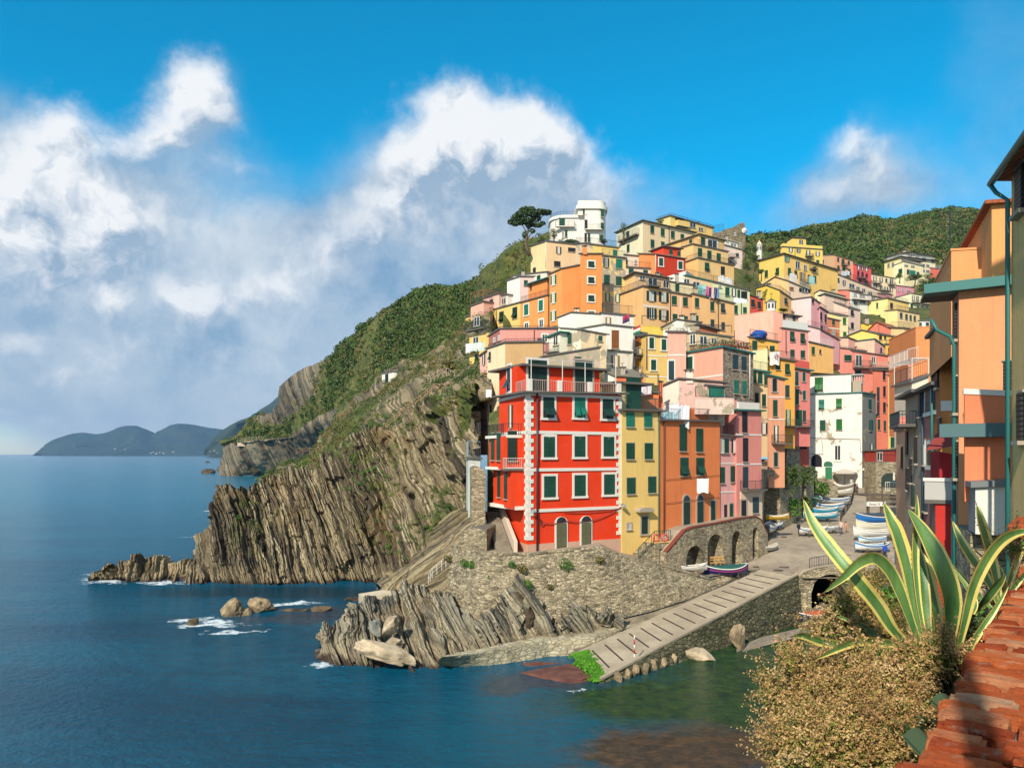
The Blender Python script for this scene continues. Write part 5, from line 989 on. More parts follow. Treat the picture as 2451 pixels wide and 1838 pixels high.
m = MB(); railing(m, [Vector((p.x, p.y, Cq[5]+.17)) for p in (Cq[2]+_f.e*.1-_f.n*.1, Cq[3]-_f.e*.1-_f.n*.1, Cq[3]-_f.e*.1-_f.n*3)], 1.05, IRONG); m.build('railing', _H)
oh = Hs('G', None, (1386,463), (1808,473), 1420, 68.5, 38, 'ee8034', 'orange house with tall narrow shutters and a white sheet hung out', [('f',[1547],583,48,188,'-cg'),('f',1663,600,46,164,'-cg'),('f',1555,787,54,128,'-tg'),('f',1668,785,54,122,'-tg'),('f',1757,1103,32,152,'Sxd')], [('pipe','f',1409,470,1395,paint('6a3c24')),], near=True, group=HG, ov=.3, drop=1.5)
_H, fc = HN['orange house with tall narrow shutters and a white sheet hung out'][:2]; fc = fc['f']
for x, y0, w in ((1570, 1200, .95), (1666, 1194, .95)):
    a, z0 = fc.sz(x, y0); m = MB(); archpanel(fc, a, z0, w+.25, 2.35, .6, m, STONE, .04, .03); d_ = m.build('door', _H)
    m = MB(); archpanel(fc, a, z0, w-.08, 2.2, 0, m, DGREEN, .08, .03); m.build('door_leaf', d_); m = MB(); archpanel(fc, a, z0+2.3, w-.08, .03, .48, m, GLASS, .08, .03); m.build('fanlight', d_)
m = MB()
for y in (878, 1045):
    a0, z_ = fc.sz(1420, y); a1, _ = fc.sz(1800, y); m.bar(fc.pnt(a0, z_, .08), fc.pnt(a1, z_+.3, .08), .02, paint('7a3c1c'))
m.build('cable', _H)
t_, tf, ts, z0, z1, q = sub(_H, 'G', None, 1582, 1790, 378, 466, 72.5, 38, 38, plaster('ee8034'), 2.2); t_.name = 'parapet'
Cq = HN['orange house with tall narrow shutters and a white sheet hung out']; m = MB(); p0 = Cq[2]-fc.n*.15+fc.e*.1; railing(m, [Vector((p.x, p.y, Cq[5]+.17)) for p in (p0, p0+fc.e*4.2)], 1.0, paint('8fb0bc')); railing(m, [Vector((p.x, p.y, Cq[5]+.17)) for p in (p0+fc.e*4.4, p0+fc.e*8.5)], 1.15, IRON); m.build('railing', _H)
ph = Hs('G', None, (1808,566), (1962,582), 1260, 74.3, 38, 'ea9c98', 'pink house with open shutters and a small chair terrace', [('f',[1824],640,22,100,'-gk'),('f',1853,640,28,100,'-cg'),('f',1905,640,34,96,'-ok'),('f',1824,846,30,112,'-cg'),('f',1904,838,42,112,'-cg'),('f',1886,1107,24,118,'Sxg'),('f',1846,1100,16,90,'-xk')], [('band','f',765,.07),('band','f',968,.07),('rail',1.0)], near=True, group=HG, drop=1.5, ov=.3)
Hs('G', None, (1785,310), (1930,305), 566, 77.5, 38, 'ee9c90', 'coral-pink set-back storey above the chair terrace', [('f',1800,430,36,110,'-gk'),('f',1838,460,26,110,'-cg')], [], gp=False, dep=3, ov=.1, group=HG)
Hs('G', None, (1925,392), (2102,398), 1195, 75.6, 34, 'd88078', 'rose-red house with tall dark shutters and a balcony above a cream ground floor', [('f',[1982],472,34,148,'-ck'),('f',[1987],668,34,168,'-ck'),('f',[1987],862,34,150,'-cu')], [('band','f',560,.08),('band','f',770,.08),('balc','f',1950,2096,886,955)], near=True, group=HG, roof='teal', ov=.35, drop=1.5)
_R = HN['rose-red house with tall dark shutters and a balcony above a cream ground floor']; _H = _R[0]; fc = _R[1]['f']
m = MB(); a0, z1 = fc.sz(1950, 962); a1 = fc.len; zb_ = _R[6]; m.box(fc.pnt((a0+a1)/2, (z1+zb_)/2, .0), fc.e, fc.n, Zv, (a1-a0)/2, .10, (z1-zb_)/2, plaster('d8c4a0')); gf = m.build('ground_floor', _H)
for x, y, w, h, st in ((1968, 1100, .75, 2.2, 'Sxk'), (2054, 1058, .9, 1.6, '-cu')):
    a, z_ = fc.sz(x, y); fc2 = Face('G', fc.P+fc.n*.1, fc.P+fc.n*.1+fc.e*fc.len); window(_H, fc2, a, z_, w, h, st, True)
m = MB(); _, zt = fc.sz(1925, 392); m.box(fc.pnt(fc.len*.5, zt+.55, -.1), fc.e, fc.n, Zv, fc.len*.42, .12, .36, WHITE); m.build('parapet', _H)
# --- white house at the head of the harbour
WH = 'f4efe2'; WP = 'white peeling house with green tilted shutters at the head of the harbour street'
Hs('F', 588, (1166,885), 1304, 1880, 118, 28, WH, WP, [('f',[735],1012,60,104,'-tt'),('f',[920],1000,62,104,'-tl'),('f',748,1232,60,110,'-cg'),('f',923,1223,64,116,'-cl'),('f',907,1520,64,160,'Fgk'),('s',1247,1008,28,110,'-cg'),('s',1252,1228,26,116,'-hg'),('s',1262,1518,34,180,'-og')], [('pipe','s',1300,900,1800,IRONG)], cs='84827c', sa=44, typ='R', peel=.4, roof='teal', ov=.25, group=HG, near=True)  # grey side colour paints the shade on the right face of a white house
_R = HN[WP]; _H = _R[0]; fc = _R[1]['f']
zt = zat(px('F', 0, 683)[1], 118); _, z0 = fc.sz(1166, 885); w = MB(); al, _ = fc.sz(588, 800); ar, _ = fc.sz(1050, 800)
q = [fc.pnt(al, 0), fc.pnt(ar, 0), fc.pnt(ar, 0, -8), fc.pnt(al, 0, -8)]; U = lambda p, zz: Vector((p.x, p.y, zz))
for i in range(4): w.poly([U(q[i], z0), U(q[(i+1) % 4], z0), U(q[(i+1) % 4], zt), U(q[i], zt)], plaster(WH, peel=.4))
w.poly([U(p, zt) for p in q], SLATE); w.build('upper_storey', _H); m = MB(); m.box((q[0]+q[2])/2+Zv*(zt+.07), fc.e, fc.n, Zv, abs(ar-al)/2+.15, 4.15, .07, SLAB); m.build('roof', _H)
a, z_ = fc.sz(708, 797); window(_H, fc, a, z_, 1.25, 2.25, '-tl', True)
m = MB(); a0, zz = fc.sz(1060, 880); a1, _ = fc.sz(1160, 880); L_ = abs(a1-a0)
cc = fc.pnt((a0+a1)/2, z0+1.0, -2); m.box(cc, fc.e, fc.n, Zv, L_/2-.05, 1.9, .9, plaster('a89a84')); m.build('parapet', _H)
m = MB(); 
for i in range(5): m.bar(fc.pnt(a0+(a1-a0)*i/4, z0+1.8, -.2), fc.pnt(a0+(a1-a0)*i/4, zt-.2, -.2), .05, WIRON)
m.bar(fc.pnt(a0, zt-.2, -.2), fc.pnt(a1, zt-.2, -.2), .06, WIRON); m.box(fc.pnt((a0+a1)/2, zt-.1, -2), fc.e, fc.n, Zv, L_/2+.2, 2.1, .05, WIRON)
for i in range(4): m.bar(Vector(fc.pnt(a1, z0+1.5, -.3-i)), Vector(fc.pnt(a1, zt-.15, -.3-i)), .05, WIRON)
m.build('glass_veranda', _H)
fch = Face('H', fc.P, fc.P+fc.e*fc.len)
a, z_ = fch.sz(1033, 470); m = MB(); archpanel(fch, a, z_, 1.0, 1.9, 0, m, paint('1a7a50'), .05); m.build('door', _H)
a, z_ = fch.sz(1028, 336); m = MB(); archpanel(fch, a, z_, 1.3, .35, .45, m, paint('1f6a50'), .05); m.build('fanlight', _H)
a, z_ = fch.sz(905, 340); m = MB(); archpanel(fch, a, z_, 1.6, 1.1, .85, m, paint('161420', .9), .03); m.build('passage_panel', _H)  # flat near-black panel paints the dark of the open passage
m = MB(); 
for (xa, ya, xb, yb_) in ((810,35,1365,50),(960,50,975,210),(800,205,975,208),(1365,50,1370,180),(1370,180,1400,190)):
    p, zz = fch.sz(xa, ya); p2, z2 = fch.sz(xb, yb_); m.bar(fch.pnt(p, zz, .08), fch.pnt(p2, z2, .08), .035, paint('5a564c'))
m.build('cable', _H)
# stone tower stub and arch beside it
Hs('E', None, (1775,1640), (1930,1640), 1700, 99, 14, 'b5a58c', 'pebbled stone tower stub beside the white house', [], [], wm=PEB, roof='none', pf=[(1800,1320),(1835,1292),(1890,1300),(1915,1420)], dep=4, group=None, name='stone_tower', cat='tower')
Hs('E', None, (1885,1262), (2020,1262), 1560, 101, 14, 'b4564a', 'rose wall with a dark arched doorway beside the stone tower stub', [], [], dep=3, group=None, name='arched_wall', cat='wall', gp=False)
_R = HN['rose wall with a dark arched doorway beside the stone tower stub']; fc = _R[1]['f']; a, z_ = fc.sz(1945, 1480); m = MB(); archpanel(fc, a, z_, 1.5, 2.2, .8, m, paint('17131a', .9), .03); m.build('doorway', _R[0])  # the dark inside the arch is painted as a flat panel
# --- white modern tower on the crest
def white_tower():
    o = pt(*px('A', 1240, 620), 155); r = empty('white_villa', o); tag(r, 'white modern villa with rounded corners on the crest beside the pine', 'villa')
    WM = plaster('f6f6f4', dirt=.15); k = 500/2212*155/1800; xx = lambda a: (px('A', a, 0)[0]-U0)/F0*155; zz = lambda b: zat(px('A', 0, b)[1], 155)
    def prism(fp, z0, z1, name, m_=WM, par=r, topm=None):
        m = MB(); n = len(fp)
        m.faces([(x, y, z0) for x, y in fp]+[(x, y, z1) for x, y in fp], [(i, (i+1) % n, n+(i+1) % n, n+i) for i in range(n)], m_); m.poly([(x, y, z1) for x, y in fp], topm or m_); m.poly([(x, y, z0) for x, y in fp], m_)
        return m.build(name, par)
    def rr(x0, x1, y0, y1, rl, rr_, g=0):
        x0 -= g; x1 += g; y0 -= g; rl += g*(rl > 0); rr_ += g*(rr_ > 0); P = []
        for i in range(9): t = R(180+90*i/8); P.append((x0+rl+rl*math.cos(t), y0+rl+rl*math.sin(t)))
        for i in range(9): t = R(270+90*i/8); P.append((x1-rr_+rr_*math.cos(t), y0+rr_+rr_*math.sin(t)))
        return P+[(x1, y1), (x0, y1)]
    xa, xb, xc, xd = xx(1165), xx(1470), xx(882), xx(1240)
    prism(rr(xx(1238), xb, 155, 164, .01, 2.0), zz(700), zz(255), 'tower_wall'); prism(rr(xa, xb, 155.1, 164, .01, 2.0), zz(330), zz(255), 'tower_storey')
    prism(rr(xa, xb, 155, 164, .01, 2.0, .38), zz(268), zz(232), 'cornice'); prism(rr(xa, xb, 155, 164, .01, 2.0), zz(240), zz(178), 'parapet')
    prism(rr(xc, xd+.2, 156, 163, 3.2, .01), zz(700), zz(335), 'wing_wall'); prism(rr(xc, xd+.2, 156, 163, 3.2, .01, .3), zz(348), zz(318), 'wing_roof')
    ft = Face('A', Vector((xx(1238), 155, 0)), Vector((xb, 155, 0))); fw = Face('A', Vector((xc, 156, 0)), Vector((xd, 156, 0)))
    for x, y, w, h, st in ((1450,310,.7,1.6,'-cg'),(1450,450,.7,1.4,'-cg'),(1437,572,.8,1.2,'-cg'),(1250,432,.6,1.9,'-xk'),(1246,570,.5,1.8,'-xk'),(1282,574,.5,1.8,'-xg')): 
        a, z = ft.sz(x-(25 if x > 1400 else 0), y); window(r, ft, a, z, w, h, st)
    ft2 = Face('A', Vector((xa, 155.1, 0)), Vector((xb, 155.1, 0))); a, z = ft2.sz(1240, 290); window(r, ft2, a, z, .9, 1.4, '-cg')
    for x, y, w, h, st in ((996,405,1.15,1.8,'-cg'),(1040,530,.5,1.5,'-xg'),(1005,535,.45,1.5,'-gk')): a, z = fw.sz(x, y); window(r, fw, a, z, w, h, st)
    balcony(r, ft, 1240, 1412, 442, 492, .9, IRON, WM); balcony(r, fw, 925, 1130, 408, 462, .9, IRON, WM)
    m = MB(); railing(m, [Vector((x, y, zz(318))) for x, y in rr(xc, xd, 156, 163, 3.2, .01)[:9]]+[Vector((xa, 156, zz(318)))], .8, IRON, .3); m.build('railing', r)
white_tower()
# --- ruined castle tower, chapel turret, church spire
Hs('B', None, (1292,492), (1524,480), 680, 186, 14, 'a08c68', 'ruined stone castle tower with a clock on the skyline', [('f',1412,535,20,40,'-gk')], [], wm=STN2, roof='none', pf=[(1320,478),(1455,450),(1466,418),(1490,412),(1512,414)], dep=6, group=None, name='castle_tower', cat='castle')
_R = HN['ruined stone castle tower with a clock on the skyline']; fc = _R[1]['f']; a, z_ = fc.sz(1508, 502); m = MB(); c = fc.pnt(a, z_, .12)
m.bar(c, c+fc.n*.15, .75, WHITE, 20); m.bar(c+fc.n*.17, c+fc.n*.17+Zv*.5, .03, IRON); m.bar(c+fc.n*.17, c+fc.n*.17+fc.e*.35, .03, IRON); m.build('clock', _R[0])
Hs('B', None, (1190,520), (1300,500), 700, 184, 14, '8a7a5c', 'low stone rampart left of the ruined castle tower', [], [('rail',1.6)], wm=STN2, roof='none', dep=5, group=None, name='rampart', cat='wall')
def spire(z, x, ytop, y1, y2, w, d, label, cone, cat, name, cross=False):
    u, v = px(z, x, y2); o = pt(u, v, d); r = empty(name, o); tag(r, label, cat); s = w*ZM[z][2]*d/F0/2; WP_ = plaster('e9e0cc'); z1 = zat(px(z, 0, y1)[1], d); zt = zat(px(z, 0, ytop)[1], d)
    m = MB(); n = 8; fs = [(i, (i+1) % n, n+(i+1) % n, n+i) for i in range(n)]; ring = lambda rad, zz: [(o.x+rad*math.cos(R(45*i+22.5)), o.y+rad*math.sin(R(45*i+22.5)), zz) for i in range(n)]
    m.faces(ring(s, o.z-2)+ring(s, z1), fs, WP_); m.build('wall', r)
    m = MB()
    for i in range(n):
        t = R(45*i); c = Vector((o.x+s*.93*math.cos(t), o.y+s*.93*math.sin(t), (o.z+z1)/2)); nn = Vector((math.cos(t), math.sin(t), 0)); ee = Vector((-nn.y, nn.x, 0)); m.box(c, ee, nn, Zv, s*.2, .03, (z1-o.z)*.3, GLASS)
    m.build('opening', r)
    m = MB(); m.faces(ring(s*1.15, z1-.02)+ring(s*1.15, z1+.12), fs, STONE); m.faces(ring(s*1.15, z1+.12)+ring(.03, zt), fs, cone); ro = m.build('roof', r)
    if cross: m = MB(); m.bar((o.x, o.y, zt-.1), (o.x, o.y, zt+1.1), .04, IRON); m.bar((o.x-.35, o.y, zt+.7), (o.x+.35, o.y, zt+.7), .04, IRON); m.build('cross', ro)
spire('B', 1795, 1212, 1258, 1340, 100, 128, 'small chapel lantern with a dark cone roof and cross above the pink wall', paint('4e5450', .8), 'chapel', 'chapel_lantern', True)
spire('B', 1670, 600, 655, 722, 58, 200, 'pale pointed bell turret on the ridge right of the castle', plaster('d8c8a8'), 'bell tower', 'bell_turret')
# ---------------------------------------------------------------- the row on the right side of the harbour street
RG = 'houses on the right of the harbour street'
Hs('L', 648, (1150,-530), None, 1700, 11, 0, 'f0c468', 'dark yellow house at the right edge of the view under a wide eave', [('s',[690],180,28,190,'-ck'),('s',[694],1130,20,200,'-ck')], [], sa=-21, dep=8, group=RG, drop=4, roof='tile', ov=.30, gp=False)
_R = HN['dark yellow house at the right edge of the view under a wide eave']; fs = _R[1]['s']; zt = _R[5]
m = MB(); L_ = fs.len; m.tube([fs.pnt(-.6, zt-.02, .36), fs.pnt(L_+.3, zt-.02, .36)], .075, TEALM, 8); m.tube([fs.pnt(L_+.2, zt-.1, .36), fs.pnt(L_+.05, zt-.3, .3), fs.pnt(L_-.1, zt-.55, .1), fs.pnt(L_-.1, zt-16, .1)], .05, TEALM, 8); m.build('gutter', _R[0])
ORW = 'ee9c52'
Hs('L', 400, (428,592), (690,562), 1800, 24, -34, 'e39a5c', 'big pale orange end wall half in shadow with a teal fascia', [('f',640,1005,54,215,'-ck'),('s',[417],735,9,150,'-ck'),('s',[419],1040,9,150,'-ck'),('s',[421],1310,9,150,'-ck')], [], sa=-24, group=RG, drop=2, ov=.1, roof='teal', gp=False, cs='d49a6a')
_R = HN['big pale orange end wall half in shadow with a teal fascia']; fc = _R[1]['f']; fs = _R[1]['s']; zt = _R[5]
m = MB(); m.box(fc.pnt(fc.len/2-.45, zt+.02, 0), fc.e, fc.n, Zv, fc.len/2+.5, .35, .15, TEALM); m.box(fs.pnt(fs.len/2, zt-.05, .45), fs.e, fs.n, Zv, fs.len/2, .5, .06, paint('6f6258', .8)); m.build('eaves', _R[0])
m = MB(); m.tube([fs.pnt(.3, zt-.9, .75), fs.pnt(.3, zt-1.25, .6), fs.pnt(.3, zt-1.5, .2), fs.pnt(.3, zt-1.8, .1), fs.pnt(.3, zt-17, .1)], .06, TEALM, 8); m.tube([fs.pnt(.6, zt-6.8, .1), fs.pnt(.6, zt-17, .1)], .05, TEALM, 8); m.build('downpipe', _R[0])
Hs('L', None, (396,438), (700,422), 600, 28, -34, 'f0a050', 'blank orange upper block behind the teal fascia', [], [('ant',.1,.3)], sa=-24, group=RG, roof='par', gp=False)
Hs('L', None, (565,246), (760,232), 560, 25.5, -34, 'f0a34a', 'tall orange stair block below the terracotta roof corner', [], [], sa=-24, group=RG, roof='tile', ov=.22, gp=False)
Hs('L', 449, (452,1036), (760,1050), 1440, 21.6, -34, 'e8824c', 'coral bay storey with a slate-blue ledge over the white annex', [], [], sa=-24, group=RG, roof='white', ov=.03, dep=3, gp=False, drop=.3)
_R = HN['coral bay storey with a slate-blue ledge over the white annex']; fc = _R[1]['f']; _, zz = fc.sz(452, 1188); m = MB(); m.box(fc.pnt(fc.len/2-.2, zz, .1), fc.e, fc.n, Zv, fc.len/2+.4, .28, .19, paint('4f7478', .6)); m.build('ledge', _R[0])
Hs('L', 468, (497,1425), (760,1412), 1612, 20.6, -34, 'ece4d8', 'white annex box with a grey sheet-metal top', [], [], sa=-24, group=RG, ov=.12, dep=3, gp=False, drop=.05, rm=paint('7c8284', .5), cs='9a948c')  # side is a darker copy of the white, its shade put into the colour
Hs('L', None, (476,1618), (760,1618), 1900, 21.2, -34, '7a7468', 'old stone base wall under the white annex', [], [], sa=-24, group=RG, roof='none', dep=3, gp=False, wm=STN)
Hs('L', 318, (352,768), (425,762), 1500, 33, -30, 'cf8a34', 'ochre-orange house with a white band and slanting slate eave', [('s',[342],950,7,120,'-ck'),('s',[350],1190,7,110,'-ck')], [('band','f',1085,.22),('pipe','s',326,850,1500,TEALM)], cs='b9783c', sa=-22, group=RG, ov=.3, drop=4, gp=False)
Hs('L', None, (347,1275), (420,1290), 1390, 29.5, -30, 'a8242a', 'crimson bay under a red awning', [], [], sa=-22, dep=2.5, group=RG, roof='none', gp=False, drop=.2)
Hs('L', 312, (330,1492), (425,1494), 1800, 27.8, -30, 'b93024', 'red lower wall under the white balcony', [], [], sa=-22, dep=3, group=RG, roof='none', gp=False, cs='8c6a64')
_R = HN['red lower wall under the white balcony']; fc = _R[1]['f']
m = MB(); a0, zz = fc.sz(330, 1484); a1, _ = fc.sz(420, 1484); zr = zat(px('L', 0, 1392)[1], 27.8)
m.box(fc.pnt((a0+a1)/2-.15, (zz+zr)/2, .05), fc.e, fc.n, Zv, abs(a1-a0)/2+.2, .03, (zr-zz)/2, paint('c4c2bc', .7)); m.box(fc.pnt((a0+a1)/2-.15, zr, .05), fc.e, fc.n, Zv, abs(a1-a0)/2+.25, .07, .06, WHITE); m.box(fc.pnt((a0+a1)/2-.15, zz, -.4), fc.e, fc.n, Zv, abs(a1-a0)/2+.2, .5, .07, SLAB); m.build('balcony', _R[0])
m = MB(); fq = HN['crimson bay under a red awning'][1]['f']; a0, zz = fq.sz(330, 1225); a1, _ = fq.sz(418, 1225); e_, n_ = fq.e, fq.n
m.faces([fq.pnt(a0, zz+.2, -.2), fq.pnt(a1, zz+.45, -.2), fq.pnt(a1, zz-.25, 1.1), fq.pnt(a0-.3, zz-.45, 1.1)], [(0, 1, 2, 3)], paint('9c3a30', .8, .3)); m.build('awning', HN['crimson bay under a red awning'][0])
Hs('L', 268, (346,1000), (354,1000), 1700, 34, -30, '9c5f58', 'mauve-pink house with white-framed blue-green shutters', [('s',[304],1062,22,100,'Fcu'),('s',[329],1060,20,90,'Fcu'),('s',[284],1280,12,100,'-gk'),('s',[313],1290,22,90,'Fcg'),('s',[336],1290,12,80,'Fcg'),('s',[290],1470,14,110,'-cu')], [('pipe','s',325,930,1650,TEALM),('pipe','s',285,1020,1700,paint('2c4a5c'))], cs='b2706a', sa=-20, group=RG, ov=.4, drop=4, gp=False)
Hs('L', 205, (268,1030), (272,1030), 1650, 38.4, -30, '9a8c78', 'greyish-beige house with dark shutters over the boats', [('s',[272-4],1080,8,100,'-cu'),('s',[250],1270,9,110,'-ck'),('s',[229],1355,8,100,'-ck'),('s',[213],1240,8,100,'-ck'),('s',[238],1460,9,90,'-cg'),('s',[214],1390,8,90,'-ck')], [('balc','s',210,255,1120,1175)], cs='a5917a', sa=-20, group=RG, ov=.5, drop=4, gp=False)
Hs('L', 166, (206,1185), (210,1185), 1610, 46, -30, 'b58a60', 'narrow beige-and-yellow corner house at the street end', [('s',[192],1300,4,90,'-ck')], [], cs='d0a878', sa=-20, group=RG, ov=.15, drop=4, gp=False)
Hs('L', None, (170,1140), (236,1128), 1180, 52, -8, 'e68468', 'salmon balcony parapet jutting over the boats', [], [], sa=-10, dep=1.5, group=RG, roof='par', gp=False, drop=0)
Hs('L', None, (248,758), (362,756), 1010, 72, -6, 'f08c42', 'broad blank orange end wall above the street', [], [], sa=-10, dep=8, group=RG, roof='par', gp=False, drop=3)
Hs('L', None, (216,915), (262,905), 1060, 64, -6, 'e88a48', 'small orange terrace wall below the broad blank one', [], [('rail',1.2,WIRON)], sa=-10, dep=5, group=RG, roof='par', gp=False, drop=3)
Hs('L', None, (232,985), (300,960), 1090, 56, -10, 'd8c8b0', 'white-roofed terrace with iron railings above the mauve house', [], [('rail',1.0),('perg',1.6,WIRON)], sa=-10, dep=4, group=RG, roof='slab', gp=False, drop=3)
# ---------------------------------------------------------------- vegetation
def leafmat(key, cols, k=.7):
    if not cols: return MT[key]
    def fn(N, b, pos):
        f = N.math('ADD', N.math('MULTIPLY', N.noise(pos, .35, 4, .6), .5), N.math('MULTIPLY', N.noise(pos, 6, 3, .7), .5))
        setc(N, b, N.ramp(f, [(.3+.4*i/(len(cols)-1), lin(c, k)) for i, c in enumerate(cols)])); b.inputs['Roughness'].default_value = .7
        try: b.inputs['Transmission Weight'].default_value = 0
        except Exception: pass
    return mat(key, fn)
LGREEN = leafmat('foliage_green', ['1c2c0e', '365018', '5a7422', '869238'])
LDRY = leafmat('foliage_dry', ['4a4420', '6e6830', '8f844a', '5c6a2c'])
LPINE = leafmat('foliage_pine', ['1a2c10', '34501a', '56752a'])
LBRIGHT = leafmat('foliage_bright', ['2f5016', '4f7c22', '78a53a'])
BARK = paint('6b5844', .9, .5)
def leaves(cen, rad, n, size, out=.5, seed=1):
    """n leaf quads on the lumpy shells of clumps; cen (k,3), rad (k,3)"""
    g = np.random.default_rng(seed); k = len(cen); cen = np.asarray(cen, float); rad = np.asarray(rad, float)
    w = (rad[:, 0]*rad[:, 1]+rad[:, 0]*rad[:, 2])**1.0; idx = g.choice(k, n, p=w/w.sum()); d = g.normal(size=(n, 3)); d /= np.linalg.norm(d, axis=1, keepdims=True)
    r = g.uniform(.55, 1.05, (n, 1))**.6; c = cen[idx]+d*rad[idx]*r
    nn = d*out+g.normal(size=(n, 3))*.6; nn /= np.linalg.norm(nn, axis=1, keepdims=True); t = np.cross(nn, g.normal(size=(n, 3))); t /= np.linalg.norm(t, axis=1, keepdims=True)+1e-9; b = np.cross(nn, t)
    s = np.asarray(size)*g.uniform(.6, 1.3, (n, 1)) if np.isscalar(size) else np.asarray(size)[idx][:, None]*g.uniform(.6, 1.3, (n, 1))
    V = np.stack([c-t*s*.6, c-b*s*.35, c+t*s*.6, c+b*s*.35], 1).reshape(-1, 3); F = np.arange(n*4).reshape(-1, 4); return V, F
def foliage(name, cen, rad, n, size, m, parent=None, seed=1, mats=None):
    V, F = leaves(cen, rad, n, size, seed=seed)
    o = np.array(parent['_o']) if parent is not None and '_o' in parent else np.zeros(3)
    return npmesh(name, V-o, F, mats or [m], smooth=False, parent=parent)
def scatter(name, G, mask, nb, rmin, rmax, nl, size, m, label, seed=3, flat=.7, cat='shrubs'):
    g = np.random.default_rng(seed); P = G.reshape(-1, 3); w = np.clip(mask.reshape(-1), 0, None); 
    a = np.linalg.norm(np.cross(np.gradient(G, axis=0), np.gradient(G, axis=1)), axis=2).reshape(-1)/np.maximum(P[:, 1], 1)**1.3; w = w*a
    i = g.choice(len(P), nb, p=w/w.sum()); r = g.uniform(rmin, rmax, nb)**1.0; r = rmin+(rmax-rmin)*g.random(nb)**2; sc = np.clip(P[i][:, 1]/250, .6, 1.35); r = r*sc
    cen = P[i]+np.stack([g.normal(size=nb)*.3, g.normal(size=nb)*.3, r*.25], 1); rad = np.stack([r, r, r*flat], 1)
    V, F = leaves(cen, rad, nb*nl, size*sc, seed=seed); ob = npmesh(name, V, F, [m], smooth=False); return tag(ob, label, cat, kind='stuff')

def maskgrid(G, fn):
    nv, nu = G.shape[:2]; u, v = np.meshgrid(np.linspace(0, 1, nu), np.linspace(0, 1, nv)); return fn(u, v, G)
hm = maskgrid(HEADG, vegh); hm = (hm > .55)*maskgrid(HEADG, lambda u, v, G: np.clip((fbm(G*.03, 4, 44)-.40)*9, 0.05, 1))
scatter('hill_scrub', HEADG, hm, 9000, .6, 2.0, 20, .72, LGREEN, 'dense green scrub covering the coastal hill', 3)
scatter('dry_scrub', HEADG, maskgrid(HEADG, lambda u, v, G: (vegh(u, v, G) > .3)*1.0), 3600, .5, 1.5, 18, .6, LDRY, 'dry yellowish scrub on the coastal hill', 4)
scatter('hillside_scrub', MG, maskgrid(MG, lambda u, v, G: (fbm(G*.06, 4, 8) < .60)*1.0), 2300, .35, 1.5, 34, .36, LGREEN, 'green bushes on the slope between cliff and village', 5)
scatter('hillside_dry_grass', MG, maskgrid(MG, lambda u, v, G: (fbm(G*.05, 3, 18) > .5)*1.0), 2200, .35, 1.1, 26, .34, LDRY, 'dry reeds and grass on the slope above the cliff', 6)
scatter('cliff_plants', PG, maskgrid(PG, lambda u, v, G: (fbm(G*.15, 4, 5) > .60)*(G[..., 2] > 3)*(u > .35)*1.0), 420, .2, .7, 26, .22, LBRIGHT, 'small green plants growing in cracks of the cliff', 7)
# ridge behind the village on the right
rr0 = [(1760,600),(1800,592),(1850,588),(1890,575),(1929,563),(1963,560),(1997,549),(2038,540),(2065,531),(2100,533),(2130,535),(2171,526),(2223,513),(2255,508),(2300,512),(2350,515),(2420,520),(2520,530)]
rD = [330,340,350,370,390,410,430,450,470,490,500,520,540,560,560,550,530,520]
tr = [pt(u, v, d) for (u, v), d in zip(rr0, rD)]
RIDM = rockmat('ridge_hill', (.6, .3, .7), 3, ['5a5038', '7b6d4a', '8c7c55'], wet=False, green='30401a')
ridgeo, RG_ = put_sheet('green_ridge', [[p+Vector((10, 90, -30)) for p in tr], tr, [pt(u, v+45, d*.8) for (u, v), d in zip(rr0, rD)], [pt(u, v+95, d*.68) for (u, v), d in zip(rr0, rD)], [pt(u, v+190, d*.56) for (u, v), d in zip(rr0, rD)]], 320, 140, RIDM, disp=[(.03, 7), (.12, 3), (.4, 1)], vegf=lambda u, v, G: np.full(u.shape, .8))
scatter('ridge_scrub', RG_, np.ones(RG_.shape[:2]), 6500, .7, 2.2, 22, .8, LGREEN, 'dark green scrub covering the ridge behind the village', 8)
scatter('ridge_dry_scrub', RG_, maskgrid(RG_, lambda u, v, G: (fbm(G*.02, 4, 18) > .46)*1.0), 1500, .7, 2.0, 26, .7, LDRY, 'yellow-brown scrub patches on the ridge', 9)
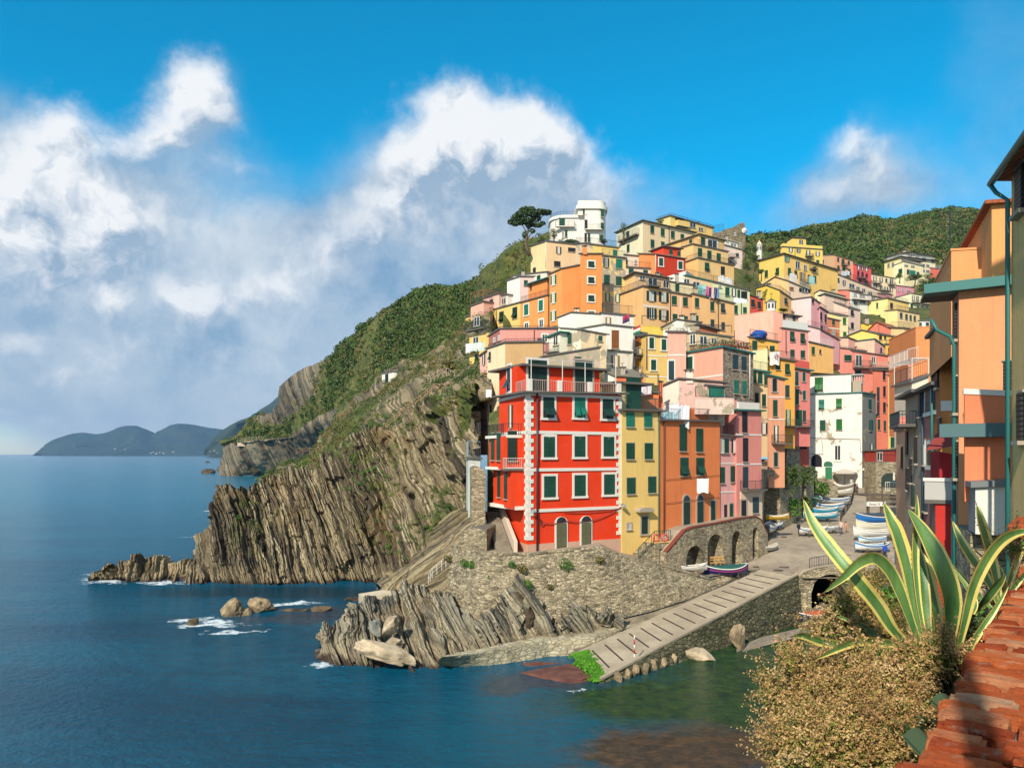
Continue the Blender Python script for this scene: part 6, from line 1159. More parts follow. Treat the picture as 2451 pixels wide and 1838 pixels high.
# terrain under the village: smooth surface through the house feet
def village_ground():
    P = np.array(GP); extra = [(-2, 104, 12), (0, 85, 9), (3, 68, 6), (10, 70, 6), (20, 78, 6.5), (28, 86, 6.5), (38, 100, 8), (50, 118, 9), (62, 135, 12), (60, 110, 11), (45, 90, 6), (2, 128, 30), (5, 150, 42), (20, 175, 58), (40, 200, 66), (80, 240, 78), (120, 300, 84), (160, 330, 80), (100, 200, 50), (120, 170, 36), (-4, 90, 10)]
    P = np.vstack([P, np.array(extra, float)]); xs = np.linspace(-4, 190, 240); ys = np.linspace(66, 330, 300); Xg, Yg = np.meshgrid(xs, ys); D = (Xg[..., None]-P[:, 0])**2+(Yg[..., None]-P[:, 1])**2
    w = 1/(D+6)**1.6; Z = (w*P[:, 2]).sum(-1)/w.sum(-1)-1.0; Z += (fbm(np.stack([Xg, Yg, Z], -1)*.2, 4, 3)-.5)*1.5
    keep = (Xg > -3+(Yg-66)*.02) & (Xg/Yg < .78); G = np.stack([Xg, Yg, Z], -1); Fc = grid_faces(300, 240); kf = keep.reshape(-1)[Fc].all(1)
    # keep clear of the harbour street
    S_ = G.reshape(-1, 3)[Fc].mean(1); street = (S_[:, 1] < 128) & (S_[:, 0] > 22) & (S_[:, 0]/S_[:, 1] > .30) & (S_[:, 0]/S_[:, 1] < .56); front = (S_[:, 1] < 62+.55*S_[:, 0]+6) 
    ob = npmesh('hill_ground', G.reshape(-1, 3), Fc[kf & ~street & ~front], [RIDM]); setattr_f(ob, 'veg', np.full(G.shape[0]*G.shape[1], .6)); tag(ob, kind='structure'); return G
VG = village_ground()
# umbrella pine
def pine(z, base, clumps, d, label, name='umbrella_pine', h=None, m=LPINE, n=5200, size=.34, trunk=None, limbs=()):
    o = pt(*px(z, *base), d); r = empty(name, o); tag(r, label, 'tree'); k = ZM[z][2]*d/F0
    W3 = lambda x, y, dd=0: pt(*px(z, x, y), d+dd)
    mb = MB(); mb.tube([W3(*p) for p in trunk], .3, BARK, 8, [ .42-.28*i/(len(trunk)-1) for i in range(len(trunk))])
    for a in limbs: mb.tube([W3(*p) for p in a], .12, BARK, 6, [.16-.1*i/(len(a)-1) for i in range(len(a))])
    mb.build('trunk', r)
    cen = [tuple(W3(x, y, dd)) for x, y, rx, ry, dd in clumps]; rad = [(rx*k, rx*k*.9, ry*k) for x, y, rx, ry, dd in clumps]
    foliage('crown', cen, rad, n, size, m, r, seed=int(base[0]))
pine('A', (640,700), [(470,405,55,28,0),(520,360,70,36,.5),(580,320,75,40,-.5),(610,280,70,34,0),(660,275,60,30,.8),(700,320,70,32,-.6),(770,300,70,30,0),(830,305,60,28,.5),(720,370,60,30,.6),(620,390,70,32,-.8),(560,410,60,26,.8),(660,430,60,26,0),(740,440,50,24,0),(790,420,35,20,.4),(600,540,26,34,0),(680,500,30,26,0),(500,430,40,18,-.5)], 150, 'tall umbrella pine leaning on the crest left of the white villa',
     trunk=[(655,760,0),(625,690,0),(612,620,0),(625,540,0),(640,480,0),(650,430,0)], limbs=[[(628,530,0),(590,460,0),(540,400,.4)],[(640,480,0),(700,430,0),(770,360,.2),(820,320,.3)],[(640,480,0),(600,420,-.3),(590,340,-.4)],[(650,430,0),(670,360,0),(660,300,.5)],[(618,600,0),(660,540,0),(690,500,0)]])
pine('B', (2000,640), [(1935,520,22,16,0),(1965,535,26,16,0),(2000,552,28,14,0),(2030,548,20,14,0)], 205, 'wind-bent pine leaning left on the right ridge', n=500, size=.6, trunk=[(2040,600,0),(2010,570,0),(1960,545,0)])
def tree(z, x, yb, yt, w, d, label, m=LGREEN, name='tree', n=900, size=None, seed=1, group='trees among the houses'):
    g = random.Random(seed*7+int(x)); o = pt(*px(z, x, yb), d); r = empty(name, o); tag(r, label, 'tree' if name == 'tree' else name.replace('_', ' '), group); k = ZM[z][2]*d/F0; H_ = (yb-yt)*k; W_ = w*k/2
    mb = MB(); mb.tube([o+Vector((0, 0, -1)), o+Vector((.1*W_, 0, H_*.35)), o+Vector((0, 0, H_*.7))], .1, BARK, 6, [.06*H_+.03, .04*H_+.02, .02]); 
    for q in range(3): a = g.uniform(0, 6.28); mb.bar(o+Vector((0, 0, H_*.35)), o+Vector((W_*.6*math.cos(a), W_*.6*math.sin(a), H_*.7)), .03*H_, BARK, 5, .01)
    mb.build('trunk', r); cen = []; rad = []
    for q in range(9):
        a = g.uniform(0, 6.28); rr_ = g.uniform(.1, .62); s = g.uniform(.28, .46); cen.append((o.x+W_*rr_*math.cos(a), o.y+W_*rr_*math.sin(a), o.z+H_*g.uniform(.42, .86))); rad.append((W_*s, W_*s, H_*s*.42))
    foliage('crown', cen, rad, n, size or max(.12, W_*.12), m, r, seed=seed)
TL = [('B',230,600,405,110,158,'round dark tree between the white villa and the cream house'),('A',905,620,480,150,152,'autumn-tinted shrub tree at the foot of the white villa'),('A',790,650,560,130,150,'low bush left of the villa shrub tree'),('A',1100,640,590,260,150,'broad hedge under the white villa'),('A',1440,660,580,120,150,'rounded bush at the right foot of the white villa'),
 ('A',600,760,620,120,151,'bushy crown on the steep slope under the pine'),('A',500,850,690,150,152,'scrubby tree halfway down the crest slope'),('A',165,1095,1030,50,185,'lone dark bush on the skyline above the cactus slope'),('B',625,440,385,90,172,'small palm-like bush behind the cream house roof'),
 ('C',710,330,245,90,380,'dark tree on the ridge left of the terraced wall'),('C',955,240,165,50,430,'small lone tree standing on the ridge line'),('C',790,290,240,60,390,'squat tree just right of the dark ridge tree'),('C',1980,360,230,110,420,'dark grey-green tree on the ridge above the pylons'),('C',2190,180,110,50,500,'tree on the ridge line at the right edge'),('C',2120,170,130,50,500,'tree second from the right on the ridge line'),
 ('C',1700,960,800,220,262,'broad green tree below the coral-red house'),('C',1600,960,830,160,265,'mid green tree between scaffolding and the broad tree'),('C',1500,880,780,200,272,'leafy tree in front of the cream hotel'),('C',1340,850,770,120,270,'round tree left of the hotel annex'),('C',1780,900,830,110,260,'small tree beside the orange end wall'),('C',1650,880,770,120,270,'dark tree under the coral-red house wall'),
 ('C',1010,640,590,130,300,'round bush above the peach house'),('C',930,620,560,120,300,'wide bush above the crimson-pink house'),('C',1100,760,650,160,290,'dark bushes between crimson and cream houses'),
 ('B',1560,1090,960,170,139,'green thicket in the gap right of the tiered yellow house'),('B',1690,980,900,80,142,'bush against the large yellow gable'),('B',1530,960,800,130,150,'vines on the steep bank under the bell turret'),('B',1620,880,760,140,165,'ivy-covered bank right of the pink house'),('B',1520,760,660,110,178,'shrubs directly below the ruined tower'),('B',1620,760,660,90,182,'shrubs left of the bell turret'),('B',1800,740,650,150,195,'reddish shrubs right of the bell turret'),
 ('B',1920,1355,1325,170,130,'row of roof plants on the pink house with the chapel lantern')]
for i, (z, x, yb, yt, w, d, lb) in enumerate(TL): tree(z, x, yb, yt, w, d, lb, LDRY if 'autumn' in lb or 'reddish' in lb or 'scrubby' in lb else LGREEN, n=700, seed=i+1)
# ---------------------------------------------------------------- harbour: walls, quay, slipway, street
CONC = None
PAVE = concmat('street_paving', '9a8c7a', 'b0a28c'); SLIP = concmat('slipway_concrete', 'a89a84', 'c4b69c', sc=.3); QUAYM = masonry('quay_blocks', ['b8ac8c', 'ccc09c', 'd8ceb0', 'b0a688'], 1.7, mortar='9c9278', flat=2.4, bumpd=.03, k=.85)
MOSSM = masonry('mossy_masonry', ['4a4a30', '6a6848', '7e795a', '5a5238'], 1.9, mortar='3c3a28', flat=1.8, moss=.8)
EDGE = paint('8c3c28', .9, .6, key='brickedge')
def flat(name, pts, m, kind='structure', label=None, cat=None, th=0):
    q = MB(); q.poly(pts, m)
    if th:
        low = [Vector((p[0], p[1], p[2]-th)) for p in pts]
        for i in range(len(pts)): j = (i+1) % len(pts); q.poly([pts[i], pts[j], low[j], low[i]], m)
    return tag(q.build(name), label, cat, kind=kind)
# retaining wall under the vermilion house
wt = [(1078,1306,65),(1110,1312,62.5),(1149,1326,60),(1200,1327,60.2),(1250,1328,60.5),(1340,1320,61),(1441,1311,61.6),(1492,1335,62.5),(1560,1348,64),(1640,1370,66.5),(1700,1386,68.2),(1760,1374,70),(1819,1364,71.7)]
wb = [(1072,1425,62.5),(1100,1455,60.4),(1128,1492,58.6),(1195,1515,58.4),(1250,1522,58.4),(1340,1508,58.8),(1441,1490,59.7),(1492,1478,60.6),(1560,1462,62),(1640,1436,64.5),(1700,1412,67.3),(1760,1388,69.5),(1819,1368,71.5)]
def masonry_sheet(name, T_, B_, m, nu, nv, amp, label, cat='wall', cap=None, capw=.5, bulge=.25):
    mids = [a.lerp(b, .5)+Vector((0, -bulge, 0)) for a, b in zip(T_, B_)]; A = np.array([[tuple(p) for p in r] for r in (T_, mids, B_)])
    dl = np.linalg.norm(np.diff(A, axis=1), axis=2).mean(0); L = np.concatenate([[0], np.cumsum(dl)]); t = np.interp(np.linspace(0, L[-1], nu), L, np.arange(len(L))); i = np.clip(t.astype(int), 0, len(L)-2); f = (t-i)[None, :, None]
    Bq = A[:, i]*(1-f)+A[:, i+1]*f; G = crom(Bq, np.linspace(0, 2, nv)); n = grid_normals(G); G = G+n*((fbm(G*np.array([1.5, 1.5, 4]), 4, 12)-.5)*amp+(fbm(G*.3, 3, 6)-.5)*amp*2)[..., None]
    r = empty(name, T_[0]); tag(r, label, cat); ob = npmesh('wall_face', G.reshape(-1, 3)-np.array(r['_o']), grid_faces(nv, nu), [m], smooth=False, parent=r)
    if cap:
        q = MB()
        for a, b in zip(T_[:-1], T_[1:]):
            bk = Vector((.1, 1, 0))*capw; q.faces([a+Vector((0, -.08, -.02)), b+Vector((0, -.08, -.02)), b+bk, a+bk, a+Vector((0, -.08, .14)), b+Vector((0, -.08, .14)), b+bk+Zv*.14, a+bk+Zv*.14], [(0,1,5,4),(4,5,6,7),(1,2,6,5),(2,3,7,6),(3,0,4,7)], cap)
        q.build('coping', r)
    return r, G
WT = [pt(*p) for p in wt]; WB = [pt(*p) for p in wb]
masonry_sheet('retaining_wall', WT, WB, STN, 620, 120, .22, 'tall rubble retaining wall below the vermilion and yellow houses', cap=STN)
for i, (u, v, d, s) in enumerate([(1247,1357,60.0,.9),(1350,1348,60.6,1.2),(1224,1350,60.3,.7),(1434,1338,61.2,.7),(1168,1380,60,.6),(1260,1396,59.4,.9),(1314,1402,59.9,.5),(1110,1345,61.4,.8),(1128,1350,60.6,.8),(1070,1335,64,.7)]):
    o = pt(u, v, d-.2); r = empty('wall_plant', o); tag(r, '%s leafy tuft from the left in the rubble retaining wall' % 'first second third fourth fifth sixth seventh eighth ninth tenth'.split()[sorted([1247,1350,1224,1434,1168,1260,1314,1110,1128,1070]).index(u)], 'plant', 'tufts on the rubble retaining wall')
    foliage('foliage', [tuple(o+Vector((0, -.15, 0))), tuple(o+Vector((.3*s, -.1, -.2*s)))], [(.42*s, .3, .38*s), (.35*s, .25, .35*s)], 260, .13, LBRIGHT if i % 3 else LDRY, r, seed=i)
for u, v, d, a_, c_, g_, sd in ((1225,1455,58.6,.9,1.5,26,61),(1260,1475,58.4,.7,1.2,30,62),(1300,1500,58.3,.8,.9,35,63)):
    boulder(u, v, d, a_, .7, c_, '%s dark bedrock outcrop poking from the foot of the rubble wall' % ('leftmost', 'middle', 'rightmost')[sd-61], sd, g_, 'rock_outcrop', 'w' if sd < 64 else 'g', 'rock outcrops at the wall foot')
# terrace behind the wall
tb = [p+Vector((.5, 11, .05)) for p in WT[2:9]]
for i, (a, b, c, d) in enumerate(zip(WT[2:8], WT[3:9], tb[1:], tb[:-1])): pass
q = MB()
for a, b, c, d in zip(WT[1:9], WT[2:10], ([WT[1]+Vector((.3, 11, .05))]+tb)[1:]+[tb[-1]], [WT[1]+Vector((.3, 11, .05))]+tb): q.poly([a+Vector((0, .3, -.03)), b+Vector((0, .3, -.03)), c, d], PAVE)
tag(q.build('terrace'), kind='structure')
# stairs climbing beside the vermilion house
def stairs():
    a0, a1 = pt(*px('G', 235, 1390), 61.8), pt(*px('G', 345, 1390), 61.8); b0, b1 = pt(*px('G', 152, 1095), 69.5), pt(*px('G', 240, 1105), 69.5); n = 20
    r = empty('stairs', a0); tag(r, 'shaded stone stairs climbing between rubble wall and vermilion house', 'stairs'); m = MB(); SM = concmat('stair_stone', '7c7062', '9a8c78')
    for i in range(n):
        t0, t1 = i/n, (i+1)/n; p = [a0.lerp(b0, t0), a1.lerp(b1, t0), a1.lerp(b1, t1), a0.lerp(b0, t1)]; z = p[2].z; lo = p[0].z-.5
        m.faces([Vector((x.x, x.y, lo)) for x in p]+[Vector((x.x, x.y, z)) for x in p], [(4,5,6,7),(0,1,5,4),(1,2,6,5),(3,0,4,7)], SM)
    m.build('steps', r)
    m = MB(); m.faces([a1+Vector((.1, 0, -.5)), b1+Vector((.1, 0, -.5)), b1+Vector((.1, 0, .9)), a1+Vector((.1, 0, .9)), a1+Vector((.4, 0, -.5)), b1+Vector((.4, 0, -.5)), b1+Vector((.4, 0, .9)), a1+Vector((.4, 0, .9))], [(0,1,2,3),(4,5,6,7),(3,2,6,7),(0,3,7,4)], plaster('cbb7a0')); m.build('side_wall', r)
stairs()
Hs('G', None, (55,800), (152,830), 1400, 66, 5, '8c7c68', 'rough rubble wall rising left of the stairs', [], [], wm=STN, roof='none', pf=[(75,785),(110,790),(140,805)], dep=9, group=None, name='rubble_wall', cat='wall', gp=False)
Hs('K', None, (2035,942), (2178,925), 1090, 62.3, -8, '8c7c68', 'low dark stone ledge wall at the foot of the stairs', [], [], wm=STN, roof='none', pf=[(2070,925),(2120,915)], dep=5, group=None, name='ledge_wall', cat='wall', gp=False)
Hs('G', None, (32,728), (118,735), 1040, 71, 5, 'b6beb8', 'narrow blue-grey cottage clinging to the cliff left of the vermilion house', [('f',66,800,16,70,'-gu')], [('rail',1.5,paint('8fa0a8'))], dep=7, gp=False)
Hs('D', None, (82,1085), (180,1078), 1470, 86, 5, '9c8c70', 'stone cottage with one arched window left of the pink narrow house', [('f',155,1262,36,110,'-gu')], [], wm=STN2, dep=5, gp=False, roof='none')
Hs('D', None, (-10,880), (178,820), 1100, 92, 5, '9c8c70', 'stone terrace wall under the narrow yellow end house', [], [], wm=STN2, dep=4, gp=False, roof='none', group=None, name='terrace_wall', cat='wall')
# arched stone ramp wall in front of the orange and pink houses
def arched(name, label, z, P, Q, top, yb, arches, depth, m, zb=None, niche=2.0, inner=None, cap=None):
    """planar wall with real arched recesses; top: zoom points left to right; arches: (xl,xr,ytop)"""
    fc = Face(z, P, Q); inner = inner or m; r = empty(name, fc.pnt(0, zb or zat(px(z, 0, yb)[1], P.y))); tag(r, label, 'wall' if 'bridge' not in name else 'bridge')
    tp = [fc.sz(x, y) for x, y in top]; zz = zb if zb is not None else min(zat(px(z, 0, yb)[1], P.y), zat(px(z, 0, yb)[1], Q.y)); w = MB(); back = MB()
    A = []
    for xl, xr, yt in arches: (al, _), (ar, _), (_, zt) = fc.sz(xl, yb), fc.sz(xr, yb), fc.sz((xl+xr)/2, yt); A.append((al, ar, zt))
    cuts = sorted(set([a for a, _ in tp]+[x for al, ar, _ in A for x in np.linspace(al, ar, 13)])); ztop = lambda a: float(np.interp(a, [t[0] for t in tp], [t[1] for t in tp]))
    def under(a):
        for al, ar, zt in A:
            if al-1e-6 <= a <= ar+1e-6:
                c = (al+ar)/2; hw = (ar-al)/2; rise = min(hw, (zt-zz)*.5); return zt-rise+rise*math.sqrt(max(0, 1-((a-c)/hw)**2))
        return None
    for a, b in zip(cuts[:-1], cuts[1:]):
        mid = (a+b)/2; ins = under(mid) is not None; za, zb_ = (under(a), under(b)) if ins else (zz, zz); n = 6
        for k in range(n): w.poly([fc.pnt(a, za+(ztop(a)-za)*k/n), fc.pnt(b, zb_+(ztop(b)-zb_)*k/n), fc.pnt(b, zb_+(ztop(b)-zb_)*(k+1)/n), fc.pnt(a, za+(ztop(a)-za)*(k+1)/n)], m)
        w.poly([fc.pnt(a, ztop(a)), fc.pnt(b, ztop(b)), fc.pnt(b, ztop(b), -depth), fc.pnt(a, ztop(a), -depth)], PAVE)
        if ins: w.poly([fc.pnt(a, za), fc.pnt(b, zb_), fc.pnt(b, zb_, -niche), fc.pnt(a, za, -niche)], inner)
    for al, ar, zt in A:
        for a in (al, ar): w.poly([fc.pnt(a, zz), fc.pnt(a, under(a)), fc.pnt(a, under(a), -niche), fc.pnt(a, zz, -niche)], inner)
        w.poly([fc.pnt(al-.5, zz, -niche), fc.pnt(ar+.5, zz, -niche), fc.pnt(ar+.5, zt+.5, -niche), fc.pnt(al-.5, zt+.5, -niche)], inner)
    for a in (tp[0][0], tp[-1][0]): w.poly([fc.pnt(a, zz), fc.pnt(a, ztop(a)), fc.pnt(a, ztop(a), -depth), fc.pnt(a, zz, -depth)], m)
    w.build('wall_face', r)
    if cap:
        c = MB()
        for (a, z1), (b, z2) in zip(tp[:-1], tp[1:]): c.faces([fc.pnt(a, z1, .07), fc.pnt(b, z2, .07), fc.pnt(b, z2, -.35), fc.pnt(a, z1, -.35), fc.pnt(a, z1+.1, .07), fc.pnt(b, z2+.1, .07), fc.pnt(b, z2+.1, -.35), fc.pnt(a, z1+.1, -.35)], [(0,1,5,4),(4,5,6,7),(2,3,7,6),(1,2,6,5),(3,0,4,7)], cap)
        c.build('coping', r)
    return r, fc
Pa, Qa = plan(1595, 66.0), plan(1838, 76.3)
arched('arched_ramp_wall', 'curved rubble ramp wall with dark arches below the orange and pink houses', 'G', Pa, Qa, [(1430,1392),(1500,1310),(1560,1240),(1620,1216),(1800,1186),(1960,1152),(2060,1140),(2098,1162),(2146,1262)], 1500, [(1570,1690,1345),(1722,1830,1262),(1893,1965,1240),(2040,2080,1215)], 3, STN, zb=4.0, cap=EDGE, niche=1.1)
arched('rock_arch_wall', 'overgrown stone wall with a shadowy arch behind the beached boats', 'H', plan(1822, 82), plan(1950, 101), [(318,388),(450,380),(500,348),(600,335),(720,328),(800,345),(875,350)], 830, [(345,520,425),(748,795,470)], 4, STN, zb=4.6, niche=5)
for x, y, s, lb in ((520,440,1.9,'bushy climber hanging from the top of the overgrown wall'),(600,400,1.5,'smaller climber right of the bushy one on the overgrown wall'),(745,400,1.6,'climber above the narrow arch of the overgrown wall'),(590,730,1.4,'bright green bush at the foot of the overgrown wall'),(735,700,1.1,'creeper column beside the narrow arch'),(925,550,1.1,'green weeds on the low wall below the white house')):
    d = 84+(x-318)/557*17 if x < 900 else 104; o = pt(*px('H', x, y), d-1.0); r = empty('climber', o); tag(r, lb, 'plant', 'plants around the boat ramp')
    foliage('foliage', [tuple(o), tuple(o+Vector((.7*s, -.2, -.3*s))), tuple(o+Vector((-.6*s, -.2, -.5*s)))], [(s*.8, .6, s*.7), (s*.6, .5, s*.8), (s*.5, .5, s*.6)], 700, .26, LBRIGHT if 'bright' in lb or 'weeds' in lb else LGREEN, r, seed=int(x))
Hs('H', None, (872,455), (1130,540), 640, 105, 10, '9c8c70', 'sloping stone stair wall in front of the white house', [], [], wm=STN, roof='none', pf=[(1000,462)], dep=2, group=None, name='stair_wall', cat='wall', gp=False)
Hs('H', None, (320,300), (460,300), 400, 88, 40, 'd8c49a', 'plain cream lower storey behind the rose-red house', [], [], dep=4, gp=False, drop=0)
# quay
qf = [(0,962),(20,948),(150,935),(330,905),(500,880),(640,855),(770,832),(900,824),(1100,800),(1300,745),(1462,702)]; qb = [(5,958),(40,935),(160,912),(330,882),(480,850),(640,815),(770,790),(900,770),(1100,738),(1300,704),(1445,680)]
qw = [(-4,1003),(15,1012),(150,1018),(330,1010),(500,992),(640,970),(770,945),(900,926),(1100,868),(1300,788),(1466,718)]
zq = [1.1]*7+[1.1, 1.2, 1.3, 1.5]; z0q = [-.02]*7+[.15, .5, .8, 1.2]
QB = [ptz(*px('I', *p), z+.02) for p, z in zip(qb, zq)]; QF = [ptz(*px('I', *p), z) for p, z in zip(qf, zq)]; QW = [ptz(*px('I', *p), z) for p, z in zip(qw, z0q)]
A = np.array([[tuple(p) for p in r] for r in (QB, QF, [a.lerp(b, .12)+Vector((0, -.04, 0)) for a, b in zip(QF, QW)], QW, [p-Zv*2 for p in QW])]); t = np.linspace(0, 10, 300); i = np.clip(t.astype(int), 0, 9); f = (t-i)[None, :, None]; A = A[:, i]*(1-f)+A[:, i+1]*f
rows_ = np.interp(np.linspace(0, 4, 60), np.arange(5), np.arange(5)); k = np.clip(rows_.astype(int), 0, 3); f = (rows_-k)[:, None, None]; G = A[k]*(1-f)+A[k+1]*f; G = G+grid_normals(G)*((fbm(G*2.2, 4, 5)-.5)*.14)[..., None]
tag(npmesh('quay', G.reshape(-1, 3), grid_faces(60, 300), [QUAYM], smooth=False), kind='structure')
# slipway
SA0, SB0, SA1, SB1 = ptz(1436, 1634, .02), ptz(1378, 1560, .35), pt(1910, 1380, 67.6), pt(1819, 1364, 71.6)
SA1.z = 4.0; SB1.z = 4.02
m = MB(); nseg = 26; P_ = lambda s, t: SB0.lerp(SB1, s).lerp(SA0.lerp(SA1, s), t)
for i in range(nseg):
    for j in range(5): m.poly([P_(i/nseg, j/5), P_((i+1)/nseg, j/5), P_((i+1)/nseg, (j+1)/5), P_(i/nseg, (j+1)/5)], SLIP)
for j in range(5): a, b = P_(0, j/5), P_(0, (j+1)/5); m.poly([a, b, b-Zv*2, a-Zv*2], SLIP)
tag(m.build('slipway'), kind='structure')
r = empty('slipway_slots', P_(0, 0)); tag(r, 'dark timber strips set across the pale slipway', 'slots'); SLOT_DARK = paint('3a332a', .9, .5)  # thin dark sheets paint in the dark of the slipway grooves
for i in range(17):
    s = .055+i*.055; a, b = P_(s, .16 if i < 14 else .1), P_(min(.99, s+.004), .78); 
    e = (b-a).normalized(); n_ = (P_(s+.01, .5)-P_(s, .5)).normalized(); u_ = e.cross(n_).normalized(); u_ = u_ if u_.z > 0 else -u_
    q = MB(); q.box((a+b)/2+u_*.006, e, n_, u_, (b-a).length/2, .075, .012, SLOT_DARK); q.build('slot', r)
# slipway side wall down to the water
side_t = [P_(i/14, 1)+Vector((.0, -.02, .16)) for i in range(15)]; side_b = [Vector((p.x+.35, p.y-.75, -.6)) for p in side_t]
masonry_sheet('slipway_wall', side_t, side_b, MOSSM, 420, 60, .25, 'mossy masonry side wall of the slipway above the water', cap=SLIP, capw=.45, bulge=.02)
for i, (x, y, w) in enumerate([(1265,1090,.5),(1330,1072,.45),(1390,1050,.5),(1455,1035,.5),(1515,1010,.5),(1580,990,.5),(1645,965,.55)]): 
    boulder(*px('I', x, y), 50, w*.62, .4, .5, '%s squared stone block from the left along the slipway foot' % 'first second third fourth fifth sixth seventh'.split()[i], 30+i, 0, 'stone_block', 's', 'stone blocks along the slipway foot', z=.25)
boulder(*px('I', 1830, 940), 52, 1.35, .8, .62, 'light grey wedge-shaped rock against the slipway wall', 40, 8, mk='t', z=.2)
boulder(*px('J', 158, 900), 56, .85, .7, 1.15, 'big rounded concrete block standing against the slipway wall', 41, 0, 'concrete_block', 's', z=.9)
# seaweed patch on the wet lower end
m = MB(); sw = [ptz(*px('I', x, y), z) for x, y, z in ((930,925,.45),(1060,897,.5),(1075,950,.38),(1125,1010,.26),(1187,1085,.12),(1165,1120,.1),(1105,1132,.06),(1060,1080,.1),(1040,1030,.14),(975,990,.26))]
c_ = sum(sw, Vector())/len(sw); AL = leafmat('seaweed', ['2c5a08', '4c8c0c', '76b81c'], .8)
for i in range(len(sw)): m.poly([sw[i]+Zv*.05, sw[(i+1) % len(sw)]+Zv*.05, c_+Zv*.09], AL)
sob = tag(m.build('seaweed'), 'bright green seaweed on the wet foot of the slipway', 'seaweed', kind='stuff')
foliage('seaweed_fronds', [tuple(x.lerp(c_, .25)+Zv*.0) for x in sw]+[tuple(c_)]*3+[tuple(x.lerp(c_, .6)) for x in sw], [(.55, .5, .10)]*len(sw)+[(.8, .7, .14)]*3+[(.6, .5, .12)]*len(sw), 2600, .16, AL, sob, seed=8)
m = MB(); sh = [ptz(*px('I', x, y), .03) for x, y in ((560,985),(760,950),(930,925),(1000,1010),(1110,1130),(960,1185),(860,1190),(900,1120),(760,1060))]; RS = concmat('red_seaweed_rock', '6a3c34', '8a5a48', k=.6, sc=1.2); 
m = MB(); FI = [WB[i]+Vector((0, .3, -.1)) for i in range(5, 13)]; SI = [P_(s_, 0)+Vector((0, 0, -.06)) for s_ in (0, .1, .22, .36, .52, .68, .84, 1)]
for a, b, c, d in zip(FI[:-1], FI[1:], SI[1:], SI[:-1]): m.poly([a, b, c, d], concmat('channel_stone', '6c6250', '9a8c72'))
tag(m.build('channel_floor'), kind='structure')
for q_, (x, y, a_, b_, c_, sd_, lb) in enumerate(((880,1075,3.4,2.6,.32,51,'reddish seaweed-covered rock shelf awash beside the green seaweed'),(700,1010,2.4,1.0,.22,52,'thin reddish rock strip awash along the quay foot'))):
    ob = boulder(*px('I', x, y), 50, a_, b_, c_, lb, sd_, 0, 'wet_rock_shelf', 'g', None, -.12); ob.data.materials.clear(); ob.data.materials.append(RS)
# measuring pole
r = empty('marker_pole', ptz(*px('I', 1378, 990), .5)); tag(r, 'thin red and white striped marker pole on the lower slipway', 'pole'); o = Vector(r['_o'])
for i in range(6): m = MB(); m.bar(o+Zv*(i*.32), o+Zv*(i*.32+.32), .05, paint('c4302a') if i % 2 == 0 else WHITE, 8); m.build('pole_segment', r)
# the street
def zf(y): return float(np.interp(y, [60, 66, 73, 77, 87, 100, 118, 132, 150], [4, 4, 4.03, 5.1, 6.0, 7.2, 9.7, 12, 14]))
def street():
    poly = [(17.9,68.2),(23.6,71.9),(25.7,67.8),(26.2,67.0),(46,66.0),(82,150),(38,150),(27,86),(15.5,69.5)]
    def inside(x, y):
        c = False; j = len(poly)-1
        for i in range(len(poly)):
            xi, yi = poly[i]; xj, yj = poly[j]
            if (yi > y) != (yj > y) and x < (xj-xi)*(y-yi)/(yj-yi)+xi: c = not c
            j = i
        return c
    m = MB(); xs = np.arange(14, 84, .5); ys = np.arange(65, 150, .5); idx = {}
    for y in ys:
        for x in xs:
            if inside(x+.25, y+.25):
                q = []
                for dx, dy in ((0, 0), (.5, 0), (.5, .5), (0, .5)):
                    k = (round(x+dx, 2), round(y+dy, 2))
                    if k not in idx: idx[k] = len(m.v); m.v.append((k[0], k[1], zf(k[1])))
                    q.append(idx[k])
                m.f.append(tuple(q)); m.m.append(m.mi(PAVE)); m.sm.append(True)
    tag(m.build('street'), kind='structure')
    m = MB(); m.poly([(15.5, 69.5, 3.985), (17.9, 68.0, 3.985), (23.6, 71.6, 3.985), (25.7, 67.5, 3.985), (26, 66.9, 3.985), (46, 66, 3.985), (46, 80, 3.985), (20, 80, 3.985)], PAVE); tag(m.build('street_edge'), kind='structure')
street()
def grnd(u, v):
    """point of the street under pixel u,v"""
    lo, hi = 64., 150.
    for _ in range(40):
        d = (lo+hi)/2
        if zat(v, d) > zf(d): lo = d
        else: hi = d
    return pt(u, v, lo)
for x, y, s in ((560,1405,.45),(500,1440,.45),(555,1085,.35),(262,1402,.3)):
    p = grnd(*px('H', x, y)); m = MB(); m.bar(p+Zv*.01, p+Zv*.06, s, paint('5c5248', .9), 16); tag(m.build('manhole_cover'), 'dark manhole cover in the harbour street, %s' % {560: 'beside the slipway top', 500: 'nearest the slipway', 555: 'beside the grey inflatable', 262: 'near the navy boat'}[x], 'manhole cover', 'manhole covers')
# bridge over the stream mouth
arched('stone_bridge', 'stone bridge arch over the dark stream mouth beside the slipway', 'H', plan(1912, 67.3), plan(2100, 66.5), [(720,1500),(770,1452),(900,1412),(1040,1392),(1170,1386),(1300,1392),(1550,1420)], 1700, [(850,1270,1480)], 3.0, STN, zb=-.3, niche=16, inner=paint('2a2620', .95, .5), cap=SLIP)  # tunnel lining painted near-black to carry the dark of the opening
def creek():
    m = MB(); P = [ptz(*px('J', x, y), z) for x, y, z in ((150,960,.12),(300,900,.12),(520,850,.6),(560,760,.9),(640,690,1.0),(800,640,1.2),(900,760,1.0),(700,900,.3),(500,905,.1),(300,955,.02),(150,1000,-.05))]
    m.poly(P, concmat('gravel', '8c8070', 'a49884', sc=2, spots=.8)); tag(m.build('gravel_beach'), kind='structure')
creek()
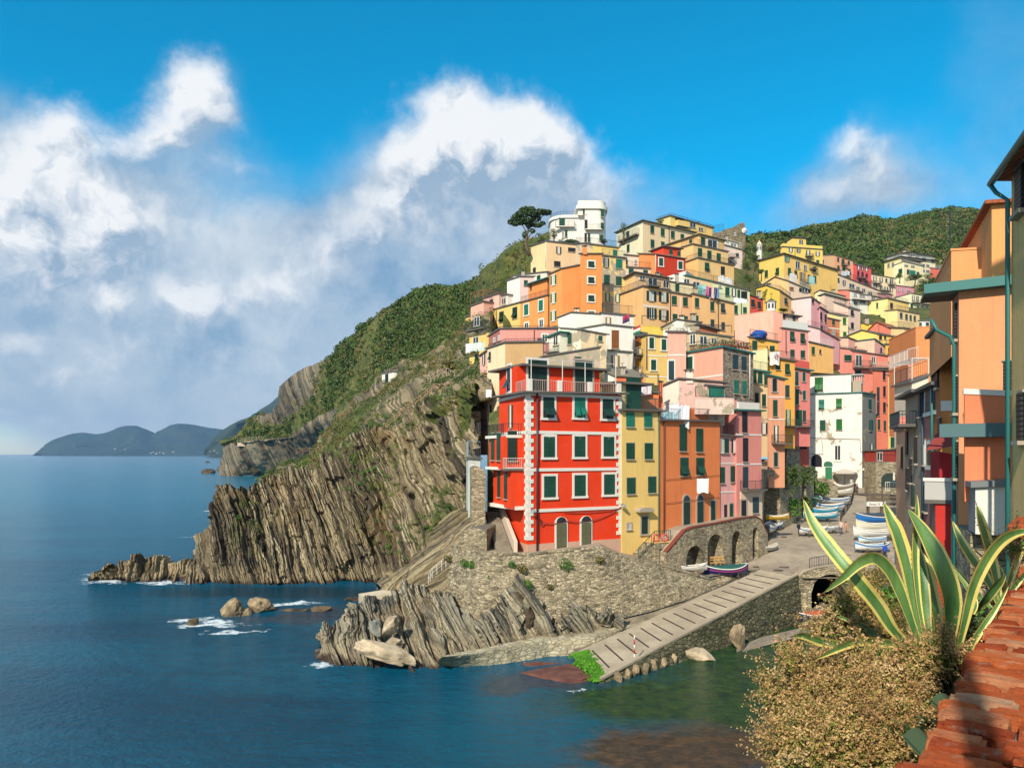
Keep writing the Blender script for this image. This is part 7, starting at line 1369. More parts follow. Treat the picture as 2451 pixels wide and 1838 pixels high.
# embankment on the right between parapet and street
er = [[(2000,1375,66),(2060,1365,66),(2150,1370,66),(2300,1380,60),(2480,1380,45)],[(1990,1430,60),(2050,1430,58),(2150,1430,54),(2300,1425,46),(2480,1410,32)],[(1960,1500,52),(2030,1500,48),(2150,1490,40),(2300,1480,30),(2480,1450,20)],[(1900,1600,36),(2000,1600,32),(2150,1580,24),(2320,1540,16),(2500,1500,11)],[(1850,1800,18),(1980,1760,14),(2150,1700,9.5),(2330,1600,7.0),(2520,1530,6)],[(1750,1990,8),(1900,1960,6.5),(2080,1850,4.9),(2262,1720,4.1),(2420,1560,5.0)],[(1700,2300,5),(1850,2250,4),(2030,2150,3.2),(2230,1990,2.6),(2500,1700,3.2)]]
EB, EG = put_sheet('embankment', [[pt(*p) for p in r] for r in er], 160, 200, rockmat('embankment_soil', (.5, .5, .7), 1.0, ['3a3226', '5c4e3a', '7a6c50', '8c8068'], wet=False), disp=[(.3, 1.0), (1.2, .3)], vegf=lambda u, v, G: np.full(u.shape, .52))
scatter('embankment_bushes', EG, maskgrid(EG, lambda u, v, G: (v < .6)*(G[..., 1] > 18)*(fbm(G*.3, 3, 3) > .42)*1.0), 240, .35, 1.0, 60, .22, LDRY, 'reddish and olive bushes on the bank beside the stream', 21)
scatter('embankment_greens', EG, maskgrid(EG, lambda u, v, G: (v < .7)*(G[..., 1] > 14)*(fbm(G*.3, 3, 9) > .5)*1.0), 120, .3, .8, 60, .18, LBRIGHT, 'fresh green weeds on the bank beside the stream', 22)
# right of the white house: terrace, umbrellas, deck
Hs('F', None, (1305,1500), (1532,1490), 1640, 115, 5, '9c3a30', 'dark red terrace front with a rail and teal planter', [('f',1350,1560,60,90,'-gk')], [('balc','f',1310,1530,1490,1630)], dep=3, gp=False, group=None, name='terrace_kiosk', cat='terrace', drop=.2)
Hs('H', None, (1530,290), (1762,290), 600, 109, 5, '8c7c68', 'stone wall with a dark arched cellar door under the red terrace', [], [], wm=STN, roof='none', dep=3, gp=False, group=None, name='cellar_wall', cat='wall')
_R = HN['stone wall with a dark arched cellar door under the red terrace']; fc = _R[1]['f']; a, z_ = fc.sz(1680, 560); m = MB(); archpanel(fc, a, z_, 2.6, 1.2, .9, m, paint('2a3a34', .9), .03); m.build('cellar_door', _R[0])
def umbrella(x, yt, yb, w, open_, label, d=None, col='ece0c8'):
    p = grnd(*px('H', x, yb)) if d is None else pt(*px('H', x, yb), d); r = empty('cafe_umbrella', p); tag(r, label, 'umbrella', 'umbrellas at the top of the harbour street'); k = ZM['H'][2]*p.y/F0; H_ = (yb-yt)*k; m = MB(); m.bar(p, p+Zv*H_, .04, IRON, 6); m.build('pole', r); m = MB(); n = 8; W_ = w*k/2; C = paint(col, .9, .15)
    if open_:
        top = p+Zv*H_; rim = [p+Vector((W_*COS(45*i+22), W_*SIN(45*i+22), H_*.80)) for i in range(n)]; m.faces([top]+rim+[q-Zv*.22 for q in rim], [(0, i+1, (i+1) % n+1) for i in range(n)]+[(i+1, (i+1) % n+1, (i+1) % n+1+n, i+1+n) for i in range(n)], C)
    else:
        pr = [(.05, 1), (.16, .9), (.20, .6), (.24, .3), (.16, .22), (.22, .16), (.10, .13)]; vs = []
        for q, h in pr: vs += [p+Vector((q*(1.25 if i % 2 else .8)*W_*3*COS(36*i), q*(1.25 if i % 2 else .8)*W_*3*SIN(36*i), H_*h)) for i in range(10)]
        m.faces(vs, [(k_*10+i, k_*10+(i+1) % 10, (k_+1)*10+(i+1) % 10, (k_+1)*10+i) for k_ in range(len(pr)-1) for i in range(10)], C)
    m.build('canopy', r)
umbrella(1345, 318, 545, 200, True, 'open white umbrella in front of the white house door')
umbrella(1205, 358, 560, 250, True, 'wide low grey-white umbrella left of the open white one', col='cfc6b8')
umbrella(1565, 395, 655, 36, False, 'closed cream umbrella on the wooden deck, left of the two')
umbrella(1597, 350, 620, 36, False, 'closed cream umbrella on the wooden deck, right of the two')
umbrella(1725, 395, 500, 26, False, 'small closed pale umbrella near the white railing', d=100)
def deck():
    d = 92; x0, x1 = 1440, 1760; a = pt(*px('H', x0, 705), d); b = pt(*px('H', x1, 705), d); r = empty('wooden_deck', a); tag(r, 'raised wooden deck with a lattice front and white name board', 'deck'); WOOD = paint('6b5a48', .9, .5); zd = zat(px('H', 0, 640)[1], d)
    m = MB(); m.abox(a.x, b.x, d, d+4.5, zd-.15, zd, WOOD); m.build('platform', r)
    m = MB(); n = 26
    for i in range(n):
        x = a.x+(b.x-a.x)*i/n; m.bar((x, d-.03, zd-.15), (x+(b.x-a.x)/n, d-.03, zd-1.3), .03, WOOD); m.bar((x+(b.x-a.x)/n, d-.06, zd-.15), (x, d-.06, zd-1.3), .03, WOOD)
    for x in (a.x, (a.x+b.x)/2, b.x): m.bar((x, d, zd-3), (x, d, zd+1), .08, WOOD)
    m.bar((a.x, d, zd+1), (b.x, d, zd+1), .05, WOOD); m.build('lattice', r)
    m = MB(); y = d-.6; bx0, bx1 = pt(*px('H', 1437, 0), y).x, pt(*px('H', 1640, 0), y).x; z1, z0 = zat(px('H', 0, 712)[1], y), zat(px('H', 0, 758)[1], y); m.abox(bx0, bx1, y, y+.1, z0, z1, WHITE); nb = m.build('name_board', r)
    m = MB(); 
    for x in (bx0+.3, bx1-.5): m.abox(x-.1, x+.1, y+.1, y+.3, zf(y)-.2, z1, WOOD)
    m.build('post', r)
    for txt, x, s in (('Anna IV', .12, .42), ('66', .80, .52)):
        c = bpy.data.curves.new('lettering', 'FONT'); c.body = txt; c.size = s; c.extrude = .01; ob = bpy.data.objects.new('tmp', c); S.collection.objects.link(ob); bpy.context.view_layer.update(); me = bpy.data.meshes.new_from_object(ob); bpy.data.objects.remove(ob)
        me.materials.clear(); me.materials.append(paint('5a5248')); o2 = bpy.data.objects.new('lettering', me); link(o2, nb); o2.rotation_euler = (R(90), 0, 0); no = Vector(nb['_o']); o2.location = Vector((bx0+(bx1-bx0)*x, y-.02, z0+.12))-no
    m = MB(); railing(m, [(pt(*px('H', 1635, 0), 97).x, 97, zd+.3), (pt(*px('H', 1745, 0), 97).x, 97, zd+.3)], 1.1, WIRON, .25, .03); m.build('railing', r)
deck()
# ---------------------------------------------------------------- boats
def boat(x, y, w, hull, band, inner, label, hd=0, z='H', L=None, cover=None, d=None, stripe=None, name='rowing_boat', sh=1.0, outboard=False, lift=.35, flip=1):
    """x,y: zoom position of the keel middle on the ground, w: length in zoom pixels"""
    u, v = px(z, x, y); p = grnd(u, v) if d is None else pt(u, v, d); L = L or w*ZM[z][2]*p.y/F0/max(.5, abs(math.cos(R(hd)))); B = L*.19; H_ = .155*L*sh
    r = empty(name, p); ca, sa = math.cos(R(hd)), math.sin(R(hd)); tag(r, label, 'boat', 'boats drawn up in the harbour'); ns = 15; T = lambda a, b, c: Vector((p.x+(a*ca-b*sa)*flip, p.y+a*sa+b*ca, p.z+lift+c))
    HM, BM, IM = paint(hull, .35, .15, key='boat'), paint(band, .35, .15, key='boat'), paint(inner, .6, .3, key='boat'); prof = []
    for i in range(ns):
        t = -1+2*i/(ns-1); hw = B*max(.02, (1-abs(t)**2.4))**.75*(.93 if t < 0 else 1); keel = .06*L*abs(t)**3*.7; sheer = H_+.075*L*abs(t)**2.2*(1.25 if t > 0 else 1); prof.append((t*L/2*(1+.03*(t > .9)), hw, keel, sheer))
    def ringrow(i):
        a, hw, k, s = prof[i]; return [(a, -hw, s), (a, -hw*.97, k+(s-k)*.72), (a, -hw*.78, k+(s-k)*.34), (a, -hw*.3, k+(s-k)*.06), (a, 0, k), (a, hw*.3, k+(s-k)*.06), (a, hw*.78, k+(s-k)*.34), (a, hw*.97, k+(s-k)*.72), (a, hw, s)]
    vs = [T(*q) for i in range(ns) for q in ringrow(i)]; m = MB(); lowf = [(i*9+j, (i+1)*9+j, (i+1)*9+j+1, i*9+j+1) for i in range(ns-1) for j in range(1, 7)]; upf = [(i*9+j, (i+1)*9+j, (i+1)*9+j+1, i*9+j+1) for i in range(ns-1) for j in (0, 7)]
    m.faces(vs, lowf, HM, True); m.faces(vs, upf, BM, True)
    m.tube([T(prof[-1][0]+.02, 0, prof[-1][3]+.15), T(prof[-1][0]+.02, 0, prof[-1][2])], .04, BM, 6); m.build('hull', r)
    m = MB()
    for sd in (-1, 1): m.tube([T(a, sd*hw*1.02, s+.015) for a, hw, k, s in prof], .035+.004*L, WHITE if band != 'f0ece0' else paint('8c6a48'), 6)
    if stripe:
        for sd in (-1, 1): m.tube([T(a, sd*hw*1.0, k+(s-k)*.70) for a, hw, k, s in prof], .05, paint(stripe), 6)
    m.build('gunwale', r)
    if cover:
        m = MB(); vs = []
        for i in range(ns): a, hw, k, s = prof[i]; hgt = .10*L*(1-abs(-1+2*i/(ns-1))**2)*.8*(1+.15*math.sin(i*2.1)); vs += [T(a, -hw*1.05, s-.05), T(a, -hw*.5, s+hgt*.8), T(a, 0, s+hgt), T(a, hw*.5, s+hgt*.8), T(a, hw*1.05, s-.05)]
        fs = [(i*5+j, (i+1)*5+j, (i+1)*5+j+1, i*5+j+1) for i in range(ns-1) for j in range(4)]
        if isinstance(cover, tuple):
            c1, c2 = paint(cover[0], .8), paint(cover[1], .8)
            m.faces(vs, [f for n_, f in enumerate(fs) if (n_//4) % 2 == 0], c1, True); m.faces(vs, [f for n_, f in enumerate(fs) if (n_//4) % 2], c2, True)
        else: m.faces(vs, fs, paint(cover, .8, .3), True)
        m.build('tarpaulin', r)
    else:
        m = MB(); fl = []
        for i in range(1, ns-1): a, hw, k, s = prof[i]; fl.append((a, hw*.82, k+(s-k)*.42, s))
        vs = []
        for a, hw, f_, s in fl: vs += [T(a, -hw, f_), T(a, hw, f_)]
        m.faces(vs, [(2*i, 2*i+1, 2*i+3, 2*i+2) for i in range(len(fl)-1)], IM)
        vs = []
        for a, hw, f_, s in fl: vs += [T(a, -hw*1.16, s-.03), T(a, -hw, f_), T(a, hw, f_), T(a, hw*1.16, s-.03)]
        m.faces(vs, [(4*i+j, 4*i+4+j, 4*i+5+j, 4*i+1+j) for i in range(len(fl)-1) for j in (0, 2)], IM); m.build('floor', r)
        for i in (3, 6, 9): a, hw, f_, s = fl[i]; m = MB(); m.box((T(a, -hw, s-.12)+T(a, hw, s-.12))/2, (T(1, 0, 0)-T(0, 0, 0)), (T(0, 1, 0)-T(0, 0, 0)), Zv, .13, hw*1.1, .02, IM if i == 6 else WHITE); m.build('seat', r)
        m = MB(); vs = [T(prof[i][0], sd*prof[i][1]*1.0, prof[i][3]+.0) for i in (ns-4, ns-3, ns-2, ns-1) for sd in (-1, 1)]; m.faces(vs, [(2*i, 2*i+1, 2*i+3, 2*i+2) for i in range(3)], BM); m.build('foredeck', r)
    m = MB(); WD = paint('6b5a48', .9, .5)
    if lift > .1:
        for a in (-.22*L, .22*L):
            m = MB()
            for sd in (-1, 1): q = T(a, sd*B*.7, 0); m.bar((q.x, q.y, p.z-.05), (q.x, q.y, p.z+lift+H_*.5), .045, WD)
            q1, q2 = T(a, -B*.9, -.04), T(a, B*.9, -.04); m.bar(q1, q2, .05, WD); m.build('cradle', r)
        m.build('cradle', r) if False else None
    if outboard:
        m = MB(); q = T(-L*.5-.1, 0, prof[0][3]+.1); m.box(q, X, Y, Zv, .16, .12, .22, paint('20242c', .3)); m.bar(q-Zv*.2, q-Zv*.9, .06, paint('20242c', .3)); m.build('outboard_motor', r)
    return r
boat(1130, 670, 310, 'ece4cc', 'ece4cc', 'c0b498', 'cream boat near the top of the left rank, brown rail', 2)
boat(1165, 610, 270, 'b8b2a4', '9a948a', '8c8478', 'grey net-filled boat at the very top of the left rank', 3)
boat(1105, 755, 300, 'eef0ee', '2a78b8', '2a84c8', 'white boat with a blue inside, third from the top of the left rank', 2, flip=-1)
boat(1030, 822, 330, 'f0ece4', '2a8ad0', 'e8e4d8', 'white boat with a bright blue band behind the turquoise ones', 3, flip=-1)
boat(985, 868, 300, '3aa8cc', '3aa8cc', '3aa0c0', 'turquoise boat wedged between two others in the left rank', 3)
boat(950, 925, 345, '3ab0cc', 'e8f0f0', '3a9ab8', 'turquoise boat with a white rim at the front of the left rank', 3, flip=-1)
boat(870, 1080, 300, 'f2f0ea', 'f2f0ea', '2a74b0', 'white boat with blue keel on struts below the turquoise ones', 4, outboard=True, stripe='2a6aa8')
boat(1045, 1050, 220, 'eeeae0', '2a74b8', 'd8d8d0', 'short white and blue boat right of the one on struts', 8)
m_ = boat(885, 800, 130, '1f5a48', '1f5a48', '1f5a48', 'dome-shaped boat fully wrapped in a green tarpaulin', 60, cover='1f7458', L=4.6, sh=1.6)
boat(575, 860, 210, 'f0eee8', '2a6ab0', 'e0ddd0', 'white boat with raised blue bow at the back of the wall group', 10)
boat(470, 888, 270, 'efeadc', 'efeadc', 'b8b2a0', 'plain white boat with an ochre bottom beside the rose-red house', 8, stripe='c8a040')
boat(400, 965, 150, 'e4e2da', 'e4e2da', '8c8c88', 'small white boat under a pale cover by the house corner', 15, cover='d8d4c8')
boat(455, 1020, 200, '2a6aa8', 'dce4ea', '2a6aa8', 'blue and white striped stern of a boat near the ramp end', 20, cover=('2a6aa8', 'e8ecee'))
boat(410, 1065, 130, 'eeeee8', 'eeeee8', 'c8c8c0', 'square white stern with blue keel just above the grey inflatable', 70, L=4.2, stripe='2a60a8')
boat(390, 1240, 245, 'b8b4aa', 'a8a49c', 'c8c0b0', 'long grey inflatable under a beige cover at the ramp wall', 32, cover='cbbfa8', lift=.08, name='inflatable_boat')
boat(1850, 1578, 285, '1e2a6a', '1e2a6a', '1e2a6a', 'navy boat with green cover and magenta stripe at the top of the retaining wall', 12, z='G', d=69.5, cover='1c5a54', stripe='b0307c', L=4.3, lift=.3)
boat(1600, 1530, 210, 'e8e4d8', 'e8e4d8', 'b0a894', 'small white dinghy lying under the ramp arches', 5, z='G', d=67.8, L=2.9, lift=.05)
boat(1560, 905, 215, '8ab0c4', '8ab0c4', '8ab0c4', 'boat under a blue and white striped cover below the name board', 2, cover=('2a6a9c', 'e4ecee'))
boat(1570, 985, 350, '2a74bc', '2a74bc', '3a4450', 'blue boat with a dark tented cover in the right rank', 1, cover='3a4656', sh=1.1, L=5.6)
boat(1580, 1060, 345, 'efe8d4', 'e8dcc0', 'b8a888', 'open cream boat with oars inside in the right rank', -3, flip=-1, L=5.4)
boat(1530, 1125, 330, 'f0ece4', 'f0ece4', 'c4b8a0', 'plain white boat with red gear at the bow in the right rank', -4, flip=-1, L=4.8)
boat(1500, 1180, 300, 'f0f2f0', '2a9ad4', '2a9ad4', 'white boat with a light blue foredeck, second from the front of the right rank', -3, flip=-1)
boat(1500, 1262, 370, 'f4f2ee', '2a8ac8', '2a9ad4', 'big white boat with light blue inside at the front of the right rank', -2, flip=-1)
boat(485, 905, 60, 'e8b82c', 'e8b82c', 'e8b82c', 'yellow kayak leaning under the white boats', 5, lift=.02, name='kayak', L=2.6, d=83)
boat(600, 812, 110, '3a4a6c', '3a4a6c', 'd8602c', 'dark blue kayak with orange deck on the stream gravel', 28, z='J', d=58, L=3.2, lift=.05, name='kayak', cover='c85a30')
def crates():
    for i, (x, y) in enumerate(((1755,1500),(1790,1497),(1825,1495),(1925,1435))):
        p = grnd(*px('G', x, y)) if i == 3 else pt(*px('G', x, y), 70.5); r = empty('wooden_chair', p); tag(r, 'yellowish wooden chair by the arched ramp wall, %s' % ('leftmost', 'second from left', 'third from left', 'alone under the right arch')[i], 'chair', 'wooden chairs by the ramp wall'); W = paint('c89a58', .7, .3)
        for sx in (-.2, .2):
            for sy in (-.2, .2): m = MB(); m.bar(p+Vector((sx, sy, 0)), p+Vector((sx, sy, 1.0 if sy > 0 else .45)), .03, W); m.build('leg', r)
        m = MB(); m.box(p+Zv*.46, X, Y, Zv, .24, .24, .025, W); m.build('seat', r); m = MB(); m.box(p+Vector((0, .2, .95)), X, Y, Zv, .23, .02, .07, W); m.box(p+Vector((0, .2, .72)), X, Y, Zv, .2, .015, .04, W); m.build('backrest', r)
crates()
# lifebuoys and landing at the yellow house
_H, _fy = HN['slim yellow house with six shuttered windows next to the vermilion house'][:2]; _fy = _fy['f']
for x in (1282, 1342):
    a, z_ = _fy.sz(x, 1278); c = _fy.pnt(a, z_, 1.45); m = MB(); P = []
    n = 20; vs = []; 
    for i in range(n):
        t = 2*math.pi*i/n
        for j in range(8): s = 2*math.pi*j/8; rr_ = .30+.085*math.cos(s); vs.append(c+_fy.e*(rr_*math.cos(t))+Zv*(rr_*math.sin(t))+_fy.n*(.085*math.sin(s)))
    fs = [(i*8+j, ((i+1) % n)*8+j, ((i+1) % n)*8+(j+1) % 8, i*8+(j+1) % 8) for i in range(n) for j in range(8)]; m.faces(vs, fs, paint('d8605c', .5), True); ob = m.build('lifebuoy'); tag(ob, 'pink-red ring lifebuoy hung on the landing rail, %s of the two' % ('left' if x < 1300 else 'right'), 'lifebuoy', 'lifebuoys on the yellow house landing')
def landing():
    a0, z1 = _fy.sz(1275, 1315); a1, _ = _fy.sz(1385, 1315); r = empty('stone_landing', _fy.pnt(a0, z1, 0)); tag(r, 'stone landing with steps and iron rail outside the slim yellow house', 'steps'); zb_ = z1-2.9
    m = MB(); m.box(_fy.pnt((a0+a1)/2, (z1+zb_)/2, .75), _fy.e, _fy.n, Zv, (a1-a0)/2, .7, (z1-zb_)/2, STN); m.box(_fy.pnt((a0+a1)/2, z1+.06, .75), _fy.e, _fy.n, Zv, (a1-a0)/2+.05, .76, .07, plaster('e8c060')); m.build('landing', r)
    m = MB(); n = 9; aL, zL = _fy.sz(1165, 1425)
    for i in range(n): t0 = i/n; a = a0+(aL-a0)*t0; b = a0+(aL-a0)*(i+1)/n; z = z1-(z1-zL)*(i+.5)/n; m.box(_fy.pnt((a+b)/2, (z+zL-.6)/2, .7), _fy.e, _fy.n, Zv, abs(b-a)/2, .6, (z-zL+.6)/2, STN)
    m.build('steps', r); m = MB(); P = [_fy.pnt(aL, zL, 1.35), _fy.pnt(a0, z1+.1, 1.4), _fy.pnt(a1, z1+.1, 1.4)]; railing(m, P, .95, IRONG, .22, .022); m.build('railing', r)
    a, z_ = _fy.sz(1330, 1405); m = MB(); archpanel(_fy, a, z_-1.0, .8, 1.6, .1, m, DGREEN, 1.47); m.build('door', r)
landing()
# laundry
def laundry(z, items, d, label, cols, w=.5, h=.8, line=True):
    x0, y0 = items[0]; o = pt(*px(z, x0, y0), d); r = empty('laundry_line', o); tag(r, label, 'laundry')
    P = [pt(*px(z, x, y), d+.02*i) for i, (x, y) in enumerate(items)]
    if line: m = MB(); m.tube([P[0]-X*.4]+P+[P[-1]+X*.4], .012, IRON, 4); m.build('line', r)
    g = random.Random(int(x0+y0))
    for i, p in enumerate(P):
        m = MB(); ww, hh = w*g.uniform(.7, 1.2), h*g.uniform(.7, 1.15); n = 5; vs = []
        for j in range(n+1):
            for k in range(4): vs.append(p+Vector(((j/n-.5)*ww, .05*math.sin(j*2.3+k), -hh*k/3*(1+.06*math.sin(j*1.7)))))
        fs = [(j*4+k, (j+1)*4+k, (j+1)*4+k+1, j*4+k+1) for j in range(n) for k in range(3)]; vb = [v_+Vector((0, .02, 0)) for v_ in vs]; m.faces(vs+vb, fs+[tuple(q+len(vs) for q in f)[::-1] for f in fs], paint(cols[i % len(cols)], .9, .1), True); m.build('cloth', r)
laundry('G', [(1688,870)], 71.2, 'white sheet hanging under a window of the orange house', ['f4f2ee'], 1.15, 1.6)
laundry('B', [(1040,1072),(1070,1070),(1115,1085),(1135,1100),(1165,1095),(1195,1100),(1215,1110)], 117.5, 'colourful washing on the terrace of the ochre row', ['7ab8b0', '9accc4', 'd86a98', '3a3050', 'e8c0b8', '20242c', '6a8ab0'], .9, 1.9)
laundry('B', [(1265,975),(1290,985),(1315,990),(1340,1000),(1365,1005)], 137.5, 'white washing under the lowest storey of the tiered yellow house', ['f0eeea', 'dcdce4', 'f4f2ee'], .9, 1.2)
laundry('B', [(1420,1205),(1450,1212),(1480,1216),(1510,1222)], 125, 'white washing strung across the pale green house', ['f2f2f0', 'e4e6ea'], 1.0, .8)
laundry('G', [(1470,345),(1495,345),(1520,350),(1545,352),(1565,355)], 70.5, 'spotted white washing above the orange house terrace', ['e6e4ea', 'f2f0ee', 'd4d8e4'], .7, 2.0)
laundry('G', [(1415,400),(1440,402),(1462,404)], 69.8, 'light blue washing on the orange house railing', ['9cc8d8', 'bcd8e0'], .7, 1.1)
laundry('D', [(45,365),(75,362),(105,360),(135,356),(168,352),(185,350)], 102, 'row of white washing on the narrow yellow end house', ['f2f2ee', 'e8eee8', 'd0e0d4'], .8, 1.1)
laundry('D', [(265,850)], 83, 'white bag-like cloth hung on the pale cream wall', ['f2f0f0'], .75, 1.2)
laundry('E', [(1655,452)], 92.6, 'white banner with a red house-shaped emblem on the amber terrace', ['ece6e2'], 1.1, 1.6)
laundry('D', [(1905,815),(1925,815),(1945,812),(1965,812)], 72.5, 'patterned washing on the small orange stair terrace', ['e0dce8', 'c8a8b0', 'f0eeee'], .5, 1.0)
laundry('C', [(200,770),(215,778),(232,790)], 168, 'faded washing between shutters of the large yellow house', ['c8ccd0', 'd8b8b0'], .8, 1.8)
laundry('C', [(395,800),(410,805),(425,812)], 168, 'blue-green washing beside a door of the large yellow house', ['8ab8b8', 'a8c8cc'], .8, 1.8)
laundry('C', [(740,745),(760,748),(780,750),(795,752)], 214, 'pale washing on the peach house balcony', ['c8d4dc', 'e0e4e8'], 1.0, 1.4)
def flag(x, y, d, cols, label):
    o = pt(*px('D', x, y), d); r = empty('flag', o); tag(r, label, 'flag'); m = MB(); m.bar(o, o-Zv*1.5, .02, IRON); m.build('pole', r)
    for k, c in enumerate(cols):
        m = MB(); vs = []
        for j in range(7): vs += [o+Vector((-j*.16, .08*math.sin(j), -k*.33-.12*j*.6)), o+Vector((-j*.16, .08*math.sin(j), -(k+1)*.33-.12*j*.6))]
        m.faces(vs, [(2*j, 2*j+1, 2*j+3, 2*j+2) for j in range(6)], paint(c, .8, .1)); m.build('flag_stripe', r)
flag(1755, 50, 103, ['c8304c', '8a2a60', '3a2a58'], 'purple and red flag on the whitewashed terrace')
flag(1870, 165, 97, ['d03a34', 'f0f0ea', '2a8050'], 'red, white and green flag below the purple one')
# banner emblem: a little red house outline
o = pt(*px('E', 1672, 462), 92.5); m = MB(); RD = paint('a84450')
for a, b in (((-.3, -.45), (0, -.1)), ((0, -.1), (.32, -.45)), ((-.15, -.45), (-.1, -.75)), ((-.1, -.55), (.15, -.55)), ((.12, -.4), (.16, -.9))): m.bar(o+Vector((a[0], -.12, a[1])), o+Vector((b[0], -.12, b[1])), .045, RD)
tag(m.build('banner_emblem'), 'red house-shaped outline printed on the white banner', 'emblem')
# blue covered pool
o = pt(*px('E', 1485, 312), 104.5); m = MB(); m.ball(o+Zv*.45, 1.15, 1.0, .7, paint('1c4fa0', .5, .3), 14, 9, .12); tag(m.build('covered_pool'), 'bright blue tarpaulin bundle on the yellow roof terrace', 'tarpaulin')
# flowerpots on the salmon house terrace
_R = HN['salmon house with a rough stone right face and teal roof edge']; fs_, ff_ = _R[1]['s'], _R[1]['f']
for fc, n in ((fs_, 8), (ff_, 9)):
    for i in range(n):
        p = fc.pnt(fc.len*(i+.5)/n*.9+.3, _R[5]+.17, -.35); r = empty('flowerpot', p); tag(r, '%s terracotta pot from the salmon terrace corner, on its %s edge' % ('first second third fourth fifth sixth seventh eighth ninth'.split()[i], 'left' if fc is fs_ else 'right'), 'flowerpot', 'flowerpots on the salmon house terrace'); m = MB(); m.bar(p, p+Zv*.3, .13, paint('b86a44', .9), 8, .19); m.build('pot', r)
        foliage('foliage', [tuple(p+Zv*.5)], [(.28, .28, .3)], 60, .13, LGREEN if i % 3 else LDRY, r, seed=i)
# fences on the cliff path, cabin
def fence(z, pts, d, label, h=1.0, mt=None, k=1):
    P = [pt(*px(z, x, y), dd) for (x, y), dd in zip(pts, d)]; r = empty('path_fence', P[0]); tag(r, label, 'fence'); W = mt or paint('9a7a5c', .9, .3); mp, mr = MB(), MB()
    for a, b in zip(P[:-1], P[1:]):
        n = max(2, int((b-a).length/1.8))
        for i in range(n): q = a.lerp(b, i/n); mp.bar(q, q+Zv*h, .06*k, W)
        for hh in (.5, 1.0): mr.bar(a+Zv*h*hh, b+Zv*h*hh, .045*k, W)
        for i in range(n): mr.bar(a.lerp(b, i/n)+Zv*.1, a.lerp(b, (i+1)/n)+Zv*h, .035, W) if k == 1 else None
    mp.build('post', r); mr.build('rail', r)
fence('K', [(860,460),(960,452),(1080,450),(1175,450)], [505,500,495,488], 'pale railing along the cliff walk on the headland', 2.6, paint('cfc0a4'))
Hs('K', None, (858,463), (1175,452), 482, 505, 12, 'cbb998', 'long pale retaining wall of the headland cliff walk', [], [], dep=4, gp=False, roof='none', group=None, name='path_wall', cat='wall', drop=0)
Hs('K', None, (1172,430), (1282,425), 470, 488, 12, 'cdb888', 'pale block at the end of the headland cliff walk', [], [], dep=5, gp=False, roof='par', group=None, name='path_block', cat='wall', drop=4)
fence('K', [(1170,525),(1240,520),(1310,520)], [140,141,142], 'wooden fence on the lower path behind the promontory')
fence('K', [(1385,335),(1420,322),(1480,316),(1545,315)], [160,160,158,156], 'wooden fence of the viewing platform on the slope')
fence('K', [(1645,400),(1740,315),(1830,250),(1900,190),(1960,195),(2060,175),(2110,170)], [104,103,102,101,100,97,94], 'long reddish path fence climbing above the dark cliff', 1.0, paint('b08468'))
fence('K', [(1880,150),(1920,125),(1965,110),(2010,135),(2045,165)], [112,112,112,110,108], 'steep wooden stair rail below the palm', 1.2, paint('b09a84'))
fence('K', [(1870,1215),(1890,1180),(1940,1140),(1985,1100)], [66.5,66,65.5,65], 'white handrail on the steps below the bastion', .9, WIRON, .5)
Hs('K', (1624,100), (1688,88), (1782,98), 170, 165, 20, 'e6d8c4', 'small white cabin with a rust door on the green slope', [('f',1742,135,28,50,'-xb'),('s',1650,125,16,50,'-xk')], [('rail',.6)], gp=False, sa=30, group=None, name='cabin', cat='cabin')
tree('K', 1965, 100, 20, 130, 118, 'feathery date palm on the slope above the cliff', LDRY, 'palm_tree', 900, .35, 90, None)
# concrete steps and ledge between rocks
q = MB(); P = [pt(*px('K', x, y), d) for x, y, d in ((1500,1262,68.5),(1640,1240,68),(1850,1212,66.5),(1870,1232,66),(1650,1262,67),(1520,1285,67.5))]; q.poly(P, SLIP); 
for i in range(6): a, b = P[i], P[(i+1) % 6]; q.poly([a, b, b-Zv*.8, a-Zv*.8], SLIP)
tag(q.build('concrete_ledge'), kind='structure')
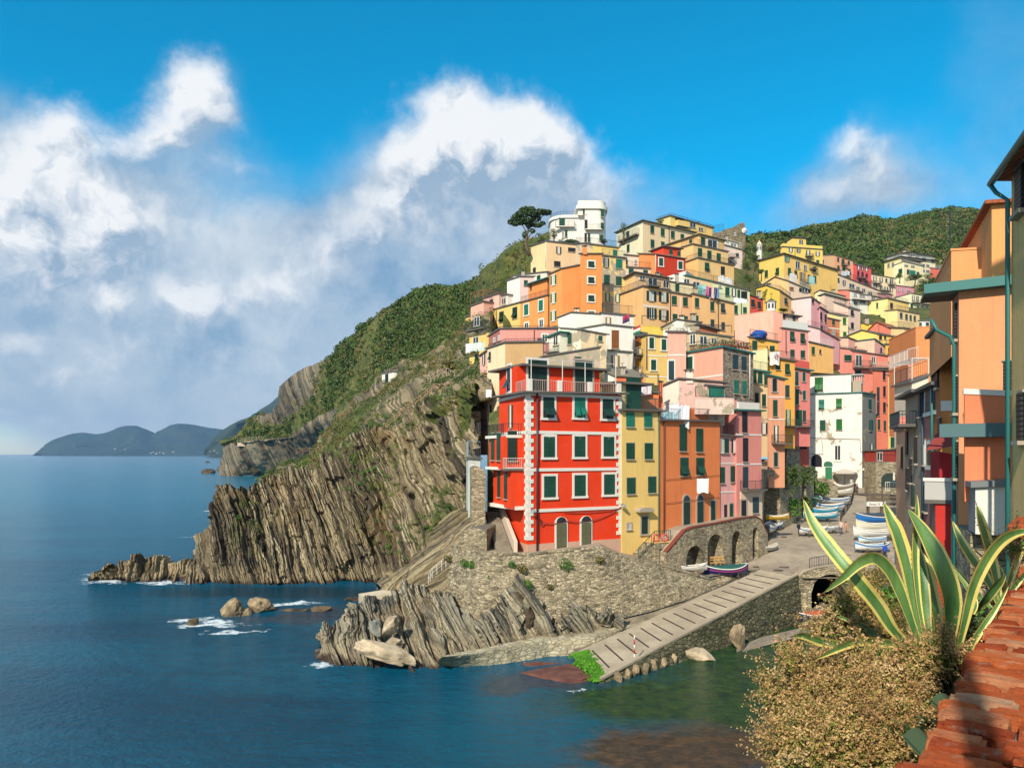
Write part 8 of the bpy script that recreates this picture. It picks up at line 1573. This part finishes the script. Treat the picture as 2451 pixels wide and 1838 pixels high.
# ---------------------------------------------------------------- people
SKIN = paint('c08a6a', .6, .1); 
def person(p, h, head_dir, top, legs, label, pose='stand', hair='3a2a20'):
    k = h/1.75; c, s = math.cos(R(head_dir)), math.sin(R(head_dir)); p = Vector(p); T = lambda x, y, z: p+Vector(((x*c-y*s)*k, (x*s+y*c)*k, z*k))    # +y is forward
    if pose == 'sit': hip, kn, ft, sho = (0, 0, .12), (.10, .42, .38), (.10, .50, .0), (0, .06, .60)
    elif pose == 'walk': hip, sho = (0, 0, .92), (0, .03, 1.42)
    else: hip, sho = (0, 0, .92), (0, 0, 1.42)
    V = []; E = []; Rr = []
    def add(q, r, par=None):
        V.append(T(*q)); Rr.append(r*k)
        if par is not None: E.append((par, len(V)-1))
        return len(V)-1
    h0 = add(hip, .15); w = add(((hip[0]+sho[0])/2, (hip[1]+sho[1])/2, (hip[2]+sho[2])/2), .135, h0); ch = add((sho[0], sho[1], sho[2]-.10), .16, w); nk = add((sho[0], sho[1]+.01, sho[2]+.06), .06, ch); hd = add((sho[0], sho[1]+.03, sho[2]+.15), .075, nk); hd2 = add((sho[0], sho[1]+.03, sho[2]+.29), .09, hd)
    for sx in (-1, 1):
        if pose == 'sit': l1 = add((sx*.1, .12, hip[2]+.06), .09, h0); l2 = add((sx*.13, kn[1], kn[2]), .065, l1); l3 = add((sx*.12, .46, .06), .045, l2); add((sx*.12, .60, .03), .04, l3)
        else:
            st = (.22*sx if pose == 'walk' else 0); l0 = add((sx*.09, 0, .86), .095, h0); l1 = add((sx*.1, st*.6, .48), .065, l0); l2 = add((sx*.1, st-.05*(pose == 'walk'), .09), .042, l1); add((sx*.1, st+.12, .035), .04, l2)
        s1 = add((sx*.19, sho[1], sho[2]-.03), .065, ch); el = add((sx*.25, sho[1]+(.10 if pose == 'sit' else -.04-.1*sx*(pose == 'walk')), sho[2]-.32), .048, s1)
        hz = (sx*.20, sho[1]+.32, sho[2]-.36) if pose == 'sit' else (sx*.26, sho[1]+.06-.2*sx*(pose == 'walk'), sho[2]-.58); ha = add(hz, .036, el)
        pl = add((hz[0], hz[1]+.03, hz[2]-.07), .034, ha)
        for f_, (fx, fl) in enumerate(((-.03, .07), (-.01, .085), (.01, .08), (.03, .065))): add((hz[0]+fx*.8, hz[1]+.045, hz[2]-.07-fl), .010, pl)
        add((hz[0]-sx*.045, hz[1]+.06, hz[2]-.09), .012, pl)
    me = bpy.data.meshes.new('tmp'); me.from_pydata(V, E, []); ob = bpy.data.objects.new('tmp', me); S.collection.objects.link(ob); md = ob.modifiers.new('s', 'SKIN'); me.skin_vertices or None
    for i, r in enumerate(Rr): me.skin_vertices[0].data[i].radius = (r, r)
    me.skin_vertices[0].data[0].use_root = True; ob.modifiers.new('b', 'SUBSURF').levels = 1; bpy.context.view_layer.update()
    ev = ob.evaluated_get(bpy.context.evaluated_depsgraph_get()); m2 = bpy.data.meshes.new_from_object(ev); bpy.data.objects.remove(ob)
    r = bpy.data.objects.new('person', m2); link(r); tag(r, label, 'person', 'people around the harbour'); m2.materials.clear()
    for m_ in (SKIN, paint(top, .8), paint(legs, .8)): m2.materials.append(m_)
    for pl_ in m2.polygons:
        q = pl_.center-p; z = q.z/k; lat = abs(q.x*c+q.y*s)/k; pl_.material_index = 0 if z > sho[2]+.04 or (lat > .17 and z < sho[2]-.5 and pose != 'sit') else (1 if z > hip[2]+.0 else 2); pl_.use_smooth = True
        if pose == 'sit' and z < .36 and (q.y*c-q.x*s)/k > .1: pl_.material_index = 2
    m = MB(); hc = T(sho[0], sho[1]-.0, sho[2]+.25); m.ball(hc+Zv*.02*k, .10*k, .105*k, .115*k, paint(hair, .9), 12, 8); o = m.build('hair', r, origin=(0, 0, 0))
    m = MB(); f_ = T(sho[0], sho[1]+.125, sho[2]+.20)-T(0, 0, 0)+T(0, 0, 0); fw = (T(0, 1, 0)-T(0, 0, 0)).normalized(); sd_ = (T(1, 0, 0)-T(0, 0, 0)).normalized(); m.ball(f_+fw*.012, .016, .02, .022, SKIN, 6, 4)
    for sx in (-1, 1): m.ball(f_+sd_*.035*sx*k+Zv*.035*k, .010, .010, .008, paint('1c1614'), 6, 4)
    m.box(f_-Zv*.045*k, sd_, fw, Zv, .022, .006, .005, paint('8c4038')); m.build('face', r, origin=(0, 0, 0)); return r
person(grnd(*px('H', 1162, 1062)), 1.72, 160, 'd8c0b0', '5a5a6c', 'walking person in a pale top and grey trousers on the street', 'walk')
person(grnd(*px('H', 1213, 1046)), 1.38, 170, 'cc9a7c', 'c08a6c', 'smaller person in tan clothes walking right of the pale-topped one', 'walk')
person(grnd(*px('H', 1628, 1325)), 1.7, 10, '1c50b8', '20304c', 'person in a bright blue jacket beside the front white boat')
person(pt(*px('K', 1450, 1415), 60.2), 1.7, 60, '2c2a54', '3c3c4c', 'person in dark blue sitting on the striped rocks with a fishing rod', 'sit', '3a1f4a')
person(grnd(*px('H', 1312, 615)), 1.7, 100, '3a3a44', '26262c', 'dark-dressed person standing above the left rank of boats')
person(grnd(*px('H', 1335, 640)), 1.65, 100, '5a4a44', '30303a', 'person in brown standing below the dark-dressed one')
person(grnd(*px('H', 1275, 575)), 1.72, 190, 'd8cfc4', '6a6a6c', 'person in white near the white house umbrellas')
person(grnd(*px('H', 1450, 645)), 1.72, 0, '2a4468', '2c3c5c', 'person in a navy jacket at the corner of the deck')
person(grnd(*px('H', 1655, 905)), 1.7, 180, 'a83a44', '1c1c24', 'person in a red top half hidden behind the right rank')
person(grnd(*px('H', 1595, 950)), 1.6, 150, '6a6470', '38343c', 'person in grey bending over the dark tented boat')
m = MB(); a = pt(*px('K', 1440, 1400), 60); m.tube([a, a+Vector((-.7, -.2, .3)), a+Vector((-1.6, -.5, .15))], .02, IRON, 4); tag(m.build('fishing_rod'), 'thin dark fishing rod held by the seated person on the rocks', 'fishing rod')
def chain_railing():
    P = [grnd(*px('H', x, y)) for x, y in ((1160,905),(1195,850),(1235,800),(1275,740),(1300,640))]; r = empty('street_railing', P[0]); tag(r, 'dark railing with bollards running along the left rank of boats', 'railing'); m = MB()
    for q in P: m.bar(q, q+Zv*1.0, .06, IRON, 6)
    m.build('post', r); m = MB(); railing(m, P, .95, IRON, .5, .03); m.build('rail', r)
chain_railing()
def creek_rail():
    P = [pt(*px('H', x, y), 67.5) for x, y in ((830,1430),(930,1410),(1030,1395),(1130,1390),(1260,1390))]; r = empty('bridge_railing', P[0]); tag(r, 'thin iron railing on top of the stone bridge', 'railing'); m = MB(); railing(m, P, 1.0, IRON, .18, .02); m.build('rail', r)
creek_rail()
# ---------------------------------------------------------------- foreground: brick parapet, agaves, dry shrub
ZP = HC-.91; WD_ = Vector((.6075, .7943, 0)); WN_ = Vector((.7943, -.6075, 0)); W0 = Vector((1.153, 2.2, ZP))-WD_*1.6
def brickmat():
    def fn(N, b, pos):
        at = N.n('ShaderNodeAttribute'); at.attribute_name = 'tone'; f = at.outputs['Fac']
        c = N.ramp(f, [(0, lin('8c4028')), (.35, lin('b45a38')), (.7, lin('cc7846')), (1, lin('c4a482'))])
        c = N.mix(N.mapr(N.noise(pos, 9, 5, .7), .35, .65, 0, .6), c, lin('b04c26'))
        li = N.mapr(N.noise(pos, 15, 8, .78), .55, .66, 0, .55); c = N.mix(li, c, lin('c9b49c', .8))
        dk = N.mapr(N.noise(pos, 24, 8, .8), .56, .7, 0, .7); c = N.mix(dk, c, lin('5a3018', .8)); setc(N, b, c); b.inputs['Roughness'].default_value = .97; b.inputs['Specular IOR Level'].default_value = .08
        bump(N, b, N.math('ADD', N.noise(pos, 45, 8, .8), N.math('MULTIPLY', N.noise(pos, 180, 4, .7), .4)), .012, 1)
    return mat('old_brick', fn)
def parapet():
    r = empty('brick_parapet', W0); tag(r, 'weathered red brick coping of the parapet in the right foreground', 'parapet'); bm = bmesh.new(); bmesh.ops.create_cube(bm, size=1); bmesh.ops.bevel(bm, geom=bm.edges[:], offset=.09, segments=2, affect='EDGES'); bmesh.ops.subdivide_edges(bm, edges=bm.edges[:], cuts=2, use_grid_fill=True); bmesh.ops.triangulate(bm, faces=bm.faces[:])
    base = np.array([v.co[:] for v in bm.verts]); F = np.array([[v.index for v in f.verts] for f in bm.faces]); bm.free(); g = np.random.default_rng(4)
    VV = []; FF = []; TT = []; n = 0; E1 = np.array(WD_); E2 = np.array(WN_); s = 0.0; row = 0
    while s < 8.6:
        th = g.uniform(.085, .13); off = g.uniform(-.035, .03)+(.0 if row % 2 else .0); x = off
        while x < 1.0:
            L = g.uniform(.21, .29) if x > 0.1 or row % 3 else g.uniform(.12, .2); P = base.copy(); P *= np.array([th*.93, L*.965, .06]); P[:, 2] -= (np.abs(P[:, 1]) > L*.42)*.006*g.random()
            P += (fbm(base*3.5+g.uniform(0, 99), 4, 7)[:, None]-.5)*np.array([.020, .02, .018]); a = g.normal()*.025; ca, sa = math.cos(a), math.sin(a); P[:, :2] = P[:, :2]@np.array([[ca, sa], [-sa, ca]]); P[:, 2] += P[:, 1]*g.normal()*.03
            W = np.array(W0)+E1*(s+th/2)+E2*(x+L/2)+P[:, :1]*E1+P[:, 1:2]*E2; W[:, 2] += P[:, 2]-.03+g.normal()*.004; VV.append(W-np.array(W0)); FF.append(F+n); n += len(base); TT.append(np.full(len(base), np.clip(g.normal(.5, .32), 0, 1))); x += L+.020
        s += th+.017; row += 1
    ob = npmesh('coping_bricks', np.vstack(VV), np.vstack(FF), [brickmat()], smooth=False, parent=r); setattr_f(ob, 'tone', np.concatenate(TT))
    m = MB(); c = W0+WD_*4.3+WN_*.56; m.box(c-Zv*.07, WD_, WN_, Zv, 4.3, .53, .012, concmat('lime_mortar', '8c8474', 'a89c88', sc=8)); m.build('mortar_bed', r)
    m = MB(); m.box(c-Zv*1.6, WD_, WN_, Zv, 4.3, .5, 1.5, STN3); m.build('wall_body', r)
STN3 = masonry('parapet_masonry', ['4a4034', '6a5c48', '84745c'], 5, mortar='6a5e4a')
parapet()
def pier():
    c = pt(2440, 1262, 6.9); r = empty('brick_pier', Vector((c.x, c.y, c.z-1))); tag(r, 'higher stone pier with a worn brick cap at the end of the parapet', 'pier'); Vv = []; bm = bmesh.new(); bmesh.ops.create_cube(bm, size=1); bmesh.ops.subdivide_edges(bm, edges=bm.edges[:], cuts=14, use_grid_fill=True); P = np.array([v.co[:] for v in bm.verts]); F = np.array([[v.index for v in f.verts] for f in bm.faces]); bm.free()
    def blk(sz, off, m, amp, nm):
        Q = P*np.array(sz); Q = Q+(fbm(P*4+3, 4, 5)[:, None]-.5)*amp; W = Q[:, :1]*np.array(WD_)+Q[:, 1:2]*np.array(WN_); W[:, 2] += Q[:, 2]; W += np.array(off); ob = npmesh(nm, W, F, [m], smooth=False, parent=r); setattr_f(ob, 'tone', np.full(len(P), .35)); return ob
    o = Vector(r['_o']); c0 = Vector((c.x, c.y, 0))+WN_*.42
    blk((1.1, .85, 1.6), (c0.x-o.x, c0.y-o.y, c.z-.85-o.z), STN3, .12, 'pier_body'); blk((1.16, .92, .10), (c0.x-o.x, c0.y-o.y, c.z+.02-o.z), brickmat(), .07, 'brick_cap')
pier()
def agmat(h, h2, key):
    def fn(N, b, pos):
        c = N.mix(N.mapr(N.noise(sc3(N, pos, (1, 1, .2)), 14, 5, .6), .3, .7, 0, 1), lin(h, .8), lin(h2, .8)); c = N.mix(N.mapr(N.noise(pos, 30, 6, .8), .62, .7, 0, .6), c, lin('8a7a50', .6)); setc(N, b, c); b.inputs['Roughness'].default_value = .42
        bump(N, b, N.noise(pos, 60, 5, .7), .003, .6)
    return mat(key, fn)
AGG, AGY, AGD = agmat('406c3c', '6c9450', 'agave_green'), agmat('dcc860', 'f0e08c', 'agave_margin'), agmat('8a6a48', 'b09470', 'agave_dry'); THORN = paint('6a3a20', .6)
def agave(name, label, base_d, leaves_):
    b0 = leaves_[0][0][0]; o = pt(*px('J', b0[0], b0[1]), base_d); r = empty(name, o); tag(r, label, 'agave')
    for pts, w, prof, my, dds in leaves_:
        P = np.array([tuple(pt(*px('J', x, y), base_d+dd)) for (x, y), dd in zip(pts, np.interp(np.arange(len(pts)), np.linspace(0, len(pts)-1, len(dds)), dds))]); t = np.linspace(0, len(P)-1, 34); C = crom(P, t); tt = np.linspace(0, 1, 34)
        W_ = w*.74*ZM['J'][2]*base_d/F0/2*np.interp(tt, [0, .12, .3, .5, .7, .85, .95, 1], prof); T_ = np.gradient(C, axis=0); T_ /= np.linalg.norm(T_, axis=1, keepdims=True); view = np.array([0, 1, .0]); side = np.cross(T_, view); side /= np.linalg.norm(side, axis=1, keepdims=True); nrm = np.cross(side, T_)
        ks = np.array([-1, -.8, -.56, -.3, 0, .3, .56, .8, 1]) if my > .2 else np.array([-1, -.93, -.8, -.4, 0, .4, .8, .93, 1]); cup = (ks**2)*.42; V = []; 
        for i in range(34):
            for lay in (0, 1):
                th = (.010*(1-abs(ks))+.0015)*(1 if lay else 0)*(1-.6*tt[i])
                for k_, cu, h_ in zip(ks, cup, th): V.append(C[i]+side[i]*W_[i]*k_-nrm[i]*(W_[i]*cu)+nrm[i]*h_)
        V = np.array(V); m = MB(); nk = 9; F1, F2 = [], []
        for i in range(33):
            for j in range(8):
                a = i*18+j; q = (a, a+1, a+19, a+18); q2 = (a+9, a+27, a+28, a+10); (F2 if j in (0, 1, 6, 7) else F1).extend([q, q2])
        m.faces(V, F1, AGG if my >= 0 else AGD, True); m.faces(V, F2, AGY if my >= 0 else AGD, True)
        for i in range(3, 32, 1):
            for sd in (0, 8):
                p = Vector(V[i*18+sd]); s_ = Vector(side[i])*(-1 if sd == 0 else 1); m.bar(p, p+s_*.007+Vector(T_[i])*.003, .0022, THORN, 3, .0004)
        tip = Vector(C[-1]); m.bar(tip, tip+Vector(T_[-1])*.03, .004, THORN, 5, .0006); m.build('leaf', r)
NP = (.55, .6, .85, 1, .85, .5, .2, .03)
BP = (.45, .6, .95, 1, .92, .6, .25, .03)
agave('agave', 'large variegated agave with yellow-edged leaves leaning over the harbour view', 4.3, [
 ([(1180,990),(1050,860),(960,720),(830,560),(690,390),(585,240),(535,110)], 120, BP, .3, (0, -.15, .1)),
 ([(1215,980),(1150,800),(1090,640),(1030,520),(950,448),(860,470),(760,560),(655,645)], 96, BP, .1, (0, -.1, -.35)),
 ([(1225,960),(1175,720),(1130,500),(1075,310),(1035,220),(1000,130)], 120, BP, .3, (0, .1, .15)),
 ([(1240,930),(1200,700),(1180,480),(1182,300),(1190,180),(1190,80)], 62, NP, .3, (0, .05, .05)),
 ([(1260,940),(1235,760),(1215,560),(1190,420),(1165,330)], 105, BP, .1, (0, .1, .25)),
 ([(1310,960),(1300,780),(1260,600),(1225,470),(1185,400)], 110, BP, .3, (0, .2, .3)),
 ([(1365,1000),(1385,800),(1375,640),(1320,480),(1240,320),(1140,165)], 158, BP, .1, (0, -.1, 0)),
 ([(1420,1010),(1460,830),(1510,620),(1590,450),(1680,340),(1780,295),(1880,300)], 95, BP, .3, (0, -.2, -.4)),
 ([(1180,980),(1080,945),(960,930),(850,925),(740,965),(610,1030)], 72, BP, .3, (0, -.2, -.45)),
 ([(1150,985),(1000,960),(830,960),(650,930),(540,895),(470,900)], 80, BP, .3, (0, -.1, -.3)),
 ([(1180,1010),(1060,1010),(950,900),(860,830),(720,780)], 60, BP, .1, (0, .2, .3)),
 ([(1150,1030),(1000,1060),(880,1080),(800,1110),(700,1040)], 60, BP, .1, (0, -.1, -.2)),
 ([(1430,1080),(1480,1000),(1530,900),(1640,740),(1720,610)], 60, NP, .3, (0, -.1, -.1)),
 ([(1240,980),(1330,900),(1430,820),(1520,700),(1400,500)], 70, BP, .1, (0, .3, .5)),
 ([(480,905),(472,980),(520,1060),(580,1160)], 34, BP, -1, (-.3, -.3)),
])
agave('agave', 'second variegated agave behind the parapet with a browning upright leaf', 5.1, [
 ([(1660,720),(1600,580),(1500,440),(1440,340),(1395,235)], 80, BP, .3, (0, .1, .2)),
 ([(1670,700),(1640,540),(1600,380),(1560,240),(1535,140)], 84, BP, .3, (0, .1, .1)),
 ([(1520,760),(1580,690),(1650,600),(1700,540)], 78, BP, .1, (0, -.2, -.3)),
 ([(1700,700),(1730,560),(1770,440),(1800,360),(1830,300)], 64, BP, .3, (0, .1, .2)),
 ([(1640,760),(1500,620),(1380,500),(1300,480)], 60, BP, .1, (0, .3, .4)),
 ([(1660,740),(1760,600),(1830,520)], 50, BP, .3, (0, 0)),
 ([(1660,730),(1690,600),(1650,500),(1600,430)], 60, BP, .1, (0, .3, .3)),
])
def shrub():
    def one(label, clumps, d, nsp, seed, ml, mf, sz, slen, stem='8a6e50', name='dry_shrub'):
        g = np.random.default_rng(seed); c0 = clumps[0]; o = pt(*px('J', c0[0], c0[1]), d); r = empty(name, o); tag(r, label, 'shrub'); k = ZM['J'][2]*d/F0; oo = np.array(o)
        cen = np.array([tuple(pt(*px('J', x, y), d+dd)) for x, y, rx, ry, dd in clumps]); rad = np.array([(rx*k, min(.3, rx*k*.7), ry*k) for x, y, rx, ry, dd in clumps]); w = rad[:, 0]*rad[:, 2]; idx = g.choice(len(cen), nsp, p=w/w.sum())
        q = g.normal(size=(nsp, 3)); q /= np.linalg.norm(q, axis=1, keepdims=True); q *= g.uniform(.25, 1, (nsp, 1))**.5; q[:, 1] = -np.abs(q[:, 1])*.9+q[:, 1]*.1; B = cen[idx]+q*rad[idx]
        D = q*np.array([.9, .5, .5])+np.array([-.1, -.1, .65])+g.normal(size=(nsp, 3))*.35; D /= np.linalg.norm(D, axis=1, keepdims=True); L = slen*g.uniform(.4, 1.3, nsp)*np.where(g.random(nsp) < .12, 1.9, 1)
        m = MB(); Sm = paint(stem, .9)
        for b, dd, l in zip(B, D, L): b = Vector(b); e = b+Vector(dd)*l; m.tube([b-Vector(dd)*l*.9+Vector((.03, .05, -.05)), b, e], .001, Sm, 3, [.0022, .0016, .0007])
        m.build('stems', r)
        for nm, n1, s1, lo, hi, spread, mt in (('leaves', 20, sz, -.6, .7, .20, ml), ('flower_heads', 20, sz*.8, .25, 1.05, .16, mf)):
            n = nsp*n1; i_ = np.repeat(np.arange(nsp), n1); t = g.uniform(lo, hi, (n, 1)); c = B[i_]+D[i_]*L[i_, None]*t+g.normal(size=(n, 3))*spread*L[i_, None]*(.35 if nm != 'leaves' else .5)
            nn = g.normal(size=(n, 3))+np.array([-.3, -.5, .3]); nn /= np.linalg.norm(nn, axis=1, keepdims=True); tt = np.cross(nn, g.normal(size=(n, 3))); tt /= np.linalg.norm(tt, axis=1, keepdims=True); bb = np.cross(nn, tt); s_ = s1*g.uniform(.5, 1.4, (n, 1)); asp = .32 if nm == 'leaves' else .75
            V = np.stack([c-tt*s_*.6, c-bb*s_*asp*.5, c+tt*s_*.6, c+bb*s_*asp*.5], 1).reshape(-1, 3)-oo; npmesh(nm, V, np.arange(n*4).reshape(-1, 4), [mt], smooth=False, parent=r)
    FL = leafmat('dry_flowers', ['5c4428', '8f6c40', 'bc9860', 'e0c494'], .85); LV = leafmat('shrub_leaves', ['34481a', '5c7428', '8a9438', 'a8a254'], .85)
    one('big dry flowering shrub with tiny brownish heads below the agave', [(700,1300,230,170,0),(480,1290,120,190,.1),(900,1220,220,150,.1),(1080,1150,170,110,.2),(620,1500,290,190,-.2),(950,1450,230,200,-.1),(400,1560,90,150,0),(360,1230,60,90,0),(1150,1280,110,120,.1),(800,1060,200,90,.2),(560,1120,120,90,.1),(1150,1030,150,80,.15),(1330,990,110,100,.1),(960,1600,150,120,-.2),(310,1180,26,50,0),(450,1050,40,80,0)], 3.9, 3600, 5, LV, FL, .0135, .10)
    one('loose brown seed heads rising behind the agave leaves', [(760,690,50,60,0),(720,830,100,70,.1),(900,880,130,60,0),(840,760,50,80,.1),(950,600,40,80,.3),(1040,820,30,110,.2),(620,860,60,50,.2),(1740,370,60,60,.3),(1340,900,50,60,0)], 4.6, 560, 9, LV, FL, .0135, .10)
    GM = leafmat('fresh_leaves', ['2c4a12', '4f8420', '78b834'], .8)
    one('fresh green leafy weeds between agave and stream', [(850,740,60,80,0),(930,850,50,70,.1),(780,860,50,40,.1),(1000,740,40,60,.3),(1470,840,50,60,0),(1510,940,50,60,0)], 5.2, 190, 15, GM, GM, .034, .11, '4a6a24', 'leafy_weeds')
    DW = leafmat('dark_weeds', ['1c2810', '30401c', '4c5c2c'], .8)
    one('dark low weeds at the foot of the parapet', [(1300,1250,110,150,.15),(1230,1420,80,150,0),(1150,1560,90,110,-.3),(1420,1080,90,80,.2),(1500,900,80,80,.4)], 4.0, 420, 19, DW, DW, .026, .09, '3c4420', 'low_weeds')
shrub()
def green_tile(x, y, d, lb):
    o = pt(*px('J', x, y), d); m = MB(); P = []
    for i in range(13): a = i/12*5.2; P.append((i/12*.15, .028*math.sin(a)))
    M_ = paint('4c5c34', .5, .4)
    for k in (0, 1): vs = [o+Vector((a, k*0-.0, b))+Vector((0, -.12*j, -.02*j))+Zv*(-.014*k) for j in (0, 1) for a, b in P]; m.faces(vs, [(i, i+1, 14+i, 13+i) for i in range(12)], M_, True)
    m.faces([o+Vector((a, -.12, b-.02-.014*k)) for k in (0, 1) for a, b in P], [(i, i+1, 14+i, 13+i) for i in range(12)], M_); tag(m.build('roof_tile'), lb, 'tile', 'mossy curved tiles on the parapet side')
green_tile(1270, 1262, 3.15, 'mossy green wavy tile sticking out of the parapet side, upper one'); green_tile(1110, 1468, 2.75, 'mossy green wavy tile sticking out of the parapet side, lower one')
# unseen tall block added beside the viewpoint to shade the orange wall
m = MB(); m.poly([(7.8, 8.2, 8), (7.8, -3, 8), (7.8, -3, 35), (7.8, 8.2, 35)], plaster('c8a050')); m.poly([(7.8, 8.2, 8), (12, 8.2, 8), (12, 8.2, 35), (7.8, 8.2, 35)], plaster('c8a050')); m.poly([(12, -3, 8), (12, 8.2, 8), (12, 8.2, 35), (12, -3, 35)], plaster('c8a050')); m.poly([(7.8, -3, 8), (12, -3, 8), (12, -3, 35), (7.8, -3, 35)], plaster('c8a050')); r = empty('house', (7.8, 8.2, 8)); tag(r, 'unseen ochre block added right of the viewpoint to shade the orange wall', 'house', RG); m.build('wall', r); m = MB(); m.abox(7.5, 12.3, -3.3, 8.5, 35, 35.3, TILE); m.build('roof', r)
# lamp post behind the camera: its shadow crosses the parapet
o = Vector((1.5-.454*4.2, 2.4-.891*4.2, ZP-1.1)); r = empty('lamp_post', o); tag(r, 'iron lamp post on the terrace behind the viewpoint', 'lamp post'); m = MB(); m.bar(o, o+Zv*6.2, .055, IRON, 8); m.build('post', r); m = MB(); m.tube([o+Zv*6.1, o+Vector((.2, .2, 6.5)), o+Vector((.6, .5, 6.4))], .03, IRON, 6); m.ball(o+Vector((.65, .55, 6.2)), .22, .22, .26, IRON, 10, 8); m.build('lamp_head', r)

r = empty('iron_railing', (.86, 1.05, ZP-1)); tag(r, 'iron balustrade at the viewpoint, just right of the camera', 'railing'); m = MB()
for i in range(9): p = Vector((.80+.891*.13*i, 1.02-.454*.13*i, ZP-1)); m.bar(p, p+Zv*2.0, .011, IRON, 6)
m.build('baluster', r); m = MB(); m.bar((.74, 1.05, ZP+1.0), (1.85, .485, ZP+1.0), .022, IRON, 6); m.build('handrail', r)
# ---------------------------------------------------------------- air
def haze():
    m = MB(); m.abox(-9500, 9500, -70, 11000, -9.5, 560, None); o = m.build('haze')
    mt = bpy.data.materials.new('haze'); mt.use_nodes = True; t = mt.node_tree; t.nodes.clear(); out = t.nodes.new('ShaderNodeOutputMaterial'); v = t.nodes.new('ShaderNodeVolumePrincipled'); v.inputs['Color'].default_value = (.30, .55, .95, 1); v.inputs['Density'].default_value = 4.5e-5
    t.links.new(v.outputs[0], out.inputs['Volume']); o.data.materials.clear(); o.data.materials.append(mt); tag(o, 'pale blue sea haze filling the air of the bay', 'haze', kind='stuff')
haze()
